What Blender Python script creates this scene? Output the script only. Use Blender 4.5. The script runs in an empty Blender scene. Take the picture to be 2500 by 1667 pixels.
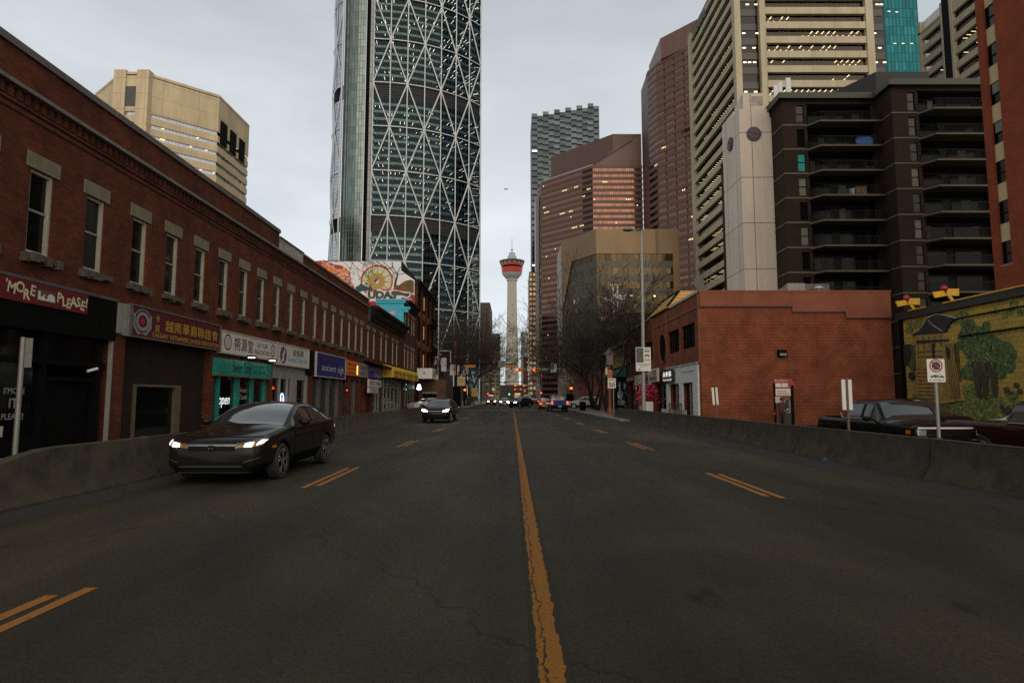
import bpy, bmesh, math, random
from mathutils import Vector, Matrix
random.seed(7)
S = bpy.context.scene
COL = S.collection
R = math.radians
PI = math.pi

# ---------------------------------------------------------------- camera
cd = bpy.data.cameras.new("camera")
cam = bpy.data.objects.new("camera", cd)
COL.objects.link(cam)
cd.sensor_width = 36.0
cd.lens = 21.6
cd.clip_start = 0.1
cd.clip_end = 6000
cam.location = (0, 0, 1.55)
cam.rotation_euler = (R(90 + 5.237), 0, 0)
S.camera = cam

# ---------------------------------------------------------------- sky, sun, exposure
S.view_settings.view_transform = 'Standard'
S.view_settings.look = 'None'
S.view_settings.exposure = 0.0
S.view_settings.gamma = 1.0
W = bpy.data.worlds.new("World")
S.world = W
W.use_nodes = True
wn, wl = W.node_tree.nodes, W.node_tree.links
wn.clear()
w_out = wn.new('ShaderNodeOutputWorld')
w_bg = wn.new('ShaderNodeBackground')
w_sky = wn.new('ShaderNodeTexSky')
w_sky.sky_type = 'NISHITA'
w_sky.sun_disc = False
w_sky.sun_elevation = R(28)
w_sky.sun_rotation = R(170)
w_sky.dust_density = 3.0
w_tc = wn.new('ShaderNodeTexCoord')
w_map = wn.new('ShaderNodeMapping')
w_map.inputs['Scale'].default_value = (1.0, 1.0, 2.6)
w_n = wn.new('ShaderNodeTexNoise')
w_n.inputs['Scale'].default_value = 2.3
w_n.inputs['Detail'].default_value = 7.0
w_n.inputs['Roughness'].default_value = 0.55
w_n.inputs['Distortion'].default_value = 0.4
w_cr = wn.new('ShaderNodeValToRGB')
w_cr.color_ramp.elements[0].position = 0.30
w_cr.color_ramp.elements[0].color = (7.1, 7.85, 8.25, 1)
w_cr.color_ramp.elements[1].position = 0.68
w_cr.color_ramp.elements[1].color = (9.6, 10.1, 10.5, 1)
w_mix = wn.new('ShaderNodeMixRGB')
w_mix.inputs[0].default_value = 0.94      # closed cloud deck, a little sky colour through it
wl.new(w_tc.outputs['Generated'], w_map.inputs[0])
wl.new(w_map.outputs[0], w_n.inputs['Vector'])
wl.new(w_n.outputs['Fac'], w_cr.inputs[0])
wl.new(w_sky.outputs[0], w_mix.inputs[1])
wl.new(w_cr.outputs[0], w_mix.inputs[2])
w_sep = wn.new('ShaderNodeSeparateXYZ')
wl.new(w_tc.outputs['Generated'], w_sep.inputs[0])
w_el = wn.new('ShaderNodeValToRGB')       # dusk overcast: the deck is brightest low down and dims towards the zenith
for p_, c_ in ((0.0, 1.12), (0.30, 1.08), (0.62, 1.0), (1.0, 0.34)):
    e_ = w_el.color_ramp.elements[0 if p_ == 0 else 1] if p_ in (0.0, 1.0) else w_el.color_ramp.elements.new(p_)
    e_.position = p_; e_.color = (c_, c_, c_, 1)
wl.new(w_sep.outputs['Z'], w_el.inputs[0])
w_mul = wn.new('ShaderNodeMixRGB'); w_mul.blend_type = 'MULTIPLY'; w_mul.inputs[0].default_value = 1.0
wl.new(w_mix.outputs[0], w_mul.inputs[1]); wl.new(w_el.outputs[0], w_mul.inputs[2])
wl.new(w_mul.outputs[0], w_bg.inputs['Color'])
w_bg.inputs['Strength'].default_value = 0.1
wl.new(w_bg.outputs[0], w_out.inputs['Surface'])
sd = bpy.data.lights.new("sun", 'SUN')
sd.energy = 1.5
sd.angle = R(65)
sd.color = (1.0, 0.81, 0.60)
sun = bpy.data.objects.new("sun", sd)
COL.objects.link(sun)
sun.rotation_euler = (R(62), 0, R(10))
S.cycles.use_denoising = False      # the photograph is grainy; keep the fine surface detail
S.cycles.max_bounces = 7
S.cycles.transparent_max_bounces = 12
S.cycles.sample_clamp_indirect = 4.0

# ---------------------------------------------------------------- mesh helper
class M:
    def __init__(s):
        s.v = []; s.f = []; s.m = []
    def add(s, vs, fs, mi=0):
        b = len(s.v)
        s.v += [tuple(p) for p in vs]
        s.f += [tuple(i + b for i in f) for f in fs]
        s.m += [mi] * len(fs)
        return s
    def poly(s, pts, mi=0):
        return s.add(pts, [tuple(range(len(pts)))], mi)
    def box(s, x0, x1, y0, y1, z0, z1, mi=0):
        if x0 > x1: x0, x1 = x1, x0
        if y0 > y1: y0, y1 = y1, y0
        v = [(x0,y0,z0),(x1,y0,z0),(x1,y1,z0),(x0,y1,z0),(x0,y0,z1),(x1,y0,z1),(x1,y1,z1),(x0,y1,z1)]
        return s.add(v, [(0,3,2,1),(4,5,6,7),(0,1,5,4),(1,2,6,5),(2,3,7,6),(3,0,4,7)], mi)
    def prism(s, pts, z0, z1, mi=0):
        n = len(pts)
        v = [(x, y, z0) for x, y in pts] + [(x, y, z1) for x, y in pts]
        f = [tuple(range(n - 1, -1, -1)), tuple(range(n, 2 * n))]
        f += [(i, (i + 1) % n, n + (i + 1) % n, n + i) for i in range(n)]
        return s.add(v, f, mi)
    def extr(s, pts, o, U, V, N, d0, d1, mi=0):
        """2-D outline pts in the (U,V) plane at o, thickness d0..d1 along N"""
        o, U, V, N = Vector(o), Vector(U), Vector(V), Vector(N)
        n = len(pts)
        v = [o + U * a + V * b + N * d0 for a, b in pts] + [o + U * a + V * b + N * d1 for a, b in pts]
        f = [tuple(range(n - 1, -1, -1)), tuple(range(n, 2 * n))]
        f += [(i, (i + 1) % n, n + (i + 1) % n, n + i) for i in range(n)]
        return s.add(v, f, mi)
    def strip(s, pts, z0, z1, mi=0, ledge=0.0):
        """open wall along plan points; ledge adds a top and a bottom going inwards (left of travel)"""
        for (a, b) in zip(pts[:-1], pts[1:]):
            s.add([(a[0],a[1],z0),(b[0],b[1],z0),(b[0],b[1],z1),(a[0],a[1],z1)], [(0,1,2,3)], mi)
            if ledge:
                d = Vector((b[0]-a[0], b[1]-a[1])); d.normalize()
                nx, ny = -d.y * ledge, d.x * ledge
                for z in (z0, z1):
                    s.add([(a[0],a[1],z),(b[0],b[1],z),(b[0]+nx,b[1]+ny,z),(a[0]+nx,a[1]+ny,z)], [(0,1,2,3)], mi)
        return s
    def tube(s, p0, p1, r0, r1=None, n=8, cap=True, mi=0):
        r1 = r0 if r1 is None else r1
        p0, p1 = Vector(p0), Vector(p1)
        d = (p1 - p0)
        if d.length < 1e-6: return s
        d.normalize()
        a = d.orthogonal().normalized(); b = d.cross(a)
        v = []
        for p, r in ((p0, r0), (p1, r1)):
            for i in range(n):
                t = 2 * PI * i / n
                v.append(p + a * (math.cos(t) * r) + b * (math.sin(t) * r))
        f = [(i, (i + 1) % n, n + (i + 1) % n, n + i) for i in range(n)]
        if cap: f += [tuple(range(n - 1, -1, -1)), tuple(range(n, 2 * n))]
        return s.add(v, f, mi)
    def path(s, pts, r, n=8, mi=0):
        for a, b in zip(pts[:-1], pts[1:]):
            s.tube(a, b, r, r, n, True, mi)
        return s
    def bar(s, p0, p1, w, h, up=(0, 0, 1), mi=0):
        p0, p1 = Vector(p0), Vector(p1)
        d = (p1 - p0).normalized(); sd_ = d.cross(Vector(up))
        if sd_.length < 1e-4: sd_ = d.orthogonal()
        sd_.normalize(); u = sd_.cross(d)
        v = []
        for p in (p0, p1):
            for (i, j) in ((-1,-1),(1,-1),(1,1),(-1,1)):
                v.append(p + sd_ * (i * w / 2) + u * (j * h / 2))
        return s.add(v, [(3,2,1,0),(4,5,6,7),(0,1,5,4),(1,2,6,5),(2,3,7,6),(3,0,4,7)], mi)
    def lathe(s, prof, c=(0, 0, 0), n=24, axis='z', mi=0):
        v = []
        for r, h in prof:
            for i in range(n):
                t = 2 * PI * i / n
                a, b = r * math.cos(t), r * math.sin(t)
                if axis == 'z': p = (c[0] + a, c[1] + b, c[2] + h)
                elif axis == 'x': p = (c[0] + h, c[1] + a, c[2] + b)
                else: p = (c[0] + a, c[1] + h, c[2] + b)
                v.append(p)
        k = len(prof)
        f = [(j*n + i, j*n + (i+1) % n, (j+1)*n + (i+1) % n, (j+1)*n + i) for j in range(k-1) for i in range(n)]
        f.append(tuple(range(n - 1, -1, -1))); f.append(tuple(range((k-1)*n, k*n)))
        return s.add(v, f, mi)
    def sphere(s, c, r, n=12, sc=(1, 1, 1), mi=0):
        k = max(4, n // 2)
        v = [(c[0], c[1], c[2] - r * sc[2])]
        for j in range(1, k):
            ph = -PI / 2 + PI * j / k
            for i in range(n):
                t = 2 * PI * i / n
                v.append((c[0] + r*sc[0]*math.cos(ph)*math.cos(t), c[1] + r*sc[1]*math.cos(ph)*math.sin(t), c[2] + r*sc[2]*math.sin(ph)))
        v.append((c[0], c[1], c[2] + r * sc[2]))
        f = [(0, 1 + (i + 1) % n, 1 + i) for i in range(n)]
        for j in range(k - 2):
            f += [(1 + j*n + i, 1 + j*n + (i+1) % n, 1 + (j+1)*n + (i+1) % n, 1 + (j+1)*n + i) for i in range(n)]
        L = len(v) - 1; b = 1 + (k - 2) * n
        f += [(L, b + i, b + (i + 1) % n) for i in range(n)]
        return s.add(v, f, mi)
    def map(s, fn):
        s.v = [tuple(fn(Vector(p))) for p in s.v]; return s
    def place(s, o, U, V, N=None):
        o, U, V = Vector(o), Vector(U), Vector(V)
        N = Vector(N) if N else U.cross(V)
        return s.map(lambda p: o + U * p.x + V * p.y + N * p.z)
    def cat(s, o):
        return s.add(o.v, o.f)
    def mesh(s, name, off=(0, 0, 0)):
        me = bpy.data.meshes.new(name)
        me.from_pydata([(p[0]-off[0], p[1]-off[1], p[2]-off[2]) for p in s.v], [], s.f)
        if any(s.m): me.polygons.foreach_set('material_index', s.m)
        me.update()
        return me
    def build(s, name, mat, parent=None, smooth=0, bevel=0.0, kind=None, label=None):
        off = parent_off(parent)
        me = s.mesh(name, off)
        for m_ in (mat if isinstance(mat, (list, tuple)) else [mat]): me.materials.append(m_)
        if bevel:
            bm = bmesh.new(); bm.from_mesh(me)
            bmesh.ops.remove_doubles(bm, verts=bm.verts, dist=1e-5)
            bmesh.ops.bevel(bm, geom=[e for e in bm.edges if e.is_manifold and e.calc_face_angle(0) > 0.5], offset=bevel, segments=2, affect='EDGES', profile=0.6)
            bm.to_mesh(me); bm.free()
        if smooth:
            me.polygons.foreach_set('use_smooth', [True] * len(me.polygons))
            me.set_sharp_from_angle(angle=R(smooth))
        o = bpy.data.objects.new(name, me)
        COL.objects.link(o)
        if parent: o.parent = parent
        if kind: o['kind'] = kind
        if label: o['label'] = label
        return o

def build_each(m, name, mt, parent, smooth=0):
    """every separate piece of m becomes a part of its own"""
    par = list(range(len(m.v)))
    def fi(a):
        while par[a] != a: par[a] = par[par[a]]; a = par[a]
        return a
    for f in m.f:
        for q in f[1:]: par[fi(q)] = fi(f[0])
    grp = {}
    for f in m.f: grp.setdefault(fi(f[0]), []).append(f)
    out = []
    for fs in grp.values():
        used = {}; k = M()
        for f in fs: k.f.append(tuple(used.setdefault(i, len(used)) for i in f)); k.m.append(0)
        k.v = [None] * len(used)
        for i, j in used.items(): k.v[j] = m.v[i]
        out.append(k.build(name, mt, parent, smooth=smooth))
    return out

def parent_off(p):
    x = Vector((0, 0, 0))
    while p is not None:
        x += p.location; p = p.parent
    return x

def thing(name, label, cat, loc=(0, 0, 0), group=None):
    o = bpy.data.objects.new(name, None)
    o.empty_display_size = 0.3
    COL.objects.link(o)
    o.location = loc
    o['label'] = label; o['category'] = cat
    if group: o['group'] = group
    return o

def tag(o, label, cat, group=None):
    o['label'] = label; o['category'] = cat
    if group: o['group'] = group
    return o

def structure(o):
    o['kind'] = 'structure'; return o

def dup(root, loc, rz=None, label=None, group=None, sc=None):
    r = root.copy(); COL.objects.link(r); r.location = loc
    if rz is not None: r.rotation_euler = (0, 0, rz)
    if sc is not None: r.scale = sc if isinstance(sc, tuple) else (sc, sc, sc)
    if label: r['label'] = label
    if group: r['group'] = group
    for ch in list(root.children):
        c = ch.copy(); COL.objects.link(c); c.parent = r
        for g in list(ch.children):
            d = g.copy(); COL.objects.link(d); d.parent = c
    return r

# ---------------------------------------------------------------- lettering (built-in font turned into meshes)
def text(body, w=None, h=None, bold=0.0, shear=0.0, depth=0.01, spacing=1.0, res=3, line=1.0):
    cu = bpy.data.curves.new("lettering", 'FONT')
    cu.body = body; cu.align_x = 'CENTER'
    cu.offset = bold; cu.shear = shear; cu.space_character = spacing; cu.space_line = line
    cu.resolution_u = res
    o = bpy.data.objects.new("lettering", cu)
    COL.objects.link(o)
    dg = bpy.context.evaluated_depsgraph_get()
    me = bpy.data.meshes.new_from_object(o.evaluated_get(dg))
    m = M()
    vs = [v.co.copy() for v in me.vertices]
    m.add(vs, [tuple(p.vertices) for p in me.polygons])
    bpy.data.objects.remove(o); bpy.data.curves.remove(cu); bpy.data.meshes.remove(me)
    if not m.v: return m
    x0 = min(p[0] for p in m.v); x1 = max(p[0] for p in m.v)
    y0 = min(p[1] for p in m.v); y1 = max(p[1] for p in m.v)
    sx = sy = None
    if w: sx = w / (x1 - x0)
    if h: sy = h / (y1 - y0)
    sx = sx or sy; sy = sy or sx
    cx, cy = (x0 + x1) / 2, (y0 + y1) / 2
    m.v = [((p[0] - cx) * sx, (p[1] - cy) * sy, depth) for p in m.v]
    return m

def on_left(y, z, x=-12.0):   # sign frame on a wall that faces +X: reads towards +Y
    return dict(o=(x, y, z), U=(0, 1, 0), V=(0, 0, 1))
def on_right(y, z, x=12.3):
    return dict(o=(x, y, z), U=(0, -1, 0), V=(0, 0, 1))
def on_front(x, z, y):
    return dict(o=(x, y, z), U=(1, 0, 0), V=(0, 0, 1))

# ---------------------------------------------------------------- materials
def nodes(name):
    m = bpy.data.materials.new(name); m.use_nodes = True
    n, l = m.node_tree.nodes, m.node_tree.links
    return m, n, l, n['Principled BSDF']

def c4(c): return (c[0], c[1], c[2], 1)

def mat(name, col, rough=0.7, metal=0.0, var=0.25, scale=3.0, bump=0.0, bscale=40.0, spec=0.5, coat=0.0, streak=False):
    """base colour broken up by two octaves of noise; optional bump"""
    m, n, l, b = nodes(name)
    b.inputs['Roughness'].default_value = rough
    b.inputs['Metallic'].default_value = metal
    b.inputs['Specular IOR Level'].default_value = spec
    b.inputs['Coat Weight'].default_value = coat
    b.inputs['Base Color'].default_value = c4(col)
    if var or bump:
        tc = n.new('ShaderNodeTexCoord')
        src = tc.outputs['Object']
        if streak:
            mp = n.new('ShaderNodeMapping'); mp.inputs['Scale'].default_value = (1, 1, 0.12)
            l.new(src, mp.inputs[0]); src = mp.outputs[0]
    if var:
        t = n.new('ShaderNodeTexNoise'); t.inputs['Scale'].default_value = scale
        t.inputs['Detail'].default_value = 6; t.inputs['Roughness'].default_value = 0.65
        l.new(src, t.inputs['Vector'])
        r = n.new('ShaderNodeValToRGB')
        r.color_ramp.elements[0].position = 0.3; r.color_ramp.elements[1].position = 0.72
        r.color_ramp.elements[0].color = c4([x * (1 - var) for x in col])
        r.color_ramp.elements[1].color = c4([min(1, x * (1 + var)) for x in col])
        l.new(t.outputs['Fac'], r.inputs[0]); l.new(r.outputs[0], b.inputs['Base Color'])
    if bump:
        t2 = n.new('ShaderNodeTexNoise'); t2.inputs['Scale'].default_value = bscale; t2.inputs['Detail'].default_value = 4
        l.new(tc.outputs['Object'], t2.inputs['Vector'])
        bp = n.new('ShaderNodeBump'); bp.inputs['Strength'].default_value = bump; bp.inputs['Distance'].default_value = 0.02
        l.new(t2.outputs['Fac'], bp.inputs['Height']); l.new(bp.outputs[0], b.inputs['Normal'])
    return m

def wall_uv(n, l, scale=1.0):
    """vector (x+y, z, 0) in object metres: follows any axis-aligned wall"""
    tc = n.new('ShaderNodeTexCoord')
    sx = n.new('ShaderNodeSeparateXYZ'); l.new(tc.outputs['Object'], sx.inputs[0])
    ad = n.new('ShaderNodeMath'); ad.operation = 'ADD'
    l.new(sx.outputs['X'], ad.inputs[0]); l.new(sx.outputs['Y'], ad.inputs[1])
    cb = n.new('ShaderNodeCombineXYZ')
    l.new(ad.outputs[0], cb.inputs['X']); l.new(sx.outputs['Z'], cb.inputs['Y'])
    return tc, cb.outputs[0]

def brick(name, c1, c2, mortar, bw=0.22, bh=0.075, mw=0.010, rough=0.9, bump=0.5, dirt=0.35, dscale=0.6):
    m, n, l, b = nodes(name)
    tc, uv = wall_uv(n, l)
    t = n.new('ShaderNodeTexBrick')
    t.inputs['Color1'].default_value = c4(c1); t.inputs['Color2'].default_value = c4(c2); t.inputs['Mortar'].default_value = c4(mortar)
    t.inputs['Scale'].default_value = 1.0; t.inputs['Brick Width'].default_value = bw; t.inputs['Row Height'].default_value = bh
    t.inputs['Mortar Size'].default_value = mw; t.inputs['Mortar Smooth'].default_value = 0.2; t.inputs['Bias'].default_value = -0.1
    l.new(uv, t.inputs['Vector'])
    no = n.new('ShaderNodeTexNoise'); no.inputs['Scale'].default_value = dscale; no.inputs['Detail'].default_value = 8; no.inputs['Roughness'].default_value = 0.7
    l.new(tc.outputs['Object'], no.inputs['Vector'])
    r = n.new('ShaderNodeValToRGB')
    r.color_ramp.elements[0].position = 0.32; r.color_ramp.elements[0].color = (1 - dirt,) * 3 + (1,)
    r.color_ramp.elements[1].position = 0.66; r.color_ramp.elements[1].color = (1 + dirt * 0.5,) * 3 + (1,)
    l.new(no.outputs['Fac'], r.inputs[0])
    mx = n.new('ShaderNodeMixRGB'); mx.blend_type = 'MULTIPLY'; mx.inputs[0].default_value = 1
    l.new(t.outputs['Color'], mx.inputs[1]); l.new(r.outputs[0], mx.inputs[2]); l.new(mx.outputs[0], b.inputs['Base Color'])
    b.inputs['Roughness'].default_value = rough
    b.inputs['Specular IOR Level'].default_value = 0.25
    bp = n.new('ShaderNodeBump'); bp.inputs['Strength'].default_value = bump; bp.inputs['Distance'].default_value = 0.012
    bp.invert = True
    l.new(t.outputs['Fac'], bp.inputs['Height']); l.new(bp.outputs[0], b.inputs['Normal'])
    return m

def panel(name, col, line, pw, ph, lw=0.04, rough=0.6, metal=0.0, var=0.12, spec=0.5, off=0.0):
    """cladding in panels with joints"""
    m, n, l, b = nodes(name)
    tc, uv = wall_uv(n, l)
    t = n.new('ShaderNodeTexBrick'); t.offset = off
    t.inputs['Color1'].default_value = c4([x * (1 - var) for x in col]); t.inputs['Color2'].default_value = c4([x * (1 + var) for x in col])
    t.inputs['Mortar'].default_value = c4(line)
    t.inputs['Scale'].default_value = 1; t.inputs['Brick Width'].default_value = pw; t.inputs['Row Height'].default_value = ph
    t.inputs['Mortar Size'].default_value = lw; t.inputs['Mortar Smooth'].default_value = 0.1
    l.new(uv, t.inputs['Vector'])
    no = n.new('ShaderNodeTexNoise'); no.inputs['Scale'].default_value = 0.25; no.inputs['Detail'].default_value = 8; no.inputs['Roughness'].default_value = 0.7
    mp = n.new('ShaderNodeMapping'); mp.inputs['Scale'].default_value = (1, 1, 0.25)
    l.new(tc.outputs['Object'], mp.inputs[0]); l.new(mp.outputs[0], no.inputs['Vector'])
    r = n.new('ShaderNodeValToRGB')
    r.color_ramp.elements[0].position = 0.3; r.color_ramp.elements[0].color = (0.78, 0.76, 0.74, 1)
    r.color_ramp.elements[1].position = 0.65; r.color_ramp.elements[1].color = (1.05, 1.05, 1.05, 1)
    l.new(no.outputs['Fac'], r.inputs[0])
    mx = n.new('ShaderNodeMixRGB'); mx.blend_type = 'MULTIPLY'; mx.inputs[0].default_value = 1
    l.new(t.outputs['Color'], mx.inputs[1]); l.new(r.outputs[0], mx.inputs[2]); l.new(mx.outputs[0], b.inputs['Base Color'])
    b.inputs['Roughness'].default_value = rough; b.inputs['Metallic'].default_value = metal
    b.inputs['Specular IOR Level'].default_value = spec
    return m

def glow(name, col, strength, quiet=False):
    m, n, l, b = nodes(name)
    b.inputs['Base Color'].default_value = c4([x * 0.5 for x in col])
    b.inputs['Emission Color'].default_value = c4(col)
    b.inputs['Emission Strength'].default_value = strength
    if quiet: m.cycles.emission_sampling = 'NONE'
    return m

def see_glass(name, refl=(0.6, 0.75, 0.75), through=(0.35, 0.42, 0.42), base=0.16, rough=0.02, wav=0.0):
    """curtain-wall glass: mirror part growing at grazing angles, the rest lets you look in"""
    m, n, l, b = nodes(name)
    n.remove(b)
    out = [x for x in n if x.type == 'OUTPUT_MATERIAL'][0]
    tr = n.new('ShaderNodeBsdfTransparent'); tr.inputs[0].default_value = c4(through)
    gl = n.new('ShaderNodeBsdfGlossy'); gl.inputs[0].default_value = c4(refl); gl.inputs['Roughness'].default_value = rough
    lw = n.new('ShaderNodeLayerWeight'); lw.inputs[0].default_value = 0.35
    mr = n.new('ShaderNodeMapRange'); mr.inputs['To Min'].default_value = base; mr.inputs['To Max'].default_value = 0.95
    l.new(lw.outputs['Fresnel'], mr.inputs['Value'])
    mx = n.new('ShaderNodeMixShader')
    l.new(mr.outputs[0], mx.inputs[0]); l.new(tr.outputs[0], mx.inputs[1]); l.new(gl.outputs[0], mx.inputs[2])
    l.new(mx.outputs[0], out.inputs['Surface'])
    if wav:
        tc = n.new('ShaderNodeTexCoord'); t = n.new('ShaderNodeTexNoise'); t.inputs['Scale'].default_value = 0.25
        l.new(tc.outputs['Object'], t.inputs['Vector'])
        bp = n.new('ShaderNodeBump'); bp.inputs['Strength'].default_value = wav; bp.inputs['Distance'].default_value = 0.2
        l.new(t.outputs['Fac'], bp.inputs['Height']); l.new(bp.outputs[0], gl.inputs['Normal'])
    return m

def coated(name, col, rough=0.08, cell=None, var=0.3, wav=0.08):
    """opaque mirror-coated glazing whose panes differ a little from one another"""
    m, n, l, b = nodes(name)
    b.inputs['Metallic'].default_value = 1.0; b.inputs['Roughness'].default_value = rough
    b.inputs['Base Color'].default_value = c4(col)
    tc, uv = wall_uv(n, l)
    if cell:
        t = n.new('ShaderNodeTexBrick'); t.offset = 0
        t.inputs['Color1'].default_value = c4([x * (1 - var) for x in col]); t.inputs['Color2'].default_value = c4([x * (1 + var) for x in col])
        t.inputs['Mortar'].default_value = c4([x * 0.25 for x in col])
        t.inputs['Scale'].default_value = 1; t.inputs['Brick Width'].default_value = cell[0]; t.inputs['Row Height'].default_value = cell[1]
        t.inputs['Mortar Size'].default_value = cell[2]
        l.new(uv, t.inputs['Vector']); l.new(t.outputs['Color'], b.inputs['Base Color'])
    if wav:
        t2 = n.new('ShaderNodeTexNoise'); t2.inputs['Scale'].default_value = 0.35
        l.new(tc.outputs['Object'], t2.inputs['Vector'])
        bp = n.new('ShaderNodeBump'); bp.inputs['Strength'].default_value = wav; bp.inputs['Distance'].default_value = 0.3
        l.new(t2.outputs['Fac'], bp.inputs['Height']); l.new(bp.outputs[0], b.inputs['Normal'])
    return m

def asphalt(name, col, fine=1.0):
    m, n, l, b = nodes(name)
    tc = n.new('ShaderNodeTexCoord')
    def noise(sc, det, rough, scale=(1, 1, 1), dist=0.0):
        mp = n.new('ShaderNodeMapping'); mp.inputs['Scale'].default_value = scale
        l.new(tc.outputs['Object'], mp.inputs[0])
        t = n.new('ShaderNodeTexNoise'); t.inputs['Scale'].default_value = sc; t.inputs['Detail'].default_value = det; t.inputs['Roughness'].default_value = rough
        t.inputs['Distortion'].default_value = dist
        l.new(mp.outputs[0], t.inputs['Vector']); return t.outputs['Fac']
    def ramp(f, p0, a, p1, c):
        r = n.new('ShaderNodeValToRGB'); r.color_ramp.elements[0].position = p0; r.color_ramp.elements[1].position = p1
        r.color_ramp.elements[0].color = a if len(a) == 4 else c4(a); r.color_ramp.elements[1].color = c if len(c) == 4 else c4(c)
        l.new(f, r.inputs[0]); return r.outputs[0]
    def mul(a, bb):
        x = n.new('ShaderNodeMixRGB'); x.blend_type = 'MULTIPLY'; x.inputs[0].default_value = 1
        l.new(a, x.inputs[1]); l.new(bb, x.inputs[2]); return x.outputs[0]
    grain = mul(ramp(noise(85, 3, 0.75), 0.34, [x * 0.5 for x in col], 0.68, [x * 1.55 for x in col]), ramp(noise(24, 4, 0.8), 0.3, (0.55, 0.55, 0.54), 0.7, (1.45, 1.43, 1.4)))
    chips = ramp(noise(210, 2, 0.6), 0.66, (1, 1, 1), 0.74, (2.6, 2.5, 2.3))
    lanes = ramp(noise(0.55, 5, 0.6, (1, 0.05, 1)), 0.3, (0.50, 0.50, 0.50), 0.7, (1.42, 1.38, 1.28))   # tyre-worn bands along the street
    patch = ramp(noise(0.22, 7, 0.62, (1, 0.6, 1), 0.8), 0.34, (0.52, 0.52, 0.53), 0.66, (1.34, 1.31, 1.24))
    oil = ramp(noise(1.6, 4, 0.5, (1, 0.45, 1)), 0.27, (0.35, 0.35, 0.36), 0.34, (1, 1, 1))
    vo = n.new('ShaderNodeTexVoronoi'); vo.feature = 'DISTANCE_TO_EDGE'; vo.inputs['Scale'].default_value = 0.17
    mp = n.new('ShaderNodeMapping'); l.new(tc.outputs['Object'], mp.inputs[0])
    nd = n.new('ShaderNodeTexNoise'); nd.inputs['Scale'].default_value = 1.7; nd.inputs['Detail'].default_value = 8
    l.new(tc.outputs['Object'], nd.inputs['Vector'])
    va = n.new('ShaderNodeVectorMath'); va.operation = 'ADD'
    l.new(mp.outputs[0], va.inputs[0]); l.new(nd.outputs['Color'], va.inputs[1]); l.new(va.outputs[0], vo.inputs['Vector'])
    v2 = n.new('ShaderNodeTexVoronoi'); v2.inputs['Scale'].default_value = 1.0; v2.inputs['Randomness'].default_value = 1.0
    m2 = n.new('ShaderNodeMapping'); m2.inputs['Scale'].default_value = (2.1, 0.85, 1)
    l.new(tc.outputs['Object'], m2.inputs[0]); l.new(m2.outputs[0], v2.inputs['Vector'])
    d2 = n.new('ShaderNodeMath'); d2.operation = 'ADD'          # only some cells hold a drip spot
    s2 = n.new('ShaderNodeSeparateColor'); l.new(v2.outputs['Color'], s2.inputs[0])
    st = n.new('ShaderNodeMath'); st.operation = 'LESS_THAN'; st.inputs[1].default_value = 0.86; l.new(s2.outputs[0], st.inputs[0])
    l.new(v2.outputs['Distance'], d2.inputs[0]); l.new(st.outputs[0], d2.inputs[1])
    spots = ramp(d2.outputs[0], 0.07, (0.28, 0.27, 0.26), 0.13, (1, 1, 1))
    crack = ramp(vo.outputs['Distance'], 0.0008, (0.35, 0.35, 0.35), 0.0025, (1, 1, 1))
    x = mul(mul(mul(mul(mul(mul(grain, chips), lanes), patch), oil), crack), spots)
    l.new(x, b.inputs['Base Color'])
    b.inputs['Roughness'].default_value = 0.72
    b.inputs['Specular IOR Level'].default_value = 0.22
    bp = n.new('ShaderNodeBump'); bp.inputs['Strength'].default_value = 0.5; bp.inputs['Distance'].default_value = 0.008
    l.new(noise(110, 3, 0.7), bp.inputs['Height']); l.new(bp.outputs[0], b.inputs['Normal'])
    return m

def worn_paint(name, col, under):
    """road paint with crumbling edges and cracks through which the asphalt shows"""
    m, n, l, b = nodes(name)
    tc = n.new('ShaderNodeTexCoord')
    t = n.new('ShaderNodeTexNoise'); t.inputs['Scale'].default_value = 9; t.inputs['Detail'].default_value = 8; t.inputs['Roughness'].default_value = 0.7
    l.new(tc.outputs['Object'], t.inputs['Vector'])
    r = n.new('ShaderNodeValToRGB'); r.color_ramp.elements[0].position = 0.33; r.color_ramp.elements[1].position = 0.40
    r.color_ramp.elements[0].color = c4(under); r.color_ramp.elements[1].color = (1, 1, 1, 1)
    l.new(t.outputs['Fac'], r.inputs[0])
    g = n.new('ShaderNodeTexNoise'); g.inputs['Scale'].default_value = 120; g.inputs['Detail'].default_value = 3
    l.new(tc.outputs['Object'], g.inputs['Vector'])
    r2 = n.new('ShaderNodeValToRGB'); r2.color_ramp.elements[0].position = 0.3; r2.color_ramp.elements[1].position = 0.6
    r2.color_ramp.elements[0].color = c4([x * 0.6 for x in col]); r2.color_ramp.elements[1].color = c4(col)
    l.new(g.outputs['Fac'], r2.inputs[0])
    mx = n.new('ShaderNodeMixRGB'); mx.blend_type = 'MIX'
    gt = n.new('ShaderNodeMath'); gt.operation = 'GREATER_THAN'; gt.inputs[1].default_value = 0.36
    l.new(t.outputs['Fac'], gt.inputs[0]); l.new(gt.outputs[0], mx.inputs[0])
    mx.inputs[1].default_value = c4(under); l.new(r2.outputs[0], mx.inputs[2])
    l.new(mx.outputs[0], b.inputs['Base Color']); b.inputs['Roughness'].default_value = 0.75
    return m

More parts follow.
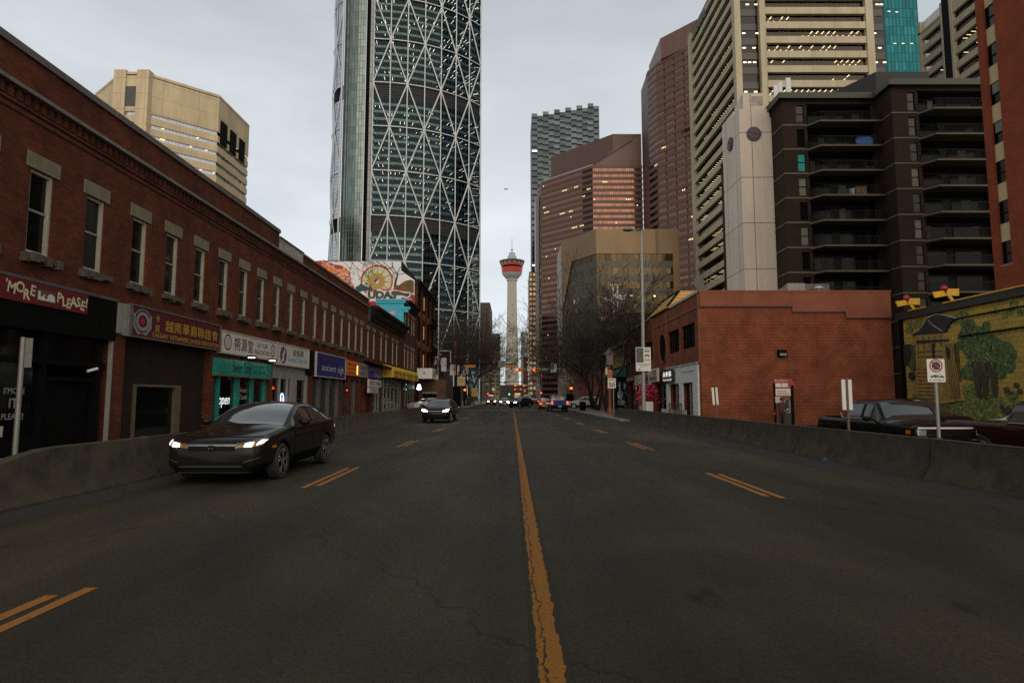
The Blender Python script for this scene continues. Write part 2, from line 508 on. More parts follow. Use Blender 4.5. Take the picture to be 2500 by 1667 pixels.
X = {}
X['asphalt'] = asphalt('asphalt', (0.0310, 0.0270, 0.0175))
X['lot'] = asphalt('lot_asphalt', (0.024, 0.022, 0.018))
X['ground'] = mat('ground_dirt', (0.07, 0.065, 0.055), 0.9, var=0.35, scale=0.5)
X['pave'] = panel('pavement_slabs', (0.17, 0.165, 0.15), (0.06, 0.06, 0.055), 1.5, 1.5, 0.015, rough=0.85)
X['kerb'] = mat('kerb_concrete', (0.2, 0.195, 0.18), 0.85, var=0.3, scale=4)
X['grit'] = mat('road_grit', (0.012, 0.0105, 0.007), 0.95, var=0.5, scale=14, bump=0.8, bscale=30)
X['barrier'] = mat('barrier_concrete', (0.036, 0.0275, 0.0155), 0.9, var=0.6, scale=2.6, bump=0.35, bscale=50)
X['yellow'] = worn_paint('worn_yellow_paint', (0.29, 0.105, 0.007), (0.026, 0.023, 0.015))
def centre_paint(name, col, under, x0, hw):
    m, n, l, b = nodes(name)
    tc = n.new('ShaderNodeTexCoord'); sx = n.new('ShaderNodeSeparateXYZ'); l.new(tc.outputs['Object'], sx.inputs[0])
    def M_(op, a, c=None):
        q = n.new('ShaderNodeMath'); q.operation = op
        for i, v in enumerate((a, c)):
            if v is None: continue
            if isinstance(v, (int, float)): q.inputs[i].default_value = v
            else: l.new(v, q.inputs[i])
        return q.outputs[0]
    def N_(sc, det, ys=1.0, rough=0.6):
        mp = n.new('ShaderNodeMapping'); mp.inputs['Scale'].default_value = (1, ys, 1); l.new(tc.outputs['Object'], mp.inputs[0])
        t = n.new('ShaderNodeTexNoise'); t.inputs['Scale'].default_value = sc; t.inputs['Detail'].default_value = det; t.inputs['Roughness'].default_value = rough
        l.new(mp.outputs[0], t.inputs['Vector']); return t.outputs['Fac']
    d = M_('ABSOLUTE', M_('SUBTRACT', sx.outputs['X'], x0))
    edge = M_('LESS_THAN', M_('ADD', d, M_('MULTIPLY', M_('SUBTRACT', N_(9, 8, 0.5, 0.7), 0.5), 0.10)), hw)
    ck = M_('ABSOLUTE', M_('ADD', M_('SUBTRACT', sx.outputs['X'], x0 - 0.035), M_('MULTIPLY', M_('SUBTRACT', N_(3.2, 8, 0.8, 0.65), 0.5), 0.22)))
    crack = M_('GREATER_THAN', M_('ADD', ck, M_('MULTIPLY', N_(1.1, 2), 0.008)), 0.0095)
    chip = M_('GREATER_THAN', N_(34, 5, 1, 0.75), 0.385)
    k = M_('MULTIPLY', M_('MULTIPLY', edge, crack), chip)
    r = n.new('ShaderNodeValToRGB'); r.color_ramp.elements[0].position = 0.3; r.color_ramp.elements[1].position = 0.66
    r.color_ramp.elements[0].color = c4([x * 0.55 for x in col]); r.color_ramp.elements[1].color = c4([x * 1.1 for x in col])
    l.new(N_(60, 5, 0.6, 0.8), r.inputs[0])
    mx = n.new('ShaderNodeMixRGB'); l.new(k, mx.inputs[0]); mx.inputs[1].default_value = c4(under); l.new(r.outputs[0], mx.inputs[2])
    l.new(mx.outputs[0], b.inputs['Base Color']); b.inputs['Roughness'].default_value = 0.75; b.inputs['Specular IOR Level'].default_value = 0.2
    return m
X['centre'] = centre_paint('cracked_yellow_paint', (0.235, 0.098, 0.013), (0.020, 0.0175, 0.011), 0.228, 0.072)
X['whitepaint'] = worn_paint('worn_white_paint', (0.45, 0.44, 0.41), (0.05, 0.048, 0.043))
X['brick_l'] = brick('old_red_brick', (0.142, 0.030, 0.0105), (0.080, 0.018, 0.008), (0.052, 0.027, 0.015), dirt=0.5, dscale=0.8)
X['brick_l2'] = brick('darker_red_brick', (0.112, 0.027, 0.010), (0.070, 0.019, 0.008), (0.042, 0.023, 0.014), dirt=0.5, dscale=0.9)
X['brick_d'] = brick('brown_black_brick', (0.023, 0.013, 0.008), (0.016, 0.009, 0.006), (0.015, 0.010, 0.008), dirt=0.4)
X['brick_w'] = brick('white_painted_brick', (0.50, 0.47, 0.43), (0.42, 0.39, 0.35), (0.2, 0.16, 0.13), dirt=0.45, dscale=2.5)
X['brick_r'] = brick('painted_red_block', (0.200, 0.058, 0.027), (0.178, 0.050, 0.023), (0.115, 0.035, 0.017), bw=0.42, bh=0.21, mw=0.012, bump=0.7, dirt=0.42, dscale=0.9)
X['brick_t'] = brick('orange_red_brick', (0.215, 0.044, 0.016), (0.19, 0.038, 0.014), (0.14, 0.030, 0.012), dirt=0.25, bw=0.6, bh=0.2, mw=0.01)
X['brick_a'] = brick('apartment_brown_brick', (0.032, 0.017, 0.0095), (0.024, 0.013, 0.0075), (0.024, 0.015, 0.009), dirt=0.3, bw=0.3, bh=0.1)
X['stone'] = mat('sandstone_lintel', (0.165, 0.14, 0.09), 0.85, var=0.25, scale=3, bump=0.3)
X['stone_d'] = mat('rough_dark_sill', (0.075, 0.062, 0.042), 0.95, var=0.4, scale=6, bump=0.9, bscale=14)
X['frame_w'] = mat('cream_window_frame', (0.36, 0.33, 0.26), 0.6, var=0.12)
X['coping'] = mat('metal_coping', (0.10, 0.085, 0.075), 0.5, var=0.3)
X['coping_l'] = mat('pale_coping', (0.36, 0.34, 0.30), 0.6, var=0.2)
X['glass'] = mat('dark_glass', (0.004, 0.0045, 0.0045), 0.06, var=0, spec=0.28)
X['glass_s'] = see_glass('shop_glass', (0.8, 0.85, 0.85), (0.62, 0.66, 0.62), 0.05)
X['black'] = mat('black_paint', (0.0045, 0.0045, 0.0042), 0.6, var=0.3, spec=0.06)
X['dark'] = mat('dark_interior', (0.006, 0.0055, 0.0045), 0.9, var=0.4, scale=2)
X['roof'] = mat('flat_roof_felt', (0.045, 0.043, 0.040), 0.9, var=0.3)
X['steel'] = mat('galvanised_steel', (0.25, 0.245, 0.21), 0.5, 0.4, var=0.15, scale=5)
X['steel_d'] = mat('dull_dark_steel', (0.12, 0.12, 0.11), 0.5, 0.5, var=0.2)
X['white'] = mat('white_paint', (0.62, 0.61, 0.58), 0.5, var=0.10)
X['offwhite'] = mat('weathered_white', (0.44, 0.42, 0.38), 0.6, var=0.2)
X['grey'] = mat('grey_paint', (0.22, 0.21, 0.19), 0.6, var=0.15)
X['red'] = mat('red_paint', (0.28, 0.018, 0.014), 0.45, var=0.2)
X['signred'] = mat('sign_red', (0.115, 0.008, 0.011), 0.4, var=0.15)
X['signwhite'] = mat('sign_white', (0.55, 0.52, 0.47), 0.45, var=0.06)
X['signblack'] = mat('sign_black', (0.012, 0.012, 0.013), 0.45, var=0.1)
X['green'] = mat('sign_green', (0.01, 0.16, 0.075), 0.4, var=0.1)
X['teal'] = mat('teal_paint', (0.010, 0.19, 0.145), 0.45, var=0.12)
X['tealwall'] = mat('turquoise_wall', (0.02, 0.33, 0.42), 0.6, var=0.2)
X['maroon'] = mat('maroon_panel', (0.075, 0.010, 0.014), 0.4, var=0.2)
X['gold'] = mat('gold_lettering', (0.50, 0.29, 0.035), 0.45, var=0.1)
X['navy'] = mat('navy_panel', (0.012, 0.020, 0.13), 0.4, var=0.15)
X['blue2'] = mat('blue_panel', (0.025, 0.05, 0.26), 0.4, var=0.15)
X['orange'] = mat('orange_panel', (0.62, 0.16, 0.015), 0.5, var=0.15)
X['yellowc'] = mat('yellow_awning_cloth', (0.52, 0.34, 0.02), 0.7, var=0.15)
X['purple'] = mat('purple_ink', (0.07, 0.035, 0.12), 0.5, var=0.1)
X['cyan'] = mat('cyan_ink', (0.08, 0.35, 0.5), 0.5, var=0.1)
X['darkgreen'] = mat('dark_green_cloth', (0.01, 0.13, 0.07), 0.7, var=0.15)
X['rubber'] = mat('tyre_rubber', (0.016, 0.016, 0.015), 0.8, var=0.3, scale=8)
X['plastic'] = mat('black_plastic', (0.006, 0.006, 0.006), 0.5, var=0.1, spec=0.07)
X['chrome'] = mat('chrome_trim', (0.24, 0.24, 0.225), 0.22, 1.0, var=0)
X['alloy'] = mat('alloy_wheel', (0.42, 0.40, 0.36), 0.35, 0.9, var=0.1)
X['bark'] = mat('bare_tree_bark', (0.013, 0.010, 0.007), 0.95, var=0.4, scale=5, bump=0.5, bscale=25)
X['twig'] = mat('bare_twigs', (0.032, 0.023, 0.015), 0.95, var=0.3, scale=1)
X['lampwhite'] = glow('white_lamp', (1.0, 0.97, 0.9), 14)
X['headlamp'] = glow('warm_headlamp', (1.0, 0.80, 0.50), 26)
X['headlamp_c'] = glow('cool_headlamp', (0.85, 0.93, 1.0), 24)
X['drl'] = glow('daylight_strip', (1.0, 0.93, 0.82), 3.5)
X['tail'] = glow('tail_lamp', (1.0, 0.06, 0.02), 4)
X['tail_off'] = mat('tail_lens', (0.22, 0.012, 0.010), 0.15, var=0)
X['amber'] = mat('amber_lens', (0.5, 0.12, 0.01), 0.15, var=0)
X['sigred'] = glow('red_signal', (1.0, 0.06, 0.010), 8)
X['siggreen'] = glow('green_signal', (0.05, 0.9, 0.6), 7)
X['warm'] = glow('warm_ceiling_light', (1.0, 0.72, 0.36), 1.6, True)
X['warm2'] = glow('bright_ceiling_light', (1.0, 0.80, 0.48), 4.5, True)
X['cool'] = glow('pale_ceiling_light', (1.0, 0.90, 0.66), 9.0, True)
# ================================================================ SETTING
def struct(m, name, mt, **k):
    o = m.build(name, mt, **k); o['kind'] = 'structure'; return o

struct(M().box(-2600, 2600, -60, 4800, -1.0, -0.30), 'ground', X['ground'])
struct(M().box(-7.05, 7.0, -30, 82, -0.3, 0.0), 'road', X['asphalt'])
struct(M().box(-260, 260, 82.0, 97.5, -0.31, 0.0), 'cross_street', X['asphalt'])
struct(M().box(-7.05, 7.0, 97.5, 760, -0.3, 0.0), 'far_road', X['asphalt'])
struct(M().box(-12.0, -7.25, -30, 81.8, -0.3, 0.14), 'pavement', X['pave'])
struct(M().box(7.2, 12.3, 40.0, 81.8, -0.3, 0.14), 'pavement', X['pave'])
struct(M().box(-14.0, -7.25, 97.7, 760, -0.3, 0.14), 'pavement', X['pave'])
struct(M().box(7.2, 15.0, 97.7, 760, -0.3, 0.14), 'pavement', X['pave'])
struct(M().box(7.1, 30.0, -30, 39.9, -0.35, -0.2), 'parking_lot', X['lot'])
k_ = M()
k_.box(-7.25, -7.05, -30, 81.8, -0.3, 0.15); k_.box(7.0, 7.2, 39.9, 81.8, -0.3, 0.15)
k_.box(-7.25, -7.05, 97.7, 760, -0.3, 0.15); k_.box(7.0, 7.2, 97.7, 760, -0.3, 0.15)
k_.box(7.0, 7.1, -30, 39.9, -0.3, 0.002)
struct(k_, 'kerb', X['kerb'])

# grit swept up against the barriers: irregular low drifts on each side
def drift(name, xin, xout, y0, y1, seed):
    rnd = random.Random(seed); m = M(); n = 120
    vs = []
    for i in range(n + 1):
        y = y0 + (y1 - y0) * i / n
        j = rnd.uniform(-0.16, 0.16)
        for t, h in ((0, 0.002), (0.25, 0.02 + rnd.random() * 0.03), (0.6, 0.03 + rnd.random() * 0.05), (1, 0.05)):
            vs.append((xin + j * (1 - t) + (xout - xin) * t, y + rnd.uniform(-0.05, 0.05), h))
    fs = [(i*4 + k, i*4 + k + 1, i*4 + k + 5, i*4 + k + 4) for i in range(n) for k in range(3)]
    o = m.add(vs, fs).build(name, X['grit'], smooth=60)
    o['kind'] = 'stuff'; o['label'] = 'dark gritty dirt swept along the foot of the barrier'; o['category'] = 'dirt'
drift('road_grit', -6.2, -6.75, 2, 52, 1)
drift('road_grit', 6.75, 7.6, 2, 48, 2)

# painted markings
def ribbon(x0, x1, y0, y1, z=0.004, jag=0.012, step=0.12, seed=1):
    rnd = random.Random(seed); m = M(); vs = []; n = max(2, int((y1 - y0) / step))
    a = b = 0
    for i in range(n + 1):
        y = y0 + (y1 - y0) * i / n
        a = 0.7 * a + rnd.uniform(-jag, jag); b = 0.7 * b + rnd.uniform(-jag, jag)
        vs += [(x0 + a, y, z), (x1 + b, y, z)]
    return m.add(vs, [(2*i, 2*i + 1, 2*i + 3, 2*i + 2) for i in range(n)])
struct(ribbon(0.115, 0.34, -4, 90, 0.004, 0.0, 1.0, 3), 'centre_line', X['centre'])
mk = M()
for k in range(-1, 8):
    y1 = 5.0 + 8.8 * k
    for dx in (-0.09, 0.09):
        mk.cat(ribbon(-3.53 + dx - 0.05, -3.53 + dx + 0.05, y1 - 3.0 + (0.25 if dx > 0 else 0), y1 + (0.2 if dx > 0 else 0), 0.004, 0.006, 0.2, k + 20))
        mk.cat(ribbon(4.12 + dx - 0.05, 4.12 + dx + 0.05, y1 - 4.1 + (0.2 if dx < 0 else 0), y1 - 1.1 + (0.2 if dx < 0 else 0), 0.004, 0.006, 0.2, k + 50))
struct(mk, 'lane_dashes', X['yellow'])
mk = M()
for i in range(9):
    x = -6.4 + i * 1.6
    mk.box(x, x + 0.95, 81.0, 81.35, 0.003, 0.004); 
for x in (-6.6, 0.3):
    mk.box(x, x + 6.0, 79.0, 79.4, 0.003, 0.0045)
struct(mk, 'stop_line', X['whitepaint'])
mk = M()
for x in (9.0, 11.8, 14.6, 17.4): mk.box(x, x + 0.1, 24, 29, -0.199, -0.196)
struct(mk, 'parking_lines', X['whitepaint'])

lt0 = M().add([(7.48, 14.9, 0.03), (7.66, 14.95, 0.05), (7.62, 15.12, 0.12), (7.5, 15.08, 0.04), (7.57, 15.0, 0.1)], [(0, 1, 4), (1, 2, 4), (2, 3, 4), (3, 0, 4)]).build('litter', mat('blue_scrap', (0.015, 0.07, 0.22), 0.6))
lt0['label'] = 'small blue scrap of litter at the foot of the right barrier'; lt0['category'] = 'litter'
# ---------------------------------------------------------------- concrete road barriers, one object per cast segment
ORD = ['nearest', 'second', 'third', 'fourth', 'fifth', 'sixth', 'seventh', 'eighth', 'ninth', 'tenth', 'eleventh', 'twelfth']
def jersey(L, h0=0.81, h1=0.81, tail=0.0):
    """profile along local +Y, foot half-width .30; h0/h1 end heights, slopes down over 'tail' at the start"""
    prof = [(-0.30, 0), (-0.30, 0.08), (-0.15, 0.33), (-0.085, 0.80), (-0.07, 0.81), (0.07, 0.81), (0.085, 0.80), (0.15, 0.33), (0.30, 0.08), (0.30, 0)]
    ys = [0.0, L] if not tail else [0, tail*0.2, tail*0.45, tail*0.7, tail*0.88, tail, tail*1.06, L]
    m = M(); vs = []
    for y in ys:
        f = 1.0
        if tail and y < tail:
            t = y / tail; f = (h0 + (0.81 - h0) * math.sin(t * PI / 2) ** 1.2) / 0.81
        for (x, z) in prof:
            vs.append((x * (0.85 + 0.15 * f), y, z if z < 0.1 else 0.08 + (z - 0.08) * (f * 0.81 - 0.08) / 0.73))
    n = len(prof); k = len(ys)
    fs = [(j*n + i, j*n + (i+1) % n, (j+1)*n + (i+1) % n, (j+1)*n + i) for j in range(k-1) for i in range(n)]
    fs += [tuple(range(n)), tuple(range((k-1)*n + n - 1, (k-1)*n - 1, -1))]
    return m.add(vs, fs)
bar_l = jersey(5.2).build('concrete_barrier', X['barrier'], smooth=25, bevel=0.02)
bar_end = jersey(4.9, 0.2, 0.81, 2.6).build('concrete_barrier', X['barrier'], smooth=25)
bar_end.location = (-7.0, 6.9, 0)
tag(bar_end, 'concrete road barrier with sloping end, nearest on the left side', 'barrier', 'concrete barriers along the left lane')
first = True
for k in range(8):
    o = bar_l if first else bar_l.copy()
    if not first: COL.objects.link(o)
    first = False
    o.location = (-7.0, 11.82 + 5.22 * k, 0)
    tag(o, '%s concrete barrier counted after the sloping end on the left side' % ['first', 'second', 'third', 'fourth', 'fifth', 'sixth', 'seventh', 'eighth'][k], 'barrier', 'concrete barriers along the left lane')
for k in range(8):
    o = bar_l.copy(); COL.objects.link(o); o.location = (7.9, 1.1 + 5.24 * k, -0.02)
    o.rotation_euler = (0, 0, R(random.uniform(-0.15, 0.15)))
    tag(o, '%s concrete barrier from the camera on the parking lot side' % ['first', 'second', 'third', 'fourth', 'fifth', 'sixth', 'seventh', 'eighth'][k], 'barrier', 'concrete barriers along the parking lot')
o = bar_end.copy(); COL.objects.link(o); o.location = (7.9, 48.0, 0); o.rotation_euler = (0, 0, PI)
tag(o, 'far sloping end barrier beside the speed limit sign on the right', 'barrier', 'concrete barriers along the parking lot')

# ================================================================ LEFT SIDE BUILDINGS
def wall_holes(m, o, U, V, N, a0, a1, z0, z1, holes, depth=0.22):
    """wall in the (U,V) plane with real openings and reveals"""
    o, U, V, N = Vector(o), Vector(U), Vector(V), Vector(N)
    P = lambda a, z, d=0.0: o + U * a + V * z - N * d
    cuts = sorted({a0, a1} | {min(max(h[0], a0), a1) for h in holes} | {min(max(h[1], a0), a1) for h in holes})
    for c0, c1 in zip(cuts[:-1], cuts[1:]):
        if c1 - c0 < 1e-5: continue
        mid = (c0 + c1) / 2
        z = z0
        for h in sorted([h for h in holes if h[0] < mid < h[1]], key=lambda h: h[2]):
            if h[2] > z: m.poly([P(c0, z), P(c1, z), P(c1, h[2]), P(c0, h[2])])
            z = max(z, h[3])
        if z < z1: m.poly([P(c0, z), P(c1, z), P(c1, z1), P(c0, z1)])
    for (b0, b1, y0, y1) in holes:
        for (p, q) in (((b0, y0), (b1, y0)), ((b1, y0), (b1, y1)), ((b1, y1), (b0, y1)), ((b0, y1), (b0, y0))):
            m.poly([P(*p), P(*q), P(q[0], q[1], depth), P(p[0], p[1], depth)])
    return m

LF = dict(o=(-12.0, 0, 0), U=(0, 1, 0), V=(0, 0, 1), N=(1, 0, 0))
def sash(parent, y0, y1, z0, z1, x, lintel=True, sill=True, mat_f='frame_w', lh=0.40, face=1):
    """window part (frame) > pane, lintel, sill on a wall facing +X (face=1) or -X"""
    m = M(); w = 0.07; d = 0.17 * face
    xi = x - 0.21 * face; xo = x - 0.05 * face
    m.box(xi, xo, y0, y0 + w, z0, z1); m.box(xi, xo, y1 - w, y1, z0, z1)
    m.box(xi, xo - 0.02 * face, y0 + w, y1 - w, z0, z0 + w); m.box(xi, xo - 0.02 * face, y0 + w, y1 - w, z1 - w, z1)
    f = m.build('window', X[mat_f], parent)
    g = M().box(x - 0.16 * face, x - 0.15 * face, y0 + w, y1 - w, z0 + w, z1 - w)
    g.build('pane', X['glass'], f)
    zm = z0 + (z1 - z0) * 0.52
    M().box(x - 0.15 * face, x - 0.11 * face, y0 + w, y1 - w, zm - 0.03, zm + 0.03).build('meeting_rail', X['grey'], f)
    if lintel: M().box(x - 0.15 * face, x + 0.035 * face, y0 - 0.16, y1 + 0.16, z1 + 0.003, z1 + lh).build('lintel', X['stone'], f, bevel=0.012)
    if sill:
        rnd = random.Random(int(y0 * 100)); s = M()
        yy = y0 - 0.16
        while yy < y1 + 0.1:
            w_ = rnd.uniform(0.10, 0.2)
            s.box(x - 0.1 * face, x + (0.14 + rnd.uniform(0, 0.10)) * face, yy, yy + w_ - 0.002, z0 - 0.3 + rnd.uniform(0, 0.1), z0 - 0.03 - rnd.uniform(0, 0.04)); yy += w_
        s.build('sill', X['stone_d'], f)
    return f

X['ledge'] = mat('dull_metal_ledge', (0.15, 0.13, 0.115), 0.6, var=0.25)
# ---- long two-storey brick block
b1 = thing('brick_shop_building', 'long two-storey red brick shop building with stone lintels behind the left barrier', 'building', (-12, 28, 0.14))
we = [13.75, 15.66, 17.69, 19.81, 21.72, 23.68, 25.62, 27.55, 29.46, 31.44, 33.37, 35.4, 37.5, 39.4, 41.3, 43.4, 45.4, 47.35, 49.2]
wins = [(e - 0.78, e, 5.16, 7.27) for e in we]
w = M()
wall_holes(w, a0=4.0, a1=50.7, z0=0.14, z1=9.0, holes=wins + [(4.0, 18.35, 0.14, 3.62), (19.0, 24.5, 0.14, 3.5), (24.8, 30.3, 0.14, 3.2), (30.8, 36.2, 0.14, 3.2), (37.0, 42.9, 0.14, 2.9), (43.6, 45.3, 0.14, 2.9), (45.9, 48.0, 0.14, 2.9), (48.6, 50.1, 0.14, 2.9)], depth=0.35, **LF)
w.poly([(-12, 4, 0.14), (-30, 4, 0.14), (-30, 4, 9.6), (-12, 4, 9.6)])
w.poly([(-12, 50.7, 0.14), (-30, 50.7, 0.14), (-30, 50.7, 9.4), (-12, 50.7, 9.4)])
w.poly([(-30, 4, 0.14), (-30, 50.7, 0.14), (-30, 50.7, 9.4), (-30, 4, 9.4)])
w.build('wall', X['brick_l'], b1)
M().box(-12.26, -11.93, 4, 30.9, 9.102, 9.93).box(-12.26, -11.93, 34.5, 50.7, 9.102, 9.62).build('parapet', X['brick_l'], b1)
M().box(-12.26, -11.925, 30.9, 34.5, 9.102, 9.74).build('painted_parapet', X['brick_w'], b1, label='white painted patch of brick parapet')
M().box(-12.32, -11.86, 4, 30.9, 9.932, 10.12).box(-12.32, -11.86, 30.903, 34.5, 9.742, 9.80).box(-12.32, -11.86, 34.503, 50.7, 9.622, 9.74).build('coping', X['coping'], b1)
M().box(-12.02, -11.80, 4, 50.7, 9.002, 9.10).build('ledge', X['ledge'], b1)
cb = M()
for i in range(180):
    y = 4.1 + i * 0.26
    if y > 50.5: break
    cb.box(-12.02, -11.93, y, y + 0.13, 8.72, 8.998)
cb.box(-12.02, -11.965, 4, 50.7, 8.45, 8.56); cb.box(-12.02, -11.95, 4, 50.7, 8.62, 8.70)
cb.build('corbel_course', X['brick_l2'], b1)
M().box(-30, -12.2, 4, 50.7, 9.0, 9.05).build('roof', X['roof'], b1)
for (y0, y1, z0, z1) in wins: sash(b1, y0, y1, z0, z1, -12.0)
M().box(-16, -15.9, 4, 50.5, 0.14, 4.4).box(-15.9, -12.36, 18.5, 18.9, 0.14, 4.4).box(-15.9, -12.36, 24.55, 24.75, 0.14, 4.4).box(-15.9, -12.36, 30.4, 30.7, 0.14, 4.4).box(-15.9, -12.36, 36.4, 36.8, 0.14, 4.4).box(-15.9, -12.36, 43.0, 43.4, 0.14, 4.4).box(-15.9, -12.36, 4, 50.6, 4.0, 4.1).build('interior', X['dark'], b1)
# shop 1: black front under the red sign
f1 = M()
f1.box(-12.30, -11.90, 4.0, 18.35, 3.24, 4.42)
for y in (9.0, 12.6, 15.75, 17.85): f1.box(-12.25, -12.05, y, y + 0.16, 0.14, 3.24)
f1.box(-12.24, -12.04, 4.0, 18.2, 2.42, 2.56); f1.box(-12.24, -12.02, 4.0, 15.75, 0.14, 0.52); f1.box(-12.26, -12.1, 15.91, 17.85, 2.0, 2.1)
f1.build('shopfront', X['black'], b1)
M().box(-12.18, -12.17, 4.1, 15.75, 0.52, 2.42).build('display_window', X['glass'], b1)
for y0, y1 in ((9.2, 12.55), (12.8, 15.7), (15.95, 17.8)):
    M().box(-12.17, -12.16, y0, y1, 2.56, 3.24).build('transom_window', X['glass'], b1)
M().box(-12.3, -12.25, 15.95, 17.8, 0.14, 2.0).build('door', X['black'], b1)
M().box(-11.93, -11.88, 4, 18.35, 4.421, 4.50).build('flashing', X['steel_d'], b1)
st = M()
for t_, z, r_ in (("S'MORE", 1.72, 0.10), ("IT", 1.42, 0.16), ("PLEASE!", 1.10, 0.10)):
    st.cat(text(t_, h=r_ * 1.5, bold=0.02).place(**on_left(15.05, z, -12.165)))
st.build('window_lettering', X['grey'], b1)
M().box(-12.165, -12.155, 14.25, 14.8, 0.62, 0.88).build('window_poster', X['offwhite'], b1)
M().box(-12.05, -11.93, 18.28, 18.33, 0.14, 3.6).build('corner_trim', X['grey'], b1)
sc_ = M().tube((-11.98, 17.5, 2.35), (-11.85, 17.45, 2.34), 0.015).tube((-11.90, 17.22, 2.29), (-11.80, 17.48, 2.38), 0.04, 0.04, 10)
sc_.build('security_camera', X['white'], b1)
# pier with ribbed pale cladding
pl = M().box(-12.0, -11.88, 18.40, 18.66, 3.5, 4.42)
for i in range(3): pl.box(-12.0, -11.86, 18.68 + i * 0.09, 18.74 + i * 0.09, 3.45, 4.42)
pl.build('pilaster_cladding', X['grey'], b1)
# shop 2: brick infill with one dark window
iw = M(); wall_holes(iw, o=(-12.30, 0, 0), U=(0, 1, 0), V=(0, 0, 1), N=(1, 0, 0), a0=19.0, a1=24.5, z0=0.14, z1=3.5, holes=[(19.97, 22.80, 0.14, 2.0)], depth=0.2)
iw.build('infill_wall', X['brick_d'], b1)
fr = M().box(-12.40, -12.24, 19.97, 20.10, 0.14, 2.0).box(-12.40, -12.24, 22.45, 22.80, 0.14, 2.0).box(-12.40, -12.24, 20.10, 22.45, 1.92, 2.0)
fr.build('window', mat('brown_frame', (0.10, 0.075, 0.045), 0.6), b1)
M().box(-12.39, -12.37, 20.1, 22.45, 0.14, 1.92).build('display_window', X['glass'], b1)
# shop 3: teal front, lit inside
t3 = M()
for y, ww in ((27.02, 0.32), (28.62, 0.2), (30.05, 0.22), (25.35, 0.14), (24.82, 0.12)): t3.box(-12.3, -12.08, y, y + ww, 0.14, 2.5)
t3.box(-12.28, -12.1, 24.82, 30.2, 0.14, 0.55)
build_each(t3, 'shopfront_post', X['teal'], b1)
M().box(-12.22, -12.21, 24.85, 30.1, 0.5, 2.5).build('display_window', X['glass_s'], b1)
M().box(-12.9, -12.85, 24.85, 25.5, 1.6, 2.45).box(-13.6, -13.5, 28.9, 30.1, 0.3, 2.4).build('shop_panel', X['offwhite'], b1)
M().box(-14.6, -14.2, 26.2, 26.6, 2.52, 2.55).box(-14.6, -14.2, 28.9, 29.3, 2.52, 2.55).build('ceiling_light', X['warm2'], b1)
text("Sweet\nTooth", h=0.55, shear=0.3).place(**on_left(27.95, 1.75, -12.205)).build('window_lettering', X['offwhite'], b1)
# shop 4: grey salon front
t4 = M()
for y, ww in ((30.45, 0.42), (31.9, 0.09), (33.0, 0.09), (33.6, 0.8), (35.9, 0.35)): t4.box(-12.25, -12.02, y, y + ww, 0.14, 2.9)
t4.box(-12.2, -12.05, 30.8, 36.2, 2.55, 3.2)
build_each(t4, 'shopfront_post', X['grey'], b1)
M().box(-12.15, -12.14, 30.85, 35.9, 0.6, 2.55).build('display_window', X['glass_s'], b1)
M().box(-12.12, -12.10, 33.1, 33.5, 0.95, 1.65).build('window_poster', X['grey'], b1)
M().box(-12.6, -12.5, 30.9, 33.5, 0.3, 2.4).build('shop_panel', X['grey'], b1)
# shops 5 and beyond: recessed doors and dark windows
t5 = M()
for y, ww in ((37.0, 0.12), (38.6, 0.3), (40.6, 0.2), (42.7, 0.2), (45.55, 0.12), (47.2, 0.25), (48.9, 0.14)): t5.box(-12.3, -12.06, y, y + ww, 0.14, 2.85)
build_each(t5, 'shopfront_post', X['steel_d'], b1)
build_each(M().box(-12.34, -12.30, 37.1, 42.7, 0.3, 2.8).box(-12.34, -12.30, 46.0, 47.9, 0.3, 2.8).box(-12.34, -12.30, 48.7, 50.0, 0.3, 2.8), 'display_window', X['glass'], b1)
M().box(-12.32, -12.26, 43.7, 45.2, 0.14, 2.6).build('door', mat('dark_teal_door', (0.01, 0.05, 0.065), 0.4), b1)
M().sphere((-11.94, 44.6, 2.1), 0.07, 10).build('lamp', glow('pink_lamp', (1, 0.05, 0.12), 1.2), b1)

# ---- corniced two-storey block
def cornice(m, x, y0, y1, z0, z1, out, ends=True):
    prof = [(0, 0), (0.12 * out, 0), (0.2 * out, 0.25), (0.55 * out, 0.45), (0.62 * out, 0.7), (out, 0.8), (out, 1.0), (0, 1.0)]
    n = len(prof)
    vs = [(x + a, y, z0 + b * (z1 - z0)) for y in (y0, y1) for a, b in prof]
    m.add(vs, [(i, (i+1) % n, n + (i+1) % n, n + i) for i in range(n)] + [tuple(range(n)), tuple(range(2*n - 1, n - 1, -1))])
    y = y0 + 0.15
    while y < y1 - 0.2:
        m.box(x, x + 0.5 * out, y, y + 0.16, z0 + 0.28 * (z1 - z0), z0 + 0.69 * (z1 - z0)); y += 0.62
    return m
b2 = thing('brick_shop_building', 'two-storey brick building with heavy dark cornice above the yellow awning', 'building', (-12, 59, 0.14))
wy = [51.4, 53.6, 56.6, 58.8, 62.1, 64.3]
wins = [(y - 0.8, y, 4.9, 7.2) for y in wy]
w = M(); wall_holes(w, a0=50.71, a1=67.6, z0=0.14, z1=8.1, holes=wins + [(51.2, 52.6, 0.14, 3.0), (53.2, 55.9, 0.14, 3.0), (56.6, 66.8, 0.14, 3.4)], depth=0.3, **LF)
w.poly([(-12, 67.6, 0.14), (-28, 67.6, 0.14), (-28, 67.6, 9.2), (-12, 67.6, 9.2)]); w.poly([(-28, 50.71, .14), (-28, 67.6, .14), (-28, 67.6, 9.2), (-28, 50.71, 9.2)])
w.poly([(-12, 50.71, 9.0), (-28, 50.71, 9.0), (-28, 50.71, 9.2), (-12, 50.71, 9.2)])
w.box(-12.3, -12.01, 50.71, 67.6, 8.1, 9.2)
w.build('wall', X['brick_l2'], b2)
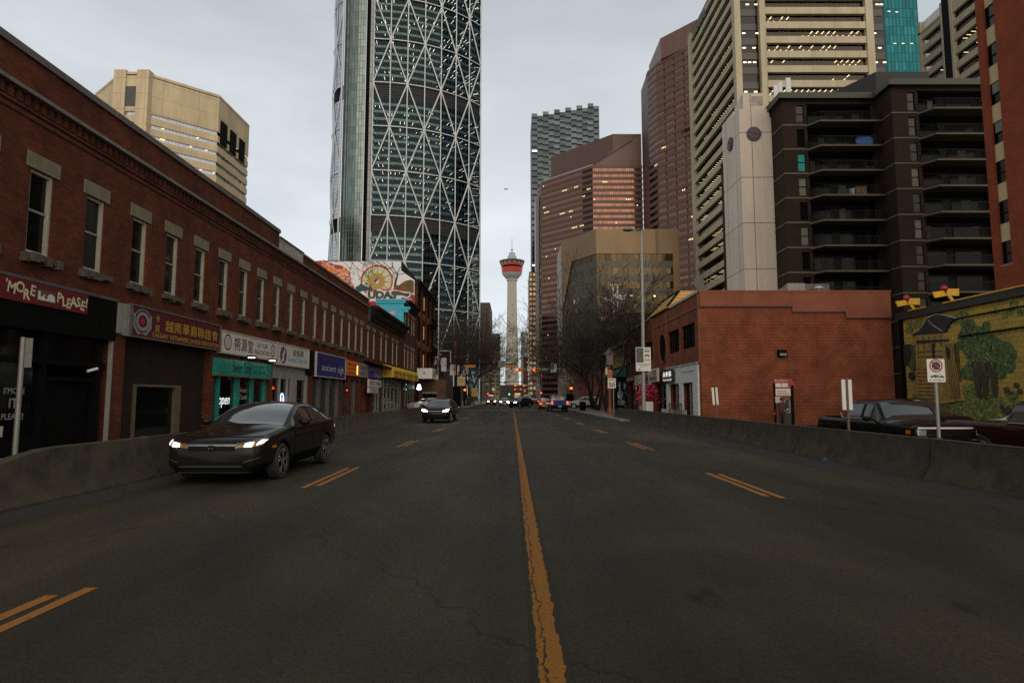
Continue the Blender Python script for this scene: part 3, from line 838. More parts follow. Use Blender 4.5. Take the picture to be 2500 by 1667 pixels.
for (y0, y1, z0, z1) in wins: sash(b2, y0, y1, z0, z1, -12.0, True, False, lh=0.36)
cornice(M(), -12.005, 51.3, 67.6, 8.1, 9.3, 0.75).build('cornice', X['brick_d'], b2)
M().box(-12.0, -11.9, 50.75, 51.28, 7.9, 9.35).build('pilaster_cap', X['stone_d'], b2)
M().box(-28, -12.1, 50.71, 67.6, 9.0, 9.06).build('roof', X['roof'], b2)
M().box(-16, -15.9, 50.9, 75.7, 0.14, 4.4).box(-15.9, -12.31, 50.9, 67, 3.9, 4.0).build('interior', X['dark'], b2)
t6 = M()
for y in (53.25, 54.5, 55.75, 57.9, 59.5, 61.2, 63.2, 65.3, 66.7): t6.box(-12.25, -12.05, y, y + 0.14, 0.14, 3.3)
t6.box(-12.25, -12.06, 56.7, 66.7, 2.55, 2.66); t6.box(-12.25, -12.06, 53.3, 66.7, 0.14, 0.55)
build_each(t6, 'shopfront_post', mat('pale_green_frames', (0.17, 0.19, 0.12), 0.5), b2)
M().box(-12.16, -12.15, 53.3, 66.7, 0.55, 3.3).build('display_window', X['glass_s'], b2)
ii = M()
rnd = random.Random(4)
for i in range(26):
    y = rnd.uniform(57, 66.5); z = rnd.choice([0.9, 1.3, 1.7, 2.1]); ii.box(-13.2, -13.0, y, y + rnd.uniform(0.2, 0.7), z, z + rnd.uniform(0.15, 0.4))
ii.build('shop_goods', mat('shelf_goods', (0.30, 0.24, 0.12), 0.6, var=0.6, scale=2), b2)
cl = M()
for y in (57.6, 59.2, 60.8, 62.4, 64, 65.6): cl.box(-13.3, -12.9, y, y + 0.9, 2.98, 3.02)
cl.build('ceiling_light', glow('green_white_tube', (0.85, 1.0, 0.62), 2.2), b2)

# ---- three-storey end block with turquoise flank
b3 = thing('brick_shop_building', 'narrow three-storey brick building with turquoise painted flank wall and dark cornice', 'building', (-12, 72, 0.14))
wins = [(y - 0.8, y, 4.9, 7.2) for y in (69.0, 71.2, 73.6, 75.2)] + [(y - 0.8, y, 9.0, 11.0) for y in (69.0, 71.2, 73.6, 75.2)]
w = M(); wall_holes(w, a0=67.61, a1=75.9, z0=0.14, z1=11.6, holes=wins + [(68.0, 75.2, 0.14, 3.2)], depth=0.3, **LF)
w.poly([(-12, 75.9, 0.14), (-15, 75.9, 0.14), (-15, 75.9, 12.2), (-12, 75.9, 12.2)])
w.poly([(-15, 67.61, 0.14), (-15, 75.9, 0.14), (-15, 75.9, 12.2), (-15, 67.61, 12.2)])
w.box(-12.3, -12.01, 67.9, 75.9, 11.6, 12.3)
w.build('wall', X['brick_l2'], b3)
for (y0, y1, z0, z1) in wins: sash(b3, y0, y1, z0, z1, -12.0, True, False, lh=0.36)
tw = M().box(-15.0, -12.0, 67.50, 67.607, 9.06, 12.0).box(-15.1, -11.8, 67.36, 67.62, 12.0, 12.25).box(-15.1, -11.65, 67.30, 67.64, 12.252, 12.45)
tw.box(-12.3, -11.3, 67.4, 67.9, 11.3, 11.6).box(-12.0, -11.5, 67.45, 67.9, 11.0, 11.298)
tw.build('painted_flank', X['tealwall'], b3)
gr = M()
gp = [(-14.35, 9.9), (-14.5, 11.1), (-12.6, 11.15), (-13.1, 10.55), (-12.5, 10.0), (-12.5, 9.3), (-13.9, 9.3)]
gr.extr(gp, (0, 67.497, 0), (1, 0, 0), (0, 0, 1), (0, -1, 0), 0, 0.01)
gr.build('graffiti', mat('pale_blue_spray', (0.22, 0.33, 0.45), 0.6, var=0.3, scale=2), b3)
gl_ = M()
for a, b in zip(gp, gp[1:] + gp[:1]): gl_.bar((a[0], 67.48, a[1]), (b[0], 67.48, b[1]), 0.02, 0.06, up=(0, 1, 0))
gl_.cat(text("K", h=1.5, bold=0.0).place(**on_front(-13.4, 10.4, 67.478)))
gl_.build('graffiti_outline', mat('pink_spray', (0.5, 0.38, 0.42), 0.6), b3)
M().sphere((-14.5, 67.45, 11.35), 0.34, 12, (1, 0.1, 0.7)).build('graffiti_patch', X['orange'], b3)
cornice(M(), -12.005, 67.95, 75.9, 11.6, 12.4, 0.7).build('cornice', X['brick_d'], b3)
M().box(-15, -12.1, 67.62, 75.9, 12.0, 12.06).build('roof', X['roof'], b3)
t7 = M()
for y in (68.0, 69.8, 71.5, 73.3, 75.0): t7.box(-12.25, -12.05, y, y + 0.16, 0.14, 3.2)
t7.box(-12.25, -12.05, 68, 75.2, 2.6, 2.75)
build_each(t7, 'shopfront_post', X['steel_d'], b3)
M().box(-12.16, -12.15, 68.1, 75.1, 0.3, 3.2).build('display_window', X['glass_s'], b3)
rnd = random.Random(9)
gd = M()
for i in range(14):
    y = rnd.uniform(68.3, 74.5); z = rnd.choice([0.9, 1.5, 2.0]); gd.box(-13.0, -12.8, y, y + rnd.uniform(0.3, 0.8), z, z + rnd.uniform(0.2, 0.5))
gd.build('shop_goods', mat('red_goods', (0.34, 0.10, 0.07), 0.6, var=0.6, scale=2), b3)
M().box(-13.4, -13.0, 69, 70.2, 2.98, 3.02).box(-13.4, -13.0, 72, 73.2, 2.98, 3.02).build('ceiling_light', X['warm2'], b3)

# ---- dark four-storey building with the mural
b4 = thing('mural_building', 'tall dark brick building with white painted mural on its side wall', 'building', (-18, 85, 0.14))
out = [(-26.5, 0.14), (-26.5, 17.6), (-24.6, 18.7), (-13.9, 18.7), (-13.9, 17.5), (-12.15, 16.25), (-12.15, 0.14)]
w = M().extr(out, (0, 0, 0), (1, 0, 0), (0, 0, 1), (0, 1, 0), 76.0, 94.0)
w.build('wall', X['brick_d'], b4)
fa = M()
for y in (76.1, 80.4, 84.7, 89.0, 93.3): fa.box(-12.15, -11.85, y, y + 0.6, 3.5, 15.8)
build_each(fa, 'pilaster', X['brick_l2'], b4)
fb = M()
for z in (4.2, 8.0, 12.0):
    for y in (77.0, 81.3, 85.6, 89.9): fb.box(-12.15, -12.0, y, y + 3.0, z, z + 0.85)
build_each(fb, 'spandrel', mat('dull_red_panel', (0.13, 0.05, 0.032), 0.7, var=0.2), b4)
for z in (5.1, 8.95, 12.95):
    for y in (77.0, 81.3, 85.6, 89.9):
        f = M().box(-12.15, -12.03, y, y + 0.12, z, z + 2.7).box(-12.15, -12.03, y + 2.88, y + 3.0, z, z + 2.7).box(-12.15, -12.03, y + 1.42, y + 1.58, z, z + 2.7).build('window', X['black'], b4)
        M().box(-12.15, -12.09, y + 0.12, y + 2.88, z + 0.01, z + 2.69).build('pane', X['glass'], f)
        if y in (81.3,):
            M().box(-12.09, -12.07, y + 1.75, y + 2.6, z + 0.5, z + 2.3).build('lit_pane', glow('dim_warm_window', (0.8, 0.5, 0.2), 0.35, True), f)
cornice(M(), -12.15, 76.0, 94.0, 15.4, 16.3, 0.7).build('cornice', X['brick_d'], b4)
rails = M()
for z in (7.95, 11.9):
    rails.box(-11.85, -11.3, 86, 93, z - 0.1, z)
    for i in range(29): rails.box(-11.33, -11.30, 86 + i * 0.25, 86.03 + i * 0.25, z, z + 0.95)
    rails.box(-11.34, -11.29, 86, 93.05, z + 0.95, z + 1.0)
rails.build('fire_escape', X['black'], b4)
# the mural: flat paint on the flank
YM = 76.0
MX = lambda a: -25.24 + 0.007 * a       # drawing units to metres along the wall
MZ = lambda b: 19.556 - 0.00708 * b     # ... and up it
class Paint:
    def __init__(s, name, mt, d): s.m = M(); s.n = name; s.mt = mt; s.d = d
    def raw(s, pts):
        s.m.extr(pts, (0, YM, 0), (1, 0, 0), (0, 0, 1), (0, -1, 0), 0.0, s.d); s.d += 0.00015; return s   # later strokes lie on earlier ones
    def poly(s, pts): return s.raw([(MX(a), MZ(b)) for a, b in pts])
    def ring(s, c, r0, r1, n=40, sq=1.0):
        f = lambda r, i: (c[0] + r * math.cos(2*PI*i/n), c[1] + sq * r * math.sin(2*PI*i/n))
        for i in range(n): s.poly([f(r0, i), f(r1, i), f(r1, i+1), f(r0, i+1)])
        return s
    def disc(s, c, r, n=40): return s.poly([(c[0] + r * math.cos(2*PI*i/n), c[1] + r * math.sin(2*PI*i/n)) for i in range(n)])
    def line(s, pts, w0, w1):
        k = len(pts) - 1
        for i in range(k):
            a, b = Vector(pts[i]), Vector(pts[i+1]); d_ = (b - a)
            if d_.length < 1e-6: continue
            nn = Vector((-d_.y, d_.x)).normalized(); wa = w0 + (w1 - w0) * i / k; wb = w0 + (w1 - w0) * (i+1) / k
            s.poly([tuple(a + nn*wa/2), tuple(a - nn*wa/2), tuple(b - nn*wb/2), tuple(b + nn*wb/2)])
        return s
    def done(s): return s.m.build(s.n, s.mt, b4)
def paint(name, mt, d=0.012): return Paint(name, mt, d)
paint('mural_ground', mat('white_wall_paint', (0.66, 0.64, 0.63), 0.8, var=0.06, scale=0.6), 0.010).raw([(-26.4, 8.0), (-26.4, 17.6), (-24.6, 18.6), (-13.92, 18.65), (-13.92, 17.45), (-12.2, 16.2), (-12.2, 8.0)]).done()
paint('mural_flame', mat('mural_vermilion', (0.42, 0.060, 0.022), 0.8, var=0.55, scale=1.6), 0.020).poly([(60, 130), (230, 110), (330, 145), (420, 190), (545, 205), (640, 265), (705, 350), (715, 460), (735, 510), (775, 560), (790, 640), (800, 800), (60, 800)]).done()
p = paint('mural_flame_orange', mat('mural_orange', (0.66, 0.19, 0.02), 0.8, var=0.4, scale=1.5), 0.030)
for a in ((300, 220), (400, 300), (560, 360), (330, 290), (520, 300), (600, 430), (640, 330)): p.poly([(a[0] - 80, a[1] + 15), (a[0] - 10, a[1] - 42), (a[0] + 95, a[1] + 5), (a[0] + 20, a[1] + 40)])
p.done()
p = paint('mural_flame_lines', X['signwhite'], 0.045)
rnd = random.Random(5)
for i in range(15):
    a = rnd.uniform(180, 640); b = a * 0.62 + rnd.uniform(-10, 150)
    p.line([(a + t * 24, b + t * 6 - 20 * math.sin(t * 1.1 + i)) for t in range(7)], 11, 4)
for c in ((315, 165), (395, 235), (655, 380), (680, 440), (735, 560), (590, 275)): p.ring(c, 13, 24, 14)
p.done()
cc = (1185, 490)
paint('mural_wheel_face', mat('mural_cream', (0.52, 0.50, 0.30), 0.8, var=0.15), 0.020).disc(cc, 270, 56).done()
paint('mural_wheel_rim', mat('mural_rim_red', (0.42, 0.06, 0.03), 0.8, var=0.2), 0.030).ring(cc, 262, 290, 56).done()
p = paint('mural_wheel_spokes', mat('mural_line_brown', (0.10, 0.08, 0.05), 0.8), 0.045)
for k in range(12):
    a = 2 * PI * k / 12 + 0.05
    p.line([(cc[0] + 150 * math.cos(a), cc[1] + 150 * math.sin(a)), (cc[0] + 262 * math.cos(a), cc[1] + 262 * math.sin(a))], 5, 5)
    p.disc((cc[0] + 158 * math.cos(a), cc[1] + 158 * math.sin(a)), 9, 8)
p.done()
paint('mural_wheel_hub', mat('mural_ochre', (0.38, 0.24, 0.06), 0.85, var=0.35, scale=5), 0.055).disc(cc, 150, 40).done()
paint('mural_wheel_hub_ring', mat('mural_gold', (0.55, 0.38, 0.12), 0.8), 0.062).ring(cc, 138, 144, 40).done()
paint('mural_yin', X['signwhite'], 0.060).disc(cc, 42, 28).done()
p = paint('mural_yang', X['signblack'], 0.068)
yy = [(cc[0] + 42 * math.cos(a), cc[1] - 42 * math.sin(a)) for a in [PI/2 + PI * i / 16 for i in range(17)]]
yy += [(cc[0] - 21 * math.sin(PI * i / 10), cc[1] + 21 + 21 * math.cos(PI * i / 10)) for i in range(1, 10)]
yy += [(cc[0] + 21 * math.sin(PI * i / 10), cc[1] - 21 + 21 * math.cos(PI * i / 10)) for i in range(0, 10)]
p.poly(yy).done()
p = paint('mural_tree', mat('mural_tree_black', (0.028, 0.024, 0.022), 0.8), 0.040)
rnd = random.Random(12)
def twig2(x, z, a, L, w, d):
    pts = [(x, z)]
    for i in range(5):
        a += rnd.uniform(-0.35, 0.35); x += math.cos(a) * L / 5; z -= math.sin(a) * L / 5
        if z < 125 or x > 1840 or (x > 1600 and z < 215 + (x - 1620) * 0.75): break
        pts.append((x, z))
    if len(pts) > 1: p.line(pts, w, w * 0.55)
    if d > 0 and len(pts) > 3:
        for k in range(2): twig2(pts[-1][0], pts[-1][1], a + rnd.uniform(-0.9, 0.9), L * 0.72, w * 0.6, d - 1)
p.line([(1510, 620), (1515, 540), (1530, 470), (1550, 400), (1548, 360)], 44, 22)
twig2(1548, 360, 2.1, 190, 15, 4); twig2(1548, 365, 1.3, 150, 14, 4); twig2(1548, 385, 0.35, 200, 9, 3); twig2(1525, 470, 2.3, 260, 12, 4)
for x0 in (420, 560, 700, 860, 1010, 1180, 1300): twig2(x0, 135, rnd.uniform(-1.1, -0.3), 160, 5, 2)
for x0 in (760, 1120, 980): twig2(x0, 135, rnd.uniform(-2.8, -2.1), 170, 5, 2)
p.done()
paint('mural_hill', mat('mural_brown', (0.12, 0.075, 0.024), 0.85, var=0.45, scale=1.4), 0.060).poly([(1495, 640), (1505, 545), (1580, 568), (1640, 520), (1700, 485), (1790, 462), (1850, 492), (1850, 700), (1495, 700)]).done()
p = paint('mural_bush', mat('mural_blue_black', (0.022, 0.055, 0.075), 0.8, var=0.5, scale=3), 0.070)
for i in range(40): p.disc((rnd.uniform(820, 1090), 660 - abs(rnd.gauss(0, 45))), rnd.uniform(12, 30), 10)
p.done()
paint('mural_banner', mat('mural_crimson', (0.30, 0.012, 0.02), 0.8, var=0.2), 0.085).poly([(1000, 800), (1010, 690), (1100, 650), (1260, 625), (1460, 640), (1500, 620), (1700, 650), (1770, 700), (1860, 740), (1860, 1250), (1000, 1250)]).done()
paint('mural_graffiti_halo', X['signwhite'], 0.092).poly([(990, 730), (1020, 685), (1180, 672), (1205, 632), (1270, 632), (1290, 655), (1400, 660), (1470, 640), (1700, 680), (1790, 685), (1800, 760), (1740, 800), (1640, 775), (1620, 850), (1000, 850)]).done()
p = paint('mural_graffiti', X['signblack'], 0.097)
p.poly([(1480, 672), (1580, 668), (1690, 705), (1770, 700), (1780, 745), (1730, 775), (1650, 745), (1520, 740)])
p.m.cat(text("UDAS", w=3.6, h=1.0, bold=0.06).place(**on_front(MX(1290), MZ(735), YM - 0.105)))
p.done()
text("WEST\nTOWN", w=1.05, h=0.95).place(**on_front(MX(1765), MZ(870), YM - 0.105)).build('mural_lettering', X['signwhite'], b4)

# ---- small things on and behind the left roofs
g = thing('brown_gabled_roof', 'low brown gabled roof showing behind the brick parapet beside the mural', 'roof', (-21, 58, 9))
M().extr([(-25, 9.06), (-25, 11.2), (-22.0, 12.3), (-19.0, 11.2), (-19.0, 9.06)], (0, 0, 0), (1, 0, 0), (0, 0, 1), (0, 1, 0), 56, 62).build('gable', X['brick_l2'], g)
v = thing('roof_vent', 'grey curved vent hood standing on the brick roof', 'vent', (-17.6, 48, 9.05))
vm = M(); pts = [(-17.6 + 0.45 * math.cos(a) - 0.45, 48, 10.4 + 0.45 * math.sin(a)) for a in [PI * i / 10 for i in range(11)]]
vm.tube((-17.6, 48, 9.05), (-17.6, 48, 10.4), 0.3, 0.3, 14); vm.path(pts, 0.3, 14)
vm.build('hood', X['steel_d'], v, smooth=40)
for i, y in enumerate((24.8, 26.5, 27.1)):
    o = M().box(-12.6, -12.45, y, y + 0.12, 9.05, 10.33 + 0.05 * i).box(-12.66, -12.4, y - 0.1, y + 0.22, 10.33 + 0.05 * i, 10.42 + 0.05 * i).build('roof_pipe', X['steel_d'])
    tag(o, ['short dark roof pipe nearest the camera above the long parapet', 'middle short dark roof pipe of three above the long parapet', 'farthest short dark roof pipe of three above the long parapet'][i], 'pipe', 'roof pipes')
# ================================================================ TOWERS
def offset_poly(pts, d):
    """move an open plan polyline sideways (positive = outwards, right of travel)"""
    out = []
    for i, p in enumerate(pts):
        ds = []
        if i > 0: ds.append((Vector(p) - Vector(pts[i-1])).normalized())
        if i < len(pts) - 1: ds.append((Vector(pts[i+1]) - Vector(p)).normalized())
        n = Vector((0, 0))
        for q in ds: n += Vector((q.y, -q.x))
        n /= len(ds)
        n = n / max(0.3, n.length_squared)
        out.append((p[0] + n.x * d, p[1] + n.y * d))
    return out
# plan polylines run so that the outside (towards the viewer) is on the right: left -> right along the front

def lights_on_ceiling(pts, zs, depth, prob, step, seed, size=(1.1, 0.28), rows=(1.0, 2.6), along=False):
    """small fluorescent strips under each ceiling behind a facade"""
    rnd = random.Random(seed); m = M()
    for z in zs:
        fl = rnd.random()
        for a, b in zip(pts[:-1], pts[1:]):
            a, b = Vector(a), Vector(b); L = (b - a).length
            if L < 1.5: continue
            d = (b - a) / L; n = Vector((-d.y, d.x))
            k = int(L / step)
            run = rnd.random() < prob
            for i in range(k):
                if rnd.random() < 0.16: run = rnd.random() < prob * (0.6 + fl * 0.9)
                if not run: continue
                for r_ in rows:
                    if rnd.random() < 0.25: continue
                    c = a + d * ((i + 0.5) * step) + n * (r_ + rnd.uniform(-0.1, 0.1))
                    u, w = (d, n) if along else (n, d)
                    u = u * size[0] / 2; w = w * size[1] / 2
                    m.poly([(*(c - u - w), z), (*(c + u - w), z), (*(c + u + w), z), (*(c - u + w), z)])
    return m

# ---------------- curved diagrid tower
bow = thing('diagrid_tower', 'very tall curved dark glass tower with white triangular lattice on its face', 'skyscraper', (-55, 330, 0))
face = [(-70.7, 300.0), (-62.2, 300.8), (-53.75, 302.5), (-45.35, 305.3), (-37.4, 309.1), (-30.1, 313.8), (-23.5, 319.4), (-17.8, 325.8), (-18.3, 335.0), (-19.6, 344.0)]
TOP = 236.0; FH = 3.85; R0 = 0.0
rows_z = [23.05 + 23.1 * k for k in range(0, 10)]    # node rows
X['bow_glass'] = see_glass('tower_glass', (0.12, 0.18, 0.20), (0.42, 0.46, 0.46), 0.03, 0.03, 0.15)
fine = [face[0]]
for a, b in zip(face[:-1], face[1:]):
    for t in (0.25, 0.5, 0.75, 1): fine.append((a[0] + (b[0]-a[0])*t, a[1] + (b[1]-a[1])*t))
mech = [(161.8 - 7.7, 161.8), (92.4 - 7.7, 92.4), (23.05 - 5, 23.05)]
gm = M(); z = 0.5
zz_ = sorted([0.5] + [v for p_ in mech for v in p_] + [TOP])
for a, b in zip(zz_[:-1], zz_[1:]):
    if not any(abs(a - q[0]) < 0.1 for q in mech): gm.strip(fine, a, b)
gm.build('curtain_wall', X['bow_glass'], bow)
X['louv'] = mat('dark_louvre', (0.012, 0.012, 0.012), 0.6, 0.3, var=0.2)
for a, b in mech:
    lv = M().strip(offset_poly(fine, -0.3), a, b)
    for i in range(6): lv.strip(fine, a + 0.2 + i * (b - a) / 6, a + 0.75 + i * (b - a) / 6)
    lv.build('mechanical_louvre', X['louv'], bow)
inner = offset_poly(fine, -4.6)
M().strip(inner, 0, TOP).build('core_wall', mat('tower_core', (0.17, 0.225, 0.235), 0.9, var=0.3, scale=0.2), bow)
sl = M(); mu = M(); fz = [v for v in [23.05 + FH * k for k in range(-5, 56)] if v < TOP - 1]
for zf in fz:
    o_ = offset_poly(fine, -0.12)
    for i in range(len(o_) - 1):
        sl.add([(*o_[i], zf), (*o_[i+1], zf), (*inner[i+1], zf), (*inner[i], zf)], [(0, 1, 2, 3)])
    sl.strip(o_, zf - 0.35, zf + 0.55)
sg_ = M(); og = offset_poly(fine, 0.06)
for zf in fz:
    if not any(a - 0.6 < zf < b + 0.3 for a, b in mech): sg_.strip(og, zf - 0.45, zf + 0.75)
sg_.build('spandrel_glass', coated('spandrel_glass_teal', (0.060, 0.092, 0.100), 0.14, (1.5, 3.85, 0.08), 0.25, 0.1), bow)
sl.build('floor_slabs', mat('slab_edge', (0.010, 0.012, 0.012), 0.8, var=0.2), bow)
for i in range(len(fine)):
    if i % 4: mu.tube((fine[i][0], fine[i][1] - 0.02, 0.5), (fine[i][0], fine[i][1] - 0.02, TOP), 0.05, n=4, cap=False)
mu.build('mullions', mat('tower_mullion', (0.045, 0.055, 0.055), 0.5, 0.5), bow)
lights_on_ceiling(fine, [v - 0.4 for v in fz if not any(a - 1 < v < b + 1 for a, b in mech)], 9, 0.36, 2.1, 31, (1.4, 0.12), (1.3, 3.0)).build('ceiling_lights', X['cool'], bow, kind='stuff')
X['latt'] = mat('white_lattice_steel', (0.40, 0.415, 0.43), 0.45, 0.2, var=0.10, scale=0.4)
dg_ = M()
fo = offset_poly(face, 0.55)
rz = [0.0] + rows_z + [TOP]
for k, (x, y) in enumerate(fo):
    dg_.bar((x, y, 0), (x, y, TOP), 0.5, 0.5, up=(0, 1, 0))
for z in rz[1:]:
    for a, b in zip(fo[:-1], fo[1:]): dg_.bar((*a, z), (*b, z), 0.5, 0.46)
for r_, (z0, z1) in enumerate(zip(rz[:-1], rz[1:])):
    for k in range(len(fo) - 1):
        # nodes at (k, row) with even k + row (row 4 = 115 m has nodes at k = 0, 2, 4 ...)
        if (k + r_) % 2 == 1: a, b = (fo[k], z0), (fo[k+1], z1)
        else: a, b = (fo[k+1], z0), (fo[k], z1)
        dg_.bar((*a[0], a[1]), (*b[0], b[1]), 0.60, 0.6, up=(0, 1, 0))
dg_.build('diagrid', X['latt'], bow)
# edge pier, dark reveal, green atrium wall, second reveal, silver flank
M().box(-72.5, -71.2, 299.6, 301, 0, TOP).build('edge_pier', panel('edge_panels', (0.28, 0.27, 0.25), (0.06, 0.06, 0.06), 1.5, 3.85, 0.12), bow)
M().box(-75.2, -72.5, 302.5, 303, 0, TOP).box(-87.0, -85.5, 304.5, 305, 0, TOP).build('reveal', X['black'], bow)
atr = [(-85.7, 301.6), (-82.5, 300.9), (-79, 300.4), (-75.0, 300.1)]
M().strip(atr, 0, TOP).build('atrium_wall', coated('atrium_glass', (0.165, 0.195, 0.175), 0.2, (1.25, 3.85, 0.09), 0.22, 0.12), bow)
am = M()
for zf in fz: am.strip(offset_poly(atr, 0.1), zf - 0.08, zf + 0.08)
for t in range(9):
    a = -85.6 + t * 1.32; am.box(a, a + 0.10, 300.0 + (0.12 * (8 - t)) , 300.2 + 0.2 * (8 - t), 0, TOP)
am.build('atrium_mullions', mat('atrium_mullion', (0.16, 0.20, 0.17), 0.5, 0.3), bow)
fl = [(-96.8, 328), (-96.2, 320), (-94.6, 312), (-91.5, 306.5), (-87.0, 303.0)]
M().strip(fl, 0, 84.7).strip(fl, 92.4, 154.1).strip(fl, 161.8, TOP).build('flank_wall', coated('silver_flank_glass', (0.44, 0.45, 0.46), 0.18, (1.5, 1.925, 0.10), 0.12, 0.1), bow)
M().strip(offset_poly(fl, -0.4), 84.7, 92.4).strip(offset_poly(fl, -0.4), 154.1, 161.8).build('flank_louvres', X['black'], bow)
fd = M(); fo2 = offset_poly(fl, 0.4)
fd.box(-87.9, -87.1, 302.6, 303.4, 0, TOP)
for z in rz[1:]:
    for a, b in zip(fo2[:-1], fo2[1:]): fd.bar((*a, z), (*b, z), 0.2, 0.2)
for r_, (z0, z1) in enumerate(zip(rz[:-1], rz[1:])):
    for k in range(4):
        a, b = ((fo2[k], z0), (fo2[k+1], z1)) if (k + r_) % 2 else ((fo2[k+1], z0), (fo2[k], z1))
        fd.bar((*a[0], a[1]), (*b[0], b[1]), 0.32, 0.3, up=(0, 1, 0))
fd.build('flank_lattice', X['latt'], bow)
M().prism([(-96, 330), (-87, 304), (-75, 302.5), (-62, 302), (-45, 307), (-30, 316), (-18, 327), (-20, 350), (-60, 372)], TOP - 0.6, TOP - 0.1).build('roof', X['roof'], bow)

# ---------------- generic banded tower
def banded(name, label, loc, plan, z0, z1, fh, sh, m_sp, m_gl, lit=0.0, lseed=1, out=0.25, roof=True, close=None, zt=None, panes=True, lmat='warm'):
    """office tower: glass skin along plan, one spandrel band per storey set proud of it"""
    t = thing(name, label, 'skyscraper', loc)
    M().strip(plan, z0, z1).build('window_wall', m_gl, t)
    z = z1; po = offset_poly(plan, out); first = True
    k = 0
    while z - sh > z0 and k < 95:
        M().strip(po, z - sh, z, ledge=out + 0.1).build('spandrel_band', m_sp, t); z -= fh; k += 1
    if roof:
        pp = list(plan) + (close or [])
        M().prism(pp, z1 - 0.5, z1 - 0.3).build('roof', X['roof'], t)
        if close:
            bk = [plan[-1]] + close + [plan[0]]
            M().strip(bk, z0, z1).build('back_wall', m_sp, t)
    if lit:
        rnd = random.Random(lseed); m = M(); pl_ = offset_poly(plan, 0.05)
        z = z1 - fh
        while z > z0 + 2:
            for a, b in zip(pl_[:-1], pl_[1:]):
                a, b = Vector(a), Vector(b); L = (b - a).length; d = (b - a) / max(L, .01); i = 0.8
                while i < L - 1.5:
                    if rnd.random() < lit:
                        n_ = rnd.choice([1, 1, 2, 3, 4])
                        for q in range(n_):
                            if i + 1.0 > L: break
                            c = a + d * i; e = c + d * 0.62
                            m.poly([(*c, z + 0.25), (*e, z + 0.25), (*e, z + (fh - sh) * 0.5), (*c, z + (fh - sh) * 0.5)]); i += 1.25
                    i += 1.25
            z -= fh
        if m.f: m.build('lit_windows', X[lmat], t, kind='stuff')
    return t

X['brownspan'] = mat('brown_granite_spandrel', (0.088, 0.037, 0.023), 0.5, var=0.12, scale=0.3)
X['brownglass'] = coated('bronze_pink_glass', (0.17, 0.088, 0.062), 0.10, (1.45, 4.2, 0.10), 0.22, 0.10)
# lower brown tower
se = banded('brown_office_tower', 'lower of the two brown banded office towers, with slanted roof', (57, 440, 0), [(21.0, 490), (22.2, 454), (56.7, 420), (91.5, 420), (91.6, 470)], 0, 164.5, 4.2, 2.0, X['brownspan'], X['brownglass'], 0.016, 5, close=[(91.6, 500), (21, 500)])
ub = M().prism([(30.1, 462), (71.5, 420.3), (91.4, 420.3), (91.4, 475), (30.1, 475)], 164.2, 187.6)
ub.build('penthouse', X['brownspan'], se)
M().add([(56.7, 419.7, 164.5), (71.5, 419.7, 164.5), (91.4, 419.7, 164.5), (91.4, 419.7, 187.7), (85, 419.7, 182.5), (72.4, 419.7, 176.5), (66, 419.7, 171.0)], [(0, 1, 2, 3, 4, 5, 6)]).build('gable_wall', panel('brown_gable_panels', (0.115, 0.050, 0.031), (0.07, 0.035, 0.03), 8.6, 4.2, 0.14, 0.45), se)
M().prism([(22.0, 454), (56.9, 419.5), (57.6, 420.5), (23.2, 455)], 164.3, 165.3).prism([(22.1, 455), (22.1, 462), (30, 462)], 164.3, 164.9).build('roof_edge', X['coping_l'], se)
rv = M().bar((56.9, 419.5, 165.0), (85, 419.5, 182.6), 0.4, 1.3, up=(0, 1, 0)); rv.build('roof_groove', mat('brown_reveal', (0.06, 0.035, 0.027), 0.6), se)
M().box(18.4, 21.2, 470, 490, 0, 159).build('side_pier', mat('pale_pinkish_pier', (0.24, 0.20, 0.19), 0.4, var=0.1), se)
# taller brown tower
sw = banded('brown_office_tower', 'taller of the two brown banded office towers, behind the beige tower', (105, 385, 0), [(91.0, 395), (94.2, 384), (113.2, 359), (150, 359)], 0, 219.3, 4.55, 2.3, X['brownspan'], X['brownglass'], 0.006, 8, close=[(150, 420), (92, 420)])
M().prism([(96.2, 379), (115.0, 357.6), (150, 357.6), (150, 412), (96.2, 412)], 219.2, 233.5).build('penthouse', panel('brown_tower_panels', (0.125, 0.055, 0.034), (0.06, 0.03, 0.03), 9.0, 30, 0.12, 0.45), sw)
M().prism([(91.0, 395), (94.2, 384), (96.2, 390), (91, 400)], 219.1, 220.0).build('roof_edge', X['coping_l'], sw)

# ---------------- stepped glass tower far behind
tel = thing('pixel_glass_tower', 'distant green grey glass tower with stepped pixel-like modules and rising roofline', 'skyscraper', (50, 560, 0))
M().box(18.6, 82.6, 561.6, 600, 0, 268).build('core', mat('dark_green_recess', (0.020, 0.030, 0.030), 0.6), tel)
X['pix'] = coated('pixel_glass', (0.048, 0.064, 0.074), 0.10, (5.3, 5.6, 0.0), 0.35, 0.15)
pxm = M(); pxd = M(); lt = M(); rnd = random.Random(3)
CW = 5.33; RH = 5.75
for c in range(12):
    top = 269.5 + (c // 2) * 2.0
    r_ = 0; z = top - (0 if c % 2 == 0 else 2.6)
    while z > 90:
        x0 = 18.6 + c * CW
        pxm.box(x0, x0 + CW, 560.0, 562.2, z - 3.5, z)
        pxd.box(x0 + 0.02, x0 + CW - 0.02, 561.2, 561.65, z - RH, z - 3.52)
        if rnd.random() < 0.06: lt.box(x0 + 0.5, x0 + CW - 0.5, 559.95, 559.99, z - 2.6, z - 1.6)
        z -= RH
pxm.build('glass_modules', X['pix'], tel)
pxd.build('recessed_band', mat('teal_black_band', (0.014, 0.020, 0.020), 0.4), tel)
lt.build('lit_windows', X['cool'], tel, kind='stuff')

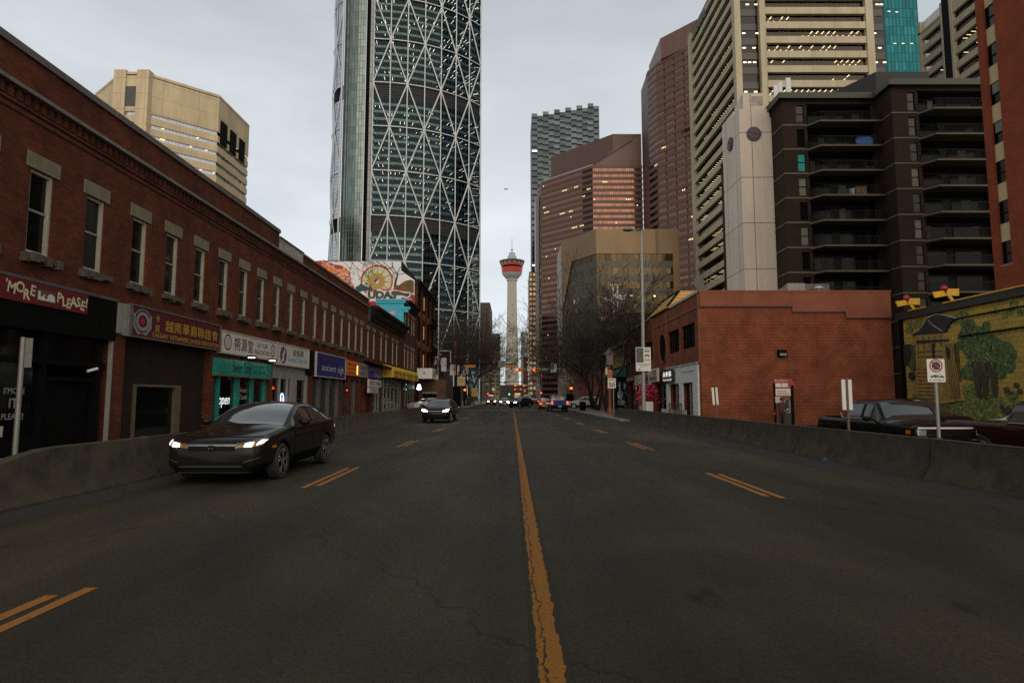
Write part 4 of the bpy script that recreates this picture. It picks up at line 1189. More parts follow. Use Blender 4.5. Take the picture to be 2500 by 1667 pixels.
# ---------------- concrete observation tower
ct = thing('observation_tower', 'slender concrete observation tower with red crown at the end of the street', 'tower', (0, 738, 0))
M().lathe([(9.6, 0), (8.4, 19), (7.3, 55), (6.3, 92), (5.85, 120), (5.65, 143)], (0, 738, 0), 28).build('shaft', mat('tower_concrete', (0.60, 0.54, 0.42), 0.85, var=0.12, scale=0.08, streak=True), ct, smooth=50)
M().lathe([(5.6, 142.6), (6.6, 143), (6.6, 145), (8.4, 147), (11.6, 150.5), (12.0, 152)], (0, 738, 0), 36).build('pod_underside', mat('pod_white', (0.50, 0.48, 0.44), 0.6), ct, smooth=40)
M().lathe([(12.0, 152.0), (12.9, 158.5), (12.9, 158.7), (13.4, 160.7), (13.9, 164), (13.9, 164.4)], (0, 738, 0), 36).build('pod_band', mat('pod_red', (0.50, 0.055, 0.025), 0.5, var=0.15, scale=0.2), ct, smooth=40)
M().lathe([(13.05, 158.9), (13.45, 160.7)], (0, 738, 0), 36).build('pod_windows', X['glass'], ct, smooth=40)
M().lathe([(13.9, 164.4), (15.3, 166.0), (15.4, 167.4), (12.5, 168.2), (8, 168.8)], (0, 738, 0), 36).build('pod_rim', mat('pod_rim_grey', (0.11, 0.10, 0.09), 0.6), ct, smooth=30)
rl = M()
for i in range(14):
    a = 2 * PI * i / 14; rl.box(13.9 * math.cos(a) - 0.6, 13.9 * math.cos(a) + 0.6, 738 + 13.9 * math.sin(a) - 0.6, 738 + 13.9 * math.sin(a) + 0.6, 163.0, 165.2)
rl.build('rim_brackets', X['offwhite'], ct)
M().lathe([(5.4, 168.5), (5.4, 173.5), (3.8, 174), (3.8, 177.5), (1.6, 178), (0.7, 180.0)], (0, 738, 0), 20).build('crown_drum', mat('drum_white', (0.5, 0.49, 0.47), 0.6), ct, smooth=30)
M().tube((0, 738, 179.5), (0, 738, 197), 0.3, 0.12, 8).sphere((0, 738, 181.5), 1.4, 10, (1, 1, 0.5)).build('antenna', X['steel_d'], ct)
so = M()
for z in (100, 112, 70): so.box(1.0 - (z % 3) * 0.8, 1.6 - (z % 3) * 0.8, 731.0, 732.5, z, z + 1.6)
so.build('service_box', X['steel_d'], ct)

# ---------------- bronze-gold mid-rise
gold = thing('bronze_glass_building', 'mid-rise building with gold panel top and bronze windows behind the bare trees', 'building', (38, 210, 0))
gpl = [(17.9, 217), (21.1, 212), (28.0, 200), (53.2, 200)]
X['goldp'] = panel('gold_panels', (0.180, 0.108, 0.040), (0.17, 0.11, 0.04), 3.4, 9.0, 0.03, 0.40, 0.2, 0.05)
M().strip(offset_poly(gpl, 0.3), 49.0, 57.3).build('fascia', X['goldp'], gold)
build_each(M().add([(17.7, 216.8, 31), (21.0, 211.6, 49), (21.0, 211.6, 57.3), (17.7, 216.8, 57.3)], [(0, 1, 2, 3)]).box(53.2, 55.3, 199.6, 203, 0, 57.3), 'corner_pier', X['goldp'], gold)
M().box(47.6, 48.5, 199.55, 199.7, 49.0, 57.3).build('fascia_joint', mat('gold_shadow_joint', (0.12, 0.075, 0.025), 0.5), gold)
X['bronzeg'] = coated('bronze_glass', (0.052, 0.039, 0.022), 0.12, (1.9, 4.6, 0.07), 0.35, 0.12)
M().strip(gpl, 0, 49.0).build('window_wall', X['bronzeg'], gold)
for k in range(10):
    z = 46.7 - 4.62 * k
    M().strip(offset_poly(gpl[1:], 0.12), z - 2.3, z - 0.05).build('spandrel_band', panel('bronze_spandrel', (0.048, 0.038, 0.021), (0.05, 0.04, 0.025), 1.9, 2.3, 0.06, 0.3, 0.35, 0.15) if k == 0 else bpy.data.materials['bronze_spandrel'], gold)
lw_ = M(); rnd = random.Random(6)
for (x, z, w_, h_) in ((22.8, 35.0, 0.8, 0.4), (30.2, 33.6, 0.7, 0.6), (35.0, 34.8, 0.9, 0.4), (36.6, 34.8, 0.9, 0.4), (38.8, 34.8, 0.7, 0.4), (46.5, 34.6, 0.7, 0.5), (21.5, 34.0, 1.0, 1.5)): 
    y = 199.85 if x > 28 else 200 + (28 - x) * 12 / 6.9 - 0.2
    lw_.box(x, x + w_, y - 0.1, y, z, z + h_)
lw_.build('lit_windows', X['warm'], gold, kind='stuff')
bl = M(); rnd = random.Random(2)
for k in range(3):
    z = 46.9 - 4.62 * k
    for x in (29.0, 33.6, 40.5, 44.0, 51): 
        if rnd.random() < 0.6: bl.box(x, x + rnd.uniform(1.0, 2.0), 199.95, 199.99, z + 0.1, z + 2.0)
bl.build('window_blinds', mat('pale_blind', (0.20, 0.15, 0.09), 0.5), gold)
M().prism([(17.9, 217), (21.1, 212), (28, 200), (55, 200), (55, 240), (18, 240)], 56.6, 56.8).build('roof', X['roof'], gold)
M().strip([(55.3, 200), (55.3, 240), (17.9, 240), (17.9, 217)], 0, 57.3).build('back_wall', X['goldp'], gold)
M().box(40.5, 45.5, 206, 210, 56.8, 58.3).build('roof_plant', X['grey'], gold)

# ---------------- beige banded tower
X['beige'] = panel('beige_precast', (0.43, 0.36, 0.235), (0.22, 0.17, 0.10), 6.5, 40, 0.05, 0.8, 0, 0.03)
X['officeg'] = see_glass('office_glass', (0.30, 0.27, 0.22), (0.42, 0.40, 0.36), 0.08, 0.04)
X['officei'] = mat('office_interior', (0.04, 0.032, 0.024), 0.9, var=0.5, scale=0.5)
def beige_tower(name, label, loc, fronts, z0, z1, fh, sp, ztop, lit, seed, piers):
    """fronts: list of plan segments (a, b) with recessed windows; each storey one beige spandrel"""
    t = thing(name, label, 'skyscraper', loc)
    zs = []; z = ztop
    while z > z0: zs.append(z); z -= fh
    for (a, b) in fronts:
        sg = [a, b]
        back = offset_poly(sg, -7.0); gl = offset_poly(sg, -0.9)
        M().strip(gl, z0, z1).build('window_wall', X['officeg'], t)
        ii = M().strip(back, z0, z1)
        for z in zs:
            ii.add([(*gl[0], z - sp - 0.02), (*gl[1], z - sp - 0.02), (*back[1], z - sp - 0.02), (*back[0], z - sp - 0.02)], [(0, 1, 2, 3)])
            ii.add([(*gl[0], z - 0.02), (*gl[1], z - 0.02), (*back[1], z - 0.02), (*back[0], z - 0.02)], [(0, 1, 2, 3)])
        # partitions and blinds give the depth some life
        rnd = random.Random(seed); A, B = Vector(gl[0]), Vector(gl[1]); L = (B - A).length; d = (B - A) / L; n = Vector((-d.y, d.x))
        pm = M()
        for z in zs:
            i = rnd.uniform(1, 5)
            while i < L - 3:
                c = A + d * i + n * rnd.uniform(1.0, 4.5); e = c + d * rnd.uniform(1.0, 3.5)
                pm.poly([(*c, z - fh), (*e, z - fh), (*e, z - sp - rnd.choice([0.05, 0.6, 1.0])), (*c, z - sp - 0.05)]); i += rnd.uniform(2.5, 8)
        ii.build('interior', X['officei'], t)
        pm.build('blinds', mat('office_blind', (0.16, 0.13, 0.10), 0.8, var=0.4), t)
        for z in zs:
            M().strip(sg, z - sp, z, ledge=0.95).build('spandrel_band', X['beige'], t)
        lights_on_ceiling(gl, [z - sp - 0.08 for z in zs], 7, lit, 1.6, seed, (1.3, 0.30), (1.1, 3.0)).build('ceiling_lights', X['warm2'], t, kind='stuff')
    pm = M()
    for pr in piers: pm.box(*pr, z0, z1)
    build_each(pm, 'pier', X['beige'], t)
    return t
bt = beige_tower('beige_office_tower', 'large beige tower with horizontal bands of lit windows behind the concrete column', (80, 175, 0), [((69.4, 160), (97.2, 160)), ((61.3, 200.3), (61.3, 161.8))], 30, 126.2, 4.2, 1.92, 125.35, 0.42, 21, [(67.9, 69.5, 159.7, 163), (97.1, 99.1, 159.7, 163), (61.0, 62.7, 159.8, 161.9), (61.05, 62.6, 200.2, 203)])
M().strip([(62.7, 161.2), (67.9, 161.2)], 30, 126).strip([(99.1, 161.2), (102.6, 161.2), (102.6, 175)], 30, 126).build('corner_glass', mat('dark_bronze_glass', (0.010, 0.008, 0.006), 0.08, var=0, spec=0.3), bt)
cbm = M()
for k in range(22):
    z = 125.35 - 4.2 * k; cbm.box(62.7, 67.9, 161.05, 161.18, z - 1.9, z); cbm.box(99.1, 102.5, 161.05, 161.18, z - 1.9, z)
build_each(cbm, 'corner_spandrel', mat('black_spandrel', (0.018, 0.015, 0.012), 0.3), bt)
rnd = random.Random(14); cl_ = M()
for k in range(22):
    z = 125.35 - 4.2 * k - 2.3
    for x in (63.5, 64.8, 66.2, 67.2, 99.6, 100.8, 101.9):
        if rnd.random() < 0.3: cl_.box(x, x + 0.85, 161.0, 161.04, z - 0.6, z - 0.35)
cl_.build('corner_lights', X['warm2'], bt, kind='stuff')
M().box(61.3, 102, 161, 203, 125.6, 126).build('roof', X['roof'], bt)
rs = M(); rnd = random.Random(3)
for i in range(60):
    t_ = i / 60.0; y = 197 - 13 * t_; rs.box(61.0, 61.25, y, y + 0.3, 121.8 + rnd.uniform(0, 0.8), 123 + rnd.uniform(0.2, 2.2))
rs.build('roof_sign', mat('weathered_sign_grey', (0.16, 0.16, 0.11), 0.7, var=0.4), bt)

# second beige tower at the right edge, two slabs with a dark slot between
b2t = beige_tower('beige_office_tower', 'second beige banded tower showing above the brown apartment roof at right', (126, 165, 0), [((126, 180.0), (126, 170.6)), ((126, 167.4), (126, 140))], 30, 117, 4.2, 1.9, 113.0, 0.30, 33, [(125.8, 127, 179.9, 181), (125.8, 127, 170.5, 171.2), (125.8, 127, 166.6, 167.6)])
M().box(125.9, 129, 167.6, 170.5, 30, 121).build('dark_slot', X['black'], b2t)
M().box(125.8, 140, 171.2, 181, 113.0, 113.6).box(126, 160, 130, 167.4, 120.4, 121).build('roof', X['beige'], b2t)
M().strip([(126, 167.4), (126, 130)], 113.0, 121).build('parapet', X['beige'], b2t)
# turquoise glass tower behind
tq = thing('turquoise_glass_tower', 'turquoise glass tower slab between the two beige towers', 'skyscraper', (170, 262, 0))
M().box(160.1, 174.4, 250, 275, 0, 205).build('window_wall', coated('turquoise_glass', (0.012, 0.085, 0.10), 0.12, (1.55, 4.0, 0.10), 0.25, 0.1), tq)
tm = M()
for i in range(10): tm.box(160.1 + i * 1.55, 160.2 + i * 1.55, 249.85, 250, 0, 205)
tm.build('mullions', mat('turquoise_mullion', (0.05, 0.13, 0.15), 0.4), tq)
tl = M()
for x, z in ((161.3, 166.5), (164.6, 166.2), (163, 152), (166.5, 152), (170.2, 152)): tl.box(x, x + 1.2, 249.8, 249.84, z, z + 0.3)
tl.build('lit_windows', X['warm'], tq, kind='stuff')

# ---------------- beige octagonal tower, left
k14 = 1.4
oct_ = [(-106.8 * k14, 151 * k14), (-93.6 * k14, 140.6 * k14), (-88.1 * k14, 140.6 * k14), (-75.4 * k14, 152 * k14), (-75.2 * k14, 169.6 * k14)]
lt_ = thing('octagonal_beige_tower', 'octagonal beige concrete office tower behind the long brick building', 'skyscraper', (-125, 215, 0))
X['tan'] = panel('tan_concrete_panels', (0.52, 0.41, 0.25), (0.27, 0.20, 0.115), 8.0, 5.4, 0.06, 0.85, 0, 0.05)
M().strip(oct_, 96.6, 110.3).build('crown_wall', X['tan'], lt_)
X['octg'] = coated('octagon_glass', (0.66, 0.60, 0.56), 0.10, (1.5, 3.7, 0.06), 0.10, 0.05)
M().strip(offset_poly(oct_, -0.35), 20, 96.6).build('window_wall', X['octg'], lt_)
for k in range(20):
    z = 95.2 - 3.72 * k
    M().strip(oct_, z - 2.35, z, ledge=0.4).build('spandrel_band', X['tan'], lt_)
pr_ = M()
for (x, y) in (oct_[1], oct_[2]): pr_.prism([(x - 2.0, y - 0.5), (x + 2.0, y - 0.5), (x + 2.0, y + 2.5), (x - 2.0, y + 2.5)], 20, 110.8)
build_each(pr_, 'pier', X['tan'], lt_)
lo = M().box(oct_[1][0] + 2.0, oct_[2][0] - 2.0, oct_[1][1] - 0.1, oct_[1][1] + 0.1, 98.3, 105.2)
lo.build('louvre', mat('dark_louvre_green', (0.06, 0.06, 0.048), 0.6), lt_)
lb_ = M()
for i in range(6): lb_.box(oct_[1][0] + 2.3 + i * 0.7, oct_[1][0] + 2.4 + i * 0.7, oct_[1][1] - 0.2, oct_[1][1] - 0.1, 98.3, 105.2)
lb_.build('louvre_fins', X['steel_d'], lt_)
dk_ = M(); xr = oct_[3][0]
for i in range(3):
    y = oct_[3][1] + 1.5 + i * 7.4; dk_.box(xr - 0.3, xr + 0.55, y, y + 4.6, 92.9, 101.4)
build_each(dk_, 'plant_opening', X['black'], lt_)
ll = M()
rnd = random.Random(8)
for k in range(8):
    z = 95.2 - 3.72 * k - 2.4
    for i in range(10):
        if rnd.random() < 0.2:
            t_ = rnd.random(); x = oct_[2][0] + (oct_[3][0] - oct_[2][0]) * t_; y = oct_[2][1] + (oct_[3][1] - oct_[2][1]) * t_
            ll.poly([(x, y - 0.0, z - 0.5), (x + 0.5, y + 0.45, z - 0.5), (x + 0.8, y + 0.72, z - 0.2), (x + 0.3, y + 0.27, z - 0.2)])
ll.build('lit_windows', X['warm'], lt_, kind='stuff')
M().prism(oct_ + [(-90 * k14, 185 * k14), (-107 * k14, 170 * k14)], 109, 109.4).build('roof', X['roof'], lt_)

# ---------------- smaller buildings at the end of the street
def block(name, label, x0, x1, y0, y1, h, mt, wins=None, cat='building', loc=None):
    t = thing(name, label, cat, ((x0 + x1) / 2, (y0 + y1) / 2, 0))
    M().box(x0, x1, y0, y1, 0, h).build('wall', mt, t)
    if wins:
        nx, fh, ww, wh, col, lit = wins
        m = M(); l = M(); rnd = random.Random(int(abs(x0) * 10 + y0)); z = 4.0
        side = x1 if x1 < 0 else x0; sg = 1 if x1 < 0 else -1
        while z < h - 2:
            for i in range(nx):
                x = x0 + (x1 - x0) * (i + 0.5) / nx; q = l if rnd.random() < lit else m
                q.box(x - ww / 2, x + ww / 2, y0 - 0.06, y0, z, z + wh)
            n2 = int((y1 - y0) / ((x1 - x0) / nx))
            for i in range(n2):
                y = y0 + (y1 - y0) * (i + 0.5) / n2; q = l if rnd.random() < lit else m
                q.box(side, side + 0.06 * sg, y - ww / 2, y + ww / 2, z, z + wh)
            z += fh
        if m.f: m.build('windows', col, t, kind='stuff')
        if l.f: l.build('lit_windows', bpy.data.materials.get('soft_lit') or glow('soft_lit', (0.9, 0.68, 0.36), 0.32, True), t, kind='stuff')
    return t
X['tanwall'] = mat('grey_tan_wall', (0.16, 0.135, 0.10), 0.85, var=0.2, scale=0.1)
X['dkwin'] = mat('far_dark_window', (0.02, 0.02, 0.018), 0.3)
block('tall_apartment_block', 'dark grey-brown high-rise next to the lattice tower at the street end', -32, -15.2, 420, 470, 67, mat('dark_taupe', (0.10, 0.085, 0.066), 0.85, var=0.2, scale=0.1), (4, 3.6, 2.0, 1.7, X['dkwin'], 0.02))
block('tall_apartment_block', 'tan mid-rise with balconies left of the observation tower', -25, -10.5, 520, 560, 56, X['tanwall'], (4, 3.4, 2.2, 1.5, X['dkwin'], 0.05))
block('tall_apartment_block', 'pale low block just left of the observation tower foot', -20.0, -10.3, 500, 516, 24, mat('pale_tan', (0.27, 0.22, 0.14), 0.85, var=0.15), (3, 3.6, 2, 1.6, X['dkwin'], 0.1))
block('brown_slab_building', 'narrow brown slab with a column of glowing windows right of the observation tower', 13.6, 21.5, 480, 520, 101, mat('brown_slab', (0.115, 0.068, 0.048), 0.7, var=0.15), (3, 3.9, 1.7, 2.3, mat('amberish_glass', (0.20, 0.13, 0.07), 0.2, 0.6), 0.35))
block('white_apartment_tower', 'white balconied apartment tower far down the street', 12.0, 23.0, 800, 830, 88, mat('far_white_concrete', (0.42, 0.41, 0.38), 0.8, var=0.1), (2, 3.3, 3.4, 1.7, mat('balcony_shadow', (0.12, 0.12, 0.11), 0.8), 0.03))
block('red_brick_hotel', 'red brick block standing in front of the far white apartment tower', 11.5, 20, 620, 650, 43, mat('far_red_brick', (0.24, 0.075, 0.05), 0.85, var=0.15), (3, 3.6, 1.3, 1.8, X['dkwin'], 0.08))
block('street_end_overpass', 'long dark bridge deck crossing at the end of the street', -60, 60, 690, 700, 16, mat('dark_deck', (0.07, 0.055, 0.04), 0.8), None, 'bridge')
# ================================================================ RIGHT SIDE BUILDINGS
RF = dict(o=(12.3, 0, 0), U=(0, 1, 0), V=(0, 0, 1), N=(-1, 0, 0))
rb = thing('red_block_building', 'low painted red block building with blank side wall facing the parking lot', 'building', (18, 48, 0.0))
w = M()
oval = (48.55, 51.0, 4.4, 6.7)
wall_holes(w, a0=40.0, a1=58.0, z0=-0.2, z1=8.4, holes=[(41.15, 44.35, 4.98, 6.65), (45.06, 48.2, 4.95, 6.65), (41.5, 44.1, 0.14, 2.6), (44.9, 47.8, 0.14, 2.6), (49.3, 52.6, 0.14, 2.7), (53.4, 57.2, 0.14, 2.6), (53.2, 56.6, 4.9, 6.5)], depth=0.3, **RF)
w.poly([(12.3, 40, -0.2), (24.85, 40, -0.2), (24.85, 40, 8.45), (12.3, 40, 8.45)])
w.poly([(24.85, 40, -0.2), (24.85, 58, -0.2), (24.85, 58, 8.45), (24.85, 40, 8.45)]); w.poly([(12.3, 58, -0.2), (24.85, 58, -0.2), (24.85, 58, 8.45), (12.3, 58, 8.45)])
w.build('wall', X['brick_r'], rb)
pn = M().box(12.32, 18.37, 39.90, 39.995, 7.53, 8.44).box(18.373, 21.87, 39.90, 39.995, 7.17, 8.44).box(21.873, 24.85, 39.90, 39.995, 6.77, 8.44)
X['render_r'] = mat('red_render', (0.195, 0.057, 0.027), 0.85, var=0.22, scale=0.9, bump=0.3)
pn.build('upper_panel', X['render_r'], rb)
M().box(12.2, 18.37, 39.86, 39.90, 7.49, 7.56).box(18.37, 21.87, 39.86, 39.90, 7.13, 7.20).box(21.87, 24.9, 39.86, 39.90, 6.73, 6.80).build('drip_edge', mat('dark_flashing', (0.05, 0.025, 0.02), 0.6), rb)
M().box(12.22, 24.9, 39.88, 40.12, 8.442, 8.58).box(24.75, 24.97, 40.12, 58, 8.442, 8.58).build('coping', X['render_r'], rb)
build_each(M().box(12.18, 12.42, 40.15, 47.2, 8.442, 8.62).box(12.18, 12.42, 54.4, 58, 8.442, 8.62), 'street_coping', X['coping_l'], rb)
M().box(12.24, 12.3, 40, 58, 7.5, 7.62).box(12.2, 12.3, 48.25, 48.5, -0.2, 8.4).box(12.2, 12.3, 52.9, 53.15, -0.2, 8.4).box(12.22, 12.3, 40.0, 40.3, 3.8, 8.4).build('facade_trim', X['render_r'], rb)
M().box(12.4, 24.8, 40.1, 58, 8.2, 8.25).build('roof', X['roof'], rb)
for (y0, y1, z0, z1) in ((41.15, 44.35, 4.98, 6.65), (45.06, 48.2, 4.95, 6.65), (53.2, 56.6, 4.9, 6.5)):
    f = M().box(12.45, 12.55, y0, y0 + 0.08, z0, z1).box(12.45, 12.55, y1 - 0.08, y1, z0, z1).box(12.45, 12.55, y0 + 0.08, y1 - 0.08, z0, z0 + 0.08).box(12.45, 12.55, y0 + 0.08, y1 - 0.08, z1 - 0.08, z1)
    for t in (0.25, 0.5, 0.75): f.box(12.46, 12.54, y0 + (y1 - y0) * t - 0.04, y0 + (y1 - y0) * t + 0.04, z0 + 0.08, z1 - 0.08)
    f = f.build('window', X['black'], rb)
    M().box(12.50, 12.51, y0 + 0.08, y1 - 0.08, z0 + 0.08, z1 - 0.08).build('pane', X['glass'], f)
ov = M(); pts = [(49.75 + 1.2 * math.cos(2*PI*i/32), 5.55 + 1.2 * math.sin(2*PI*i/32)) for i in range(32)]
ov.extr(pts, (12.29, 0, 0), (0, 1, 0), (0, 0, 1), (-1, 0, 0), 0, 0.02)
ov.build('round_window', X['glass'], rb)
orr = M()
for i in range(32):
    a, b = pts[i], pts[(i+1) % 32]; orr.bar((12.25, a[0], a[1]), (12.25, b[0], b[1]), 0.12, 0.12)
orr.build('round_window_frame', X['render_r'], rb)
wf = M().box(12.18, 12.31, 40.35, 48.6, 2.6, 3.82).box(12.16, 12.31, 40.35, 41.5, 0.0, 2.6).box(12.16, 12.31, 44.1, 44.9, 0.0, 2.6).box(12.16, 12.31, 47.8, 48.6, 0.0, 2.6).box(12.14, 12.31, 41.5, 44.1, 0.0, 0.3)
wf.build('shopfront', X['white'], rb)
M().box(12.09, 12.18, 40.2, 48.7, 3.822, 3.90).box(12.13, 12.18, 41.0, 44.0, 3.38, 3.42).build('shopfront_moulding', X['offwhite'], rb)
M().box(12.5, 12.52, 41.5, 44.1, 0.3, 2.6).box(12.5, 12.52, 44.9, 47.8, 0.3, 2.6).box(12.5, 12.52, 49.3, 52.6, 0.3, 2.7).box(12.5, 12.52, 53.4, 57.2, 0.3, 2.6).build('display_window', X['glass_s'], rb)
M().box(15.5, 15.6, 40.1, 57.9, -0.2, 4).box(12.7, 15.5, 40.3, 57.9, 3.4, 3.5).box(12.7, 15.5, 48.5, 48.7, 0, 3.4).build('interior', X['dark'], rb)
M().box(12.44, 12.50, 42.7, 42.8, 0.3, 2.6).box(12.44, 12.50, 46.3, 46.4, 0.3, 2.6).box(12.44, 12.50, 51.0, 51.1, 0.3, 2.6).build('glazing_bar', X['steel_d'], rb)
M().box(12.9, 12.95, 46.1, 46.35, 1.85, 2.25).build('neon_sign', glow('red_orange_neon', (1, 0.16, 0.05), 5), rb)
M().sphere((13.0, 42.5, 0.95), 0.12, 8).sphere((13.1, 42.4, 1.15), 0.1, 8).sphere((13, 46.1, 0.85), 0.09, 8).build('red_lamp', glow('small_red_lamp', (1, 0.03, 0.03), 4), rb)
M().sphere((13.2, 51.9, 1.8), 0.12, 8).build('globe_lamp', X['warm2'], rb)
# mansard of yellow tiles on the street side
ms = M()
A_ = [(12.15, 47.6, 8.62), (12.15, 54.3, 8.62), (13.3, 53.0, 9.95), (13.3, 48.3, 9.95)]
ms.poly(A_); ms.poly([(12.15, 47.6, 8.62), (13.3, 48.3, 9.95), (16.2, 48.3, 9.95), (16.2, 47.6, 8.62)]); ms.poly([(12.15, 54.3, 8.62), (13.3, 53, 9.95), (16.2, 53, 9.95), (16.2, 54.3, 8.62)])
ms.poly([(13.3, 48.3, 9.95), (13.3, 53, 9.95), (16.2, 53, 9.95), (16.2, 48.3, 9.95)])
for i in range(6):
    t = i / 5.0
    a = Vector(A_[0]).lerp(Vector(A_[3]), t); b = Vector(A_[1]).lerp(Vector(A_[2]), t); c = Vector((16.2, 47.6, 8.62)).lerp(Vector((16.2, 48.3, 9.95)), t)
    ms.tube(a, b, 0.07, n=6); ms.tube(a, c, 0.07, n=6)
ms.build('mansard_roof', mat('ochre_roof_tile', (0.52, 0.30, 0.09), 0.6, var=0.25, scale=6), rb)
mf = M()
for a, b in (((12.13, 47.58, 8.66), (13.28, 48.28, 10.0)), ((12.13, 54.32, 8.66), (13.28, 53.02, 10.0)), ((13.28, 48.28, 10.0), (13.28, 53.02, 10.0))): mf.tube(a, b, 0.09, n=6)
mf.build('roof_ridge', X['black'], rb)
em = M(); c_ = Vector((14.6, 47.86, 9.25)); n_ = Vector((0, -1.33, 0.7)).normalized(); u_ = Vector((1, 0, 0)); v_ = n_.cross(u_)
em.extr([(0.5 * math.cos(2*PI*i/24), 0.5 * math.sin(2*PI*i/24)) for i in range(24)], c_, u_, v_, n_, 0, 0.06)
em.build('roof_emblem', mat('dark_blue_emblem', (0.02, 0.03, 0.12), 0.5), rb)
# side wall fittings
M().box(17.3, 17.85, 39.72, 39.99, 4.22, 4.66).build('flood_light', X['black'], rb, bevel=0.03)
M().box(17.36, 17.79, 39.70, 39.72, 4.28, 4.42).build('flood_light_lens', X['grey'], rb)
M().path([(17.86, 39.96, 4.6), (18.0, 39.96, 4.3), (18.0, 39.96, 2.9)], 0.018, 6).build('conduit', X['render_r'], rb)
hv = thing('roof_unit', 'pale metal air handling unit on the red block building roof', 'roof unit', (23, 48, 8.25))
M().box(21.6, 23.0, 47.6, 49.4, 8.25, 10.3).prism([(21.6, 47.6), (23.0, 47.6), (23.0, 49.4), (22.0, 49.4)], 10.3, 10.5).build('housing', X['steel'], hv)
M().box(23.0, 25.0, 47.8, 49.2, 8.25, 10.5).build('duct', X['steel_d'], hv)
tag(M().lathe([(0.10, 8.25), (0.10, 9.95), (0.32, 9.95), (0.30, 10.1), (0.1, 10.18)], (27.3 * 0.87, 47, 0)).build('round_vent', X['offwhite']), 'small white round vent cap on red building roof', 'vent')
dsh = thing('satellite_dish', 'grey satellite dish on a short stalk at the roof corner of the red block building', 'satellite dish', (12.9, 42.0, 8.25))
M().tube((12.9, 42, 8.25), (12.9, 42, 9.1), 0.03).build('stalk', X['steel_d'], dsh)
M().extr([(0.42 * math.cos(2*PI*i/20), 0.55 * math.sin(2*PI*i/20)) for i in range(20)], (12.9, 41.9, 9.45), (0.9, 0.3, 0), (0, 0.1, 1), (0.3, -0.9, 0.1), 0, 0.04).build('reflector', X['steel_d'], dsh)

# ---- continuing street wall beyond
rc = thing('dark_brick_shop', 'dark red brick shop front beyond the red block building on the right', 'building', (16, 61, 0.14))
w = M(); wall_holes(w, a0=58.0, a1=65.2, z0=0.0, z1=8.4, holes=[(58.9, 60.0, 0.14, 3.3), (60.8, 64.6, 0.14, 3.4), (59.0, 61.2, 5.0, 6.6), (62.4, 64.5, 5.0, 6.6)], depth=0.3, **RF)
w.poly([(12.3, 65.2, 0), (22, 65.2, 0), (22, 65.2, 8.4), (12.3, 65.2, 8.4)])
w.build('wall', brick('deep_red_brick', (0.13, 0.035, 0.022), (0.10, 0.028, 0.019), (0.06, 0.03, 0.02)), rc)
M().box(12.15, 12.4, 58.0, 65.2, 8.4, 8.55).build('coping', X['coping_l'], rc)
M().box(12.4, 22, 58, 65.2, 8.2, 8.3).build('roof', X['roof'], rc)
for y0, y1 in ((59.0, 61.2), (62.4, 64.5)):
    f = M().box(12.4, 12.5, y0, y0 + 0.1, 5, 6.6).box(12.4, 12.5, y1 - 0.1, y1, 5, 6.6).box(12.4, 12.5, y0 + .1, y1 - .1, 6.5, 6.6).build('window', X['grey'], rc)
    M().box(12.45, 12.46, y0 + .1, y1 - .1, 5, 6.5).build('pane', X['glass'], f)
M().box(12.5, 12.52, 58.9, 64.6, 0.14, 3.4).build('display_window', X['glass'], rc)
M().box(12.1, 12.3, 58.2, 58.75, 0.0, 3.6).build('pale_pilaster', X['offwhite'], rc)
yb = thing('yellow_panel_house', 'tall narrow house with yellow window panels and green awning on the right pavement', 'building', (16, 70, 0.14))
w = M(); wall_holes(w, a0=65.21, a1=75.0, z0=0.0, z1=10.6, holes=[(66.0, 74.2, 0.14, 3.4)], depth=0.3, **RF)
w.poly([(12.3, 65.21, 8.3), (22, 65.21, 8.3), (22, 65.21, 10.6), (12.3, 65.21, 10.6)])
w.build('wall', X['brick_d'], yb)
for k in range(5):
    y0 = 66.0 + k * 1.75
    M().box(12.15, 12.29, y0, y0 + 1.1, 5.0, 7.2).build('window_panel', mat('ochre_panel', (0.36, 0.26, 0.06), 0.6, var=0.2) if k == 0 else bpy.data.materials['ochre_panel'], yb)
    M().box(12.2, 12.29, y0, y0 + 1.1, 7.9, 9.4).build('upper_window', X['glass'], yb)
M().box(11.9, 12.3, 65.4, 74.8, 7.3, 7.6).box(12.0, 12.3, 65.4, 74.8, 9.6, 9.8).build('balcony_ledge', X['offwhite'], yb)
cornice(M(), 0, 0, 9.6, 10.0, 10.6, 0.5).map(lambda p: Vector((12.29 - p.x, 65.3 + p.y, p.z))).build('cornice', X['stone_d'], yb)
M().box(12.4, 22, 65.3, 75, 10.3, 10.4).build('roof', X['roof'], yb)
M().box(12.5, 12.52, 66.0, 74.2, 0.3, 3.4).build('display_window', X['glass_s'], yb)
M().box(12.9, 13.0, 66.5, 70, 1.9, 2.3).box(12.9, 13, 71, 73.5, 1.0, 2.2).build('shop_goods', mat('amber_goods', (0.34, 0.2, 0.07), 0.7, var=0.5, scale=2), yb)
aw = thing('green_awning', 'dark green fabric awning over a shop on the right pavement', 'awning', (11.8, 70, 4.4))
M().add([(12.28, 66, 4.85), (12.28, 75, 4.85), (10.9, 75, 4.0), (10.9, 66, 4.0), (10.9, 66, 3.8), (10.9, 75, 3.8), (12.28, 66, 3.8), (12.28, 75, 3.8)], [(0, 1, 2, 3), (3, 2, 5, 4), (0, 3, 4, 6), (1, 7, 5, 2)]).build('canopy', X['darkgreen'], aw)
M().tube((12.28, 66.0, 4.0), (10.95, 66.0, 3.95), 0.02).tube((12.28, 75.0, 4.0), (10.95, 75.0, 3.95), 0.02).build('awning_frame', X['steel_d'], aw)
rd = block('corner_brick_block', 'dark brick corner block past the green awning on the right', 12.3, 22, 75.02, 81.5, 9.2, X['brick_l2'], (4, 3.6, 1.2, 1.8, X['dkwin'], 0.25))
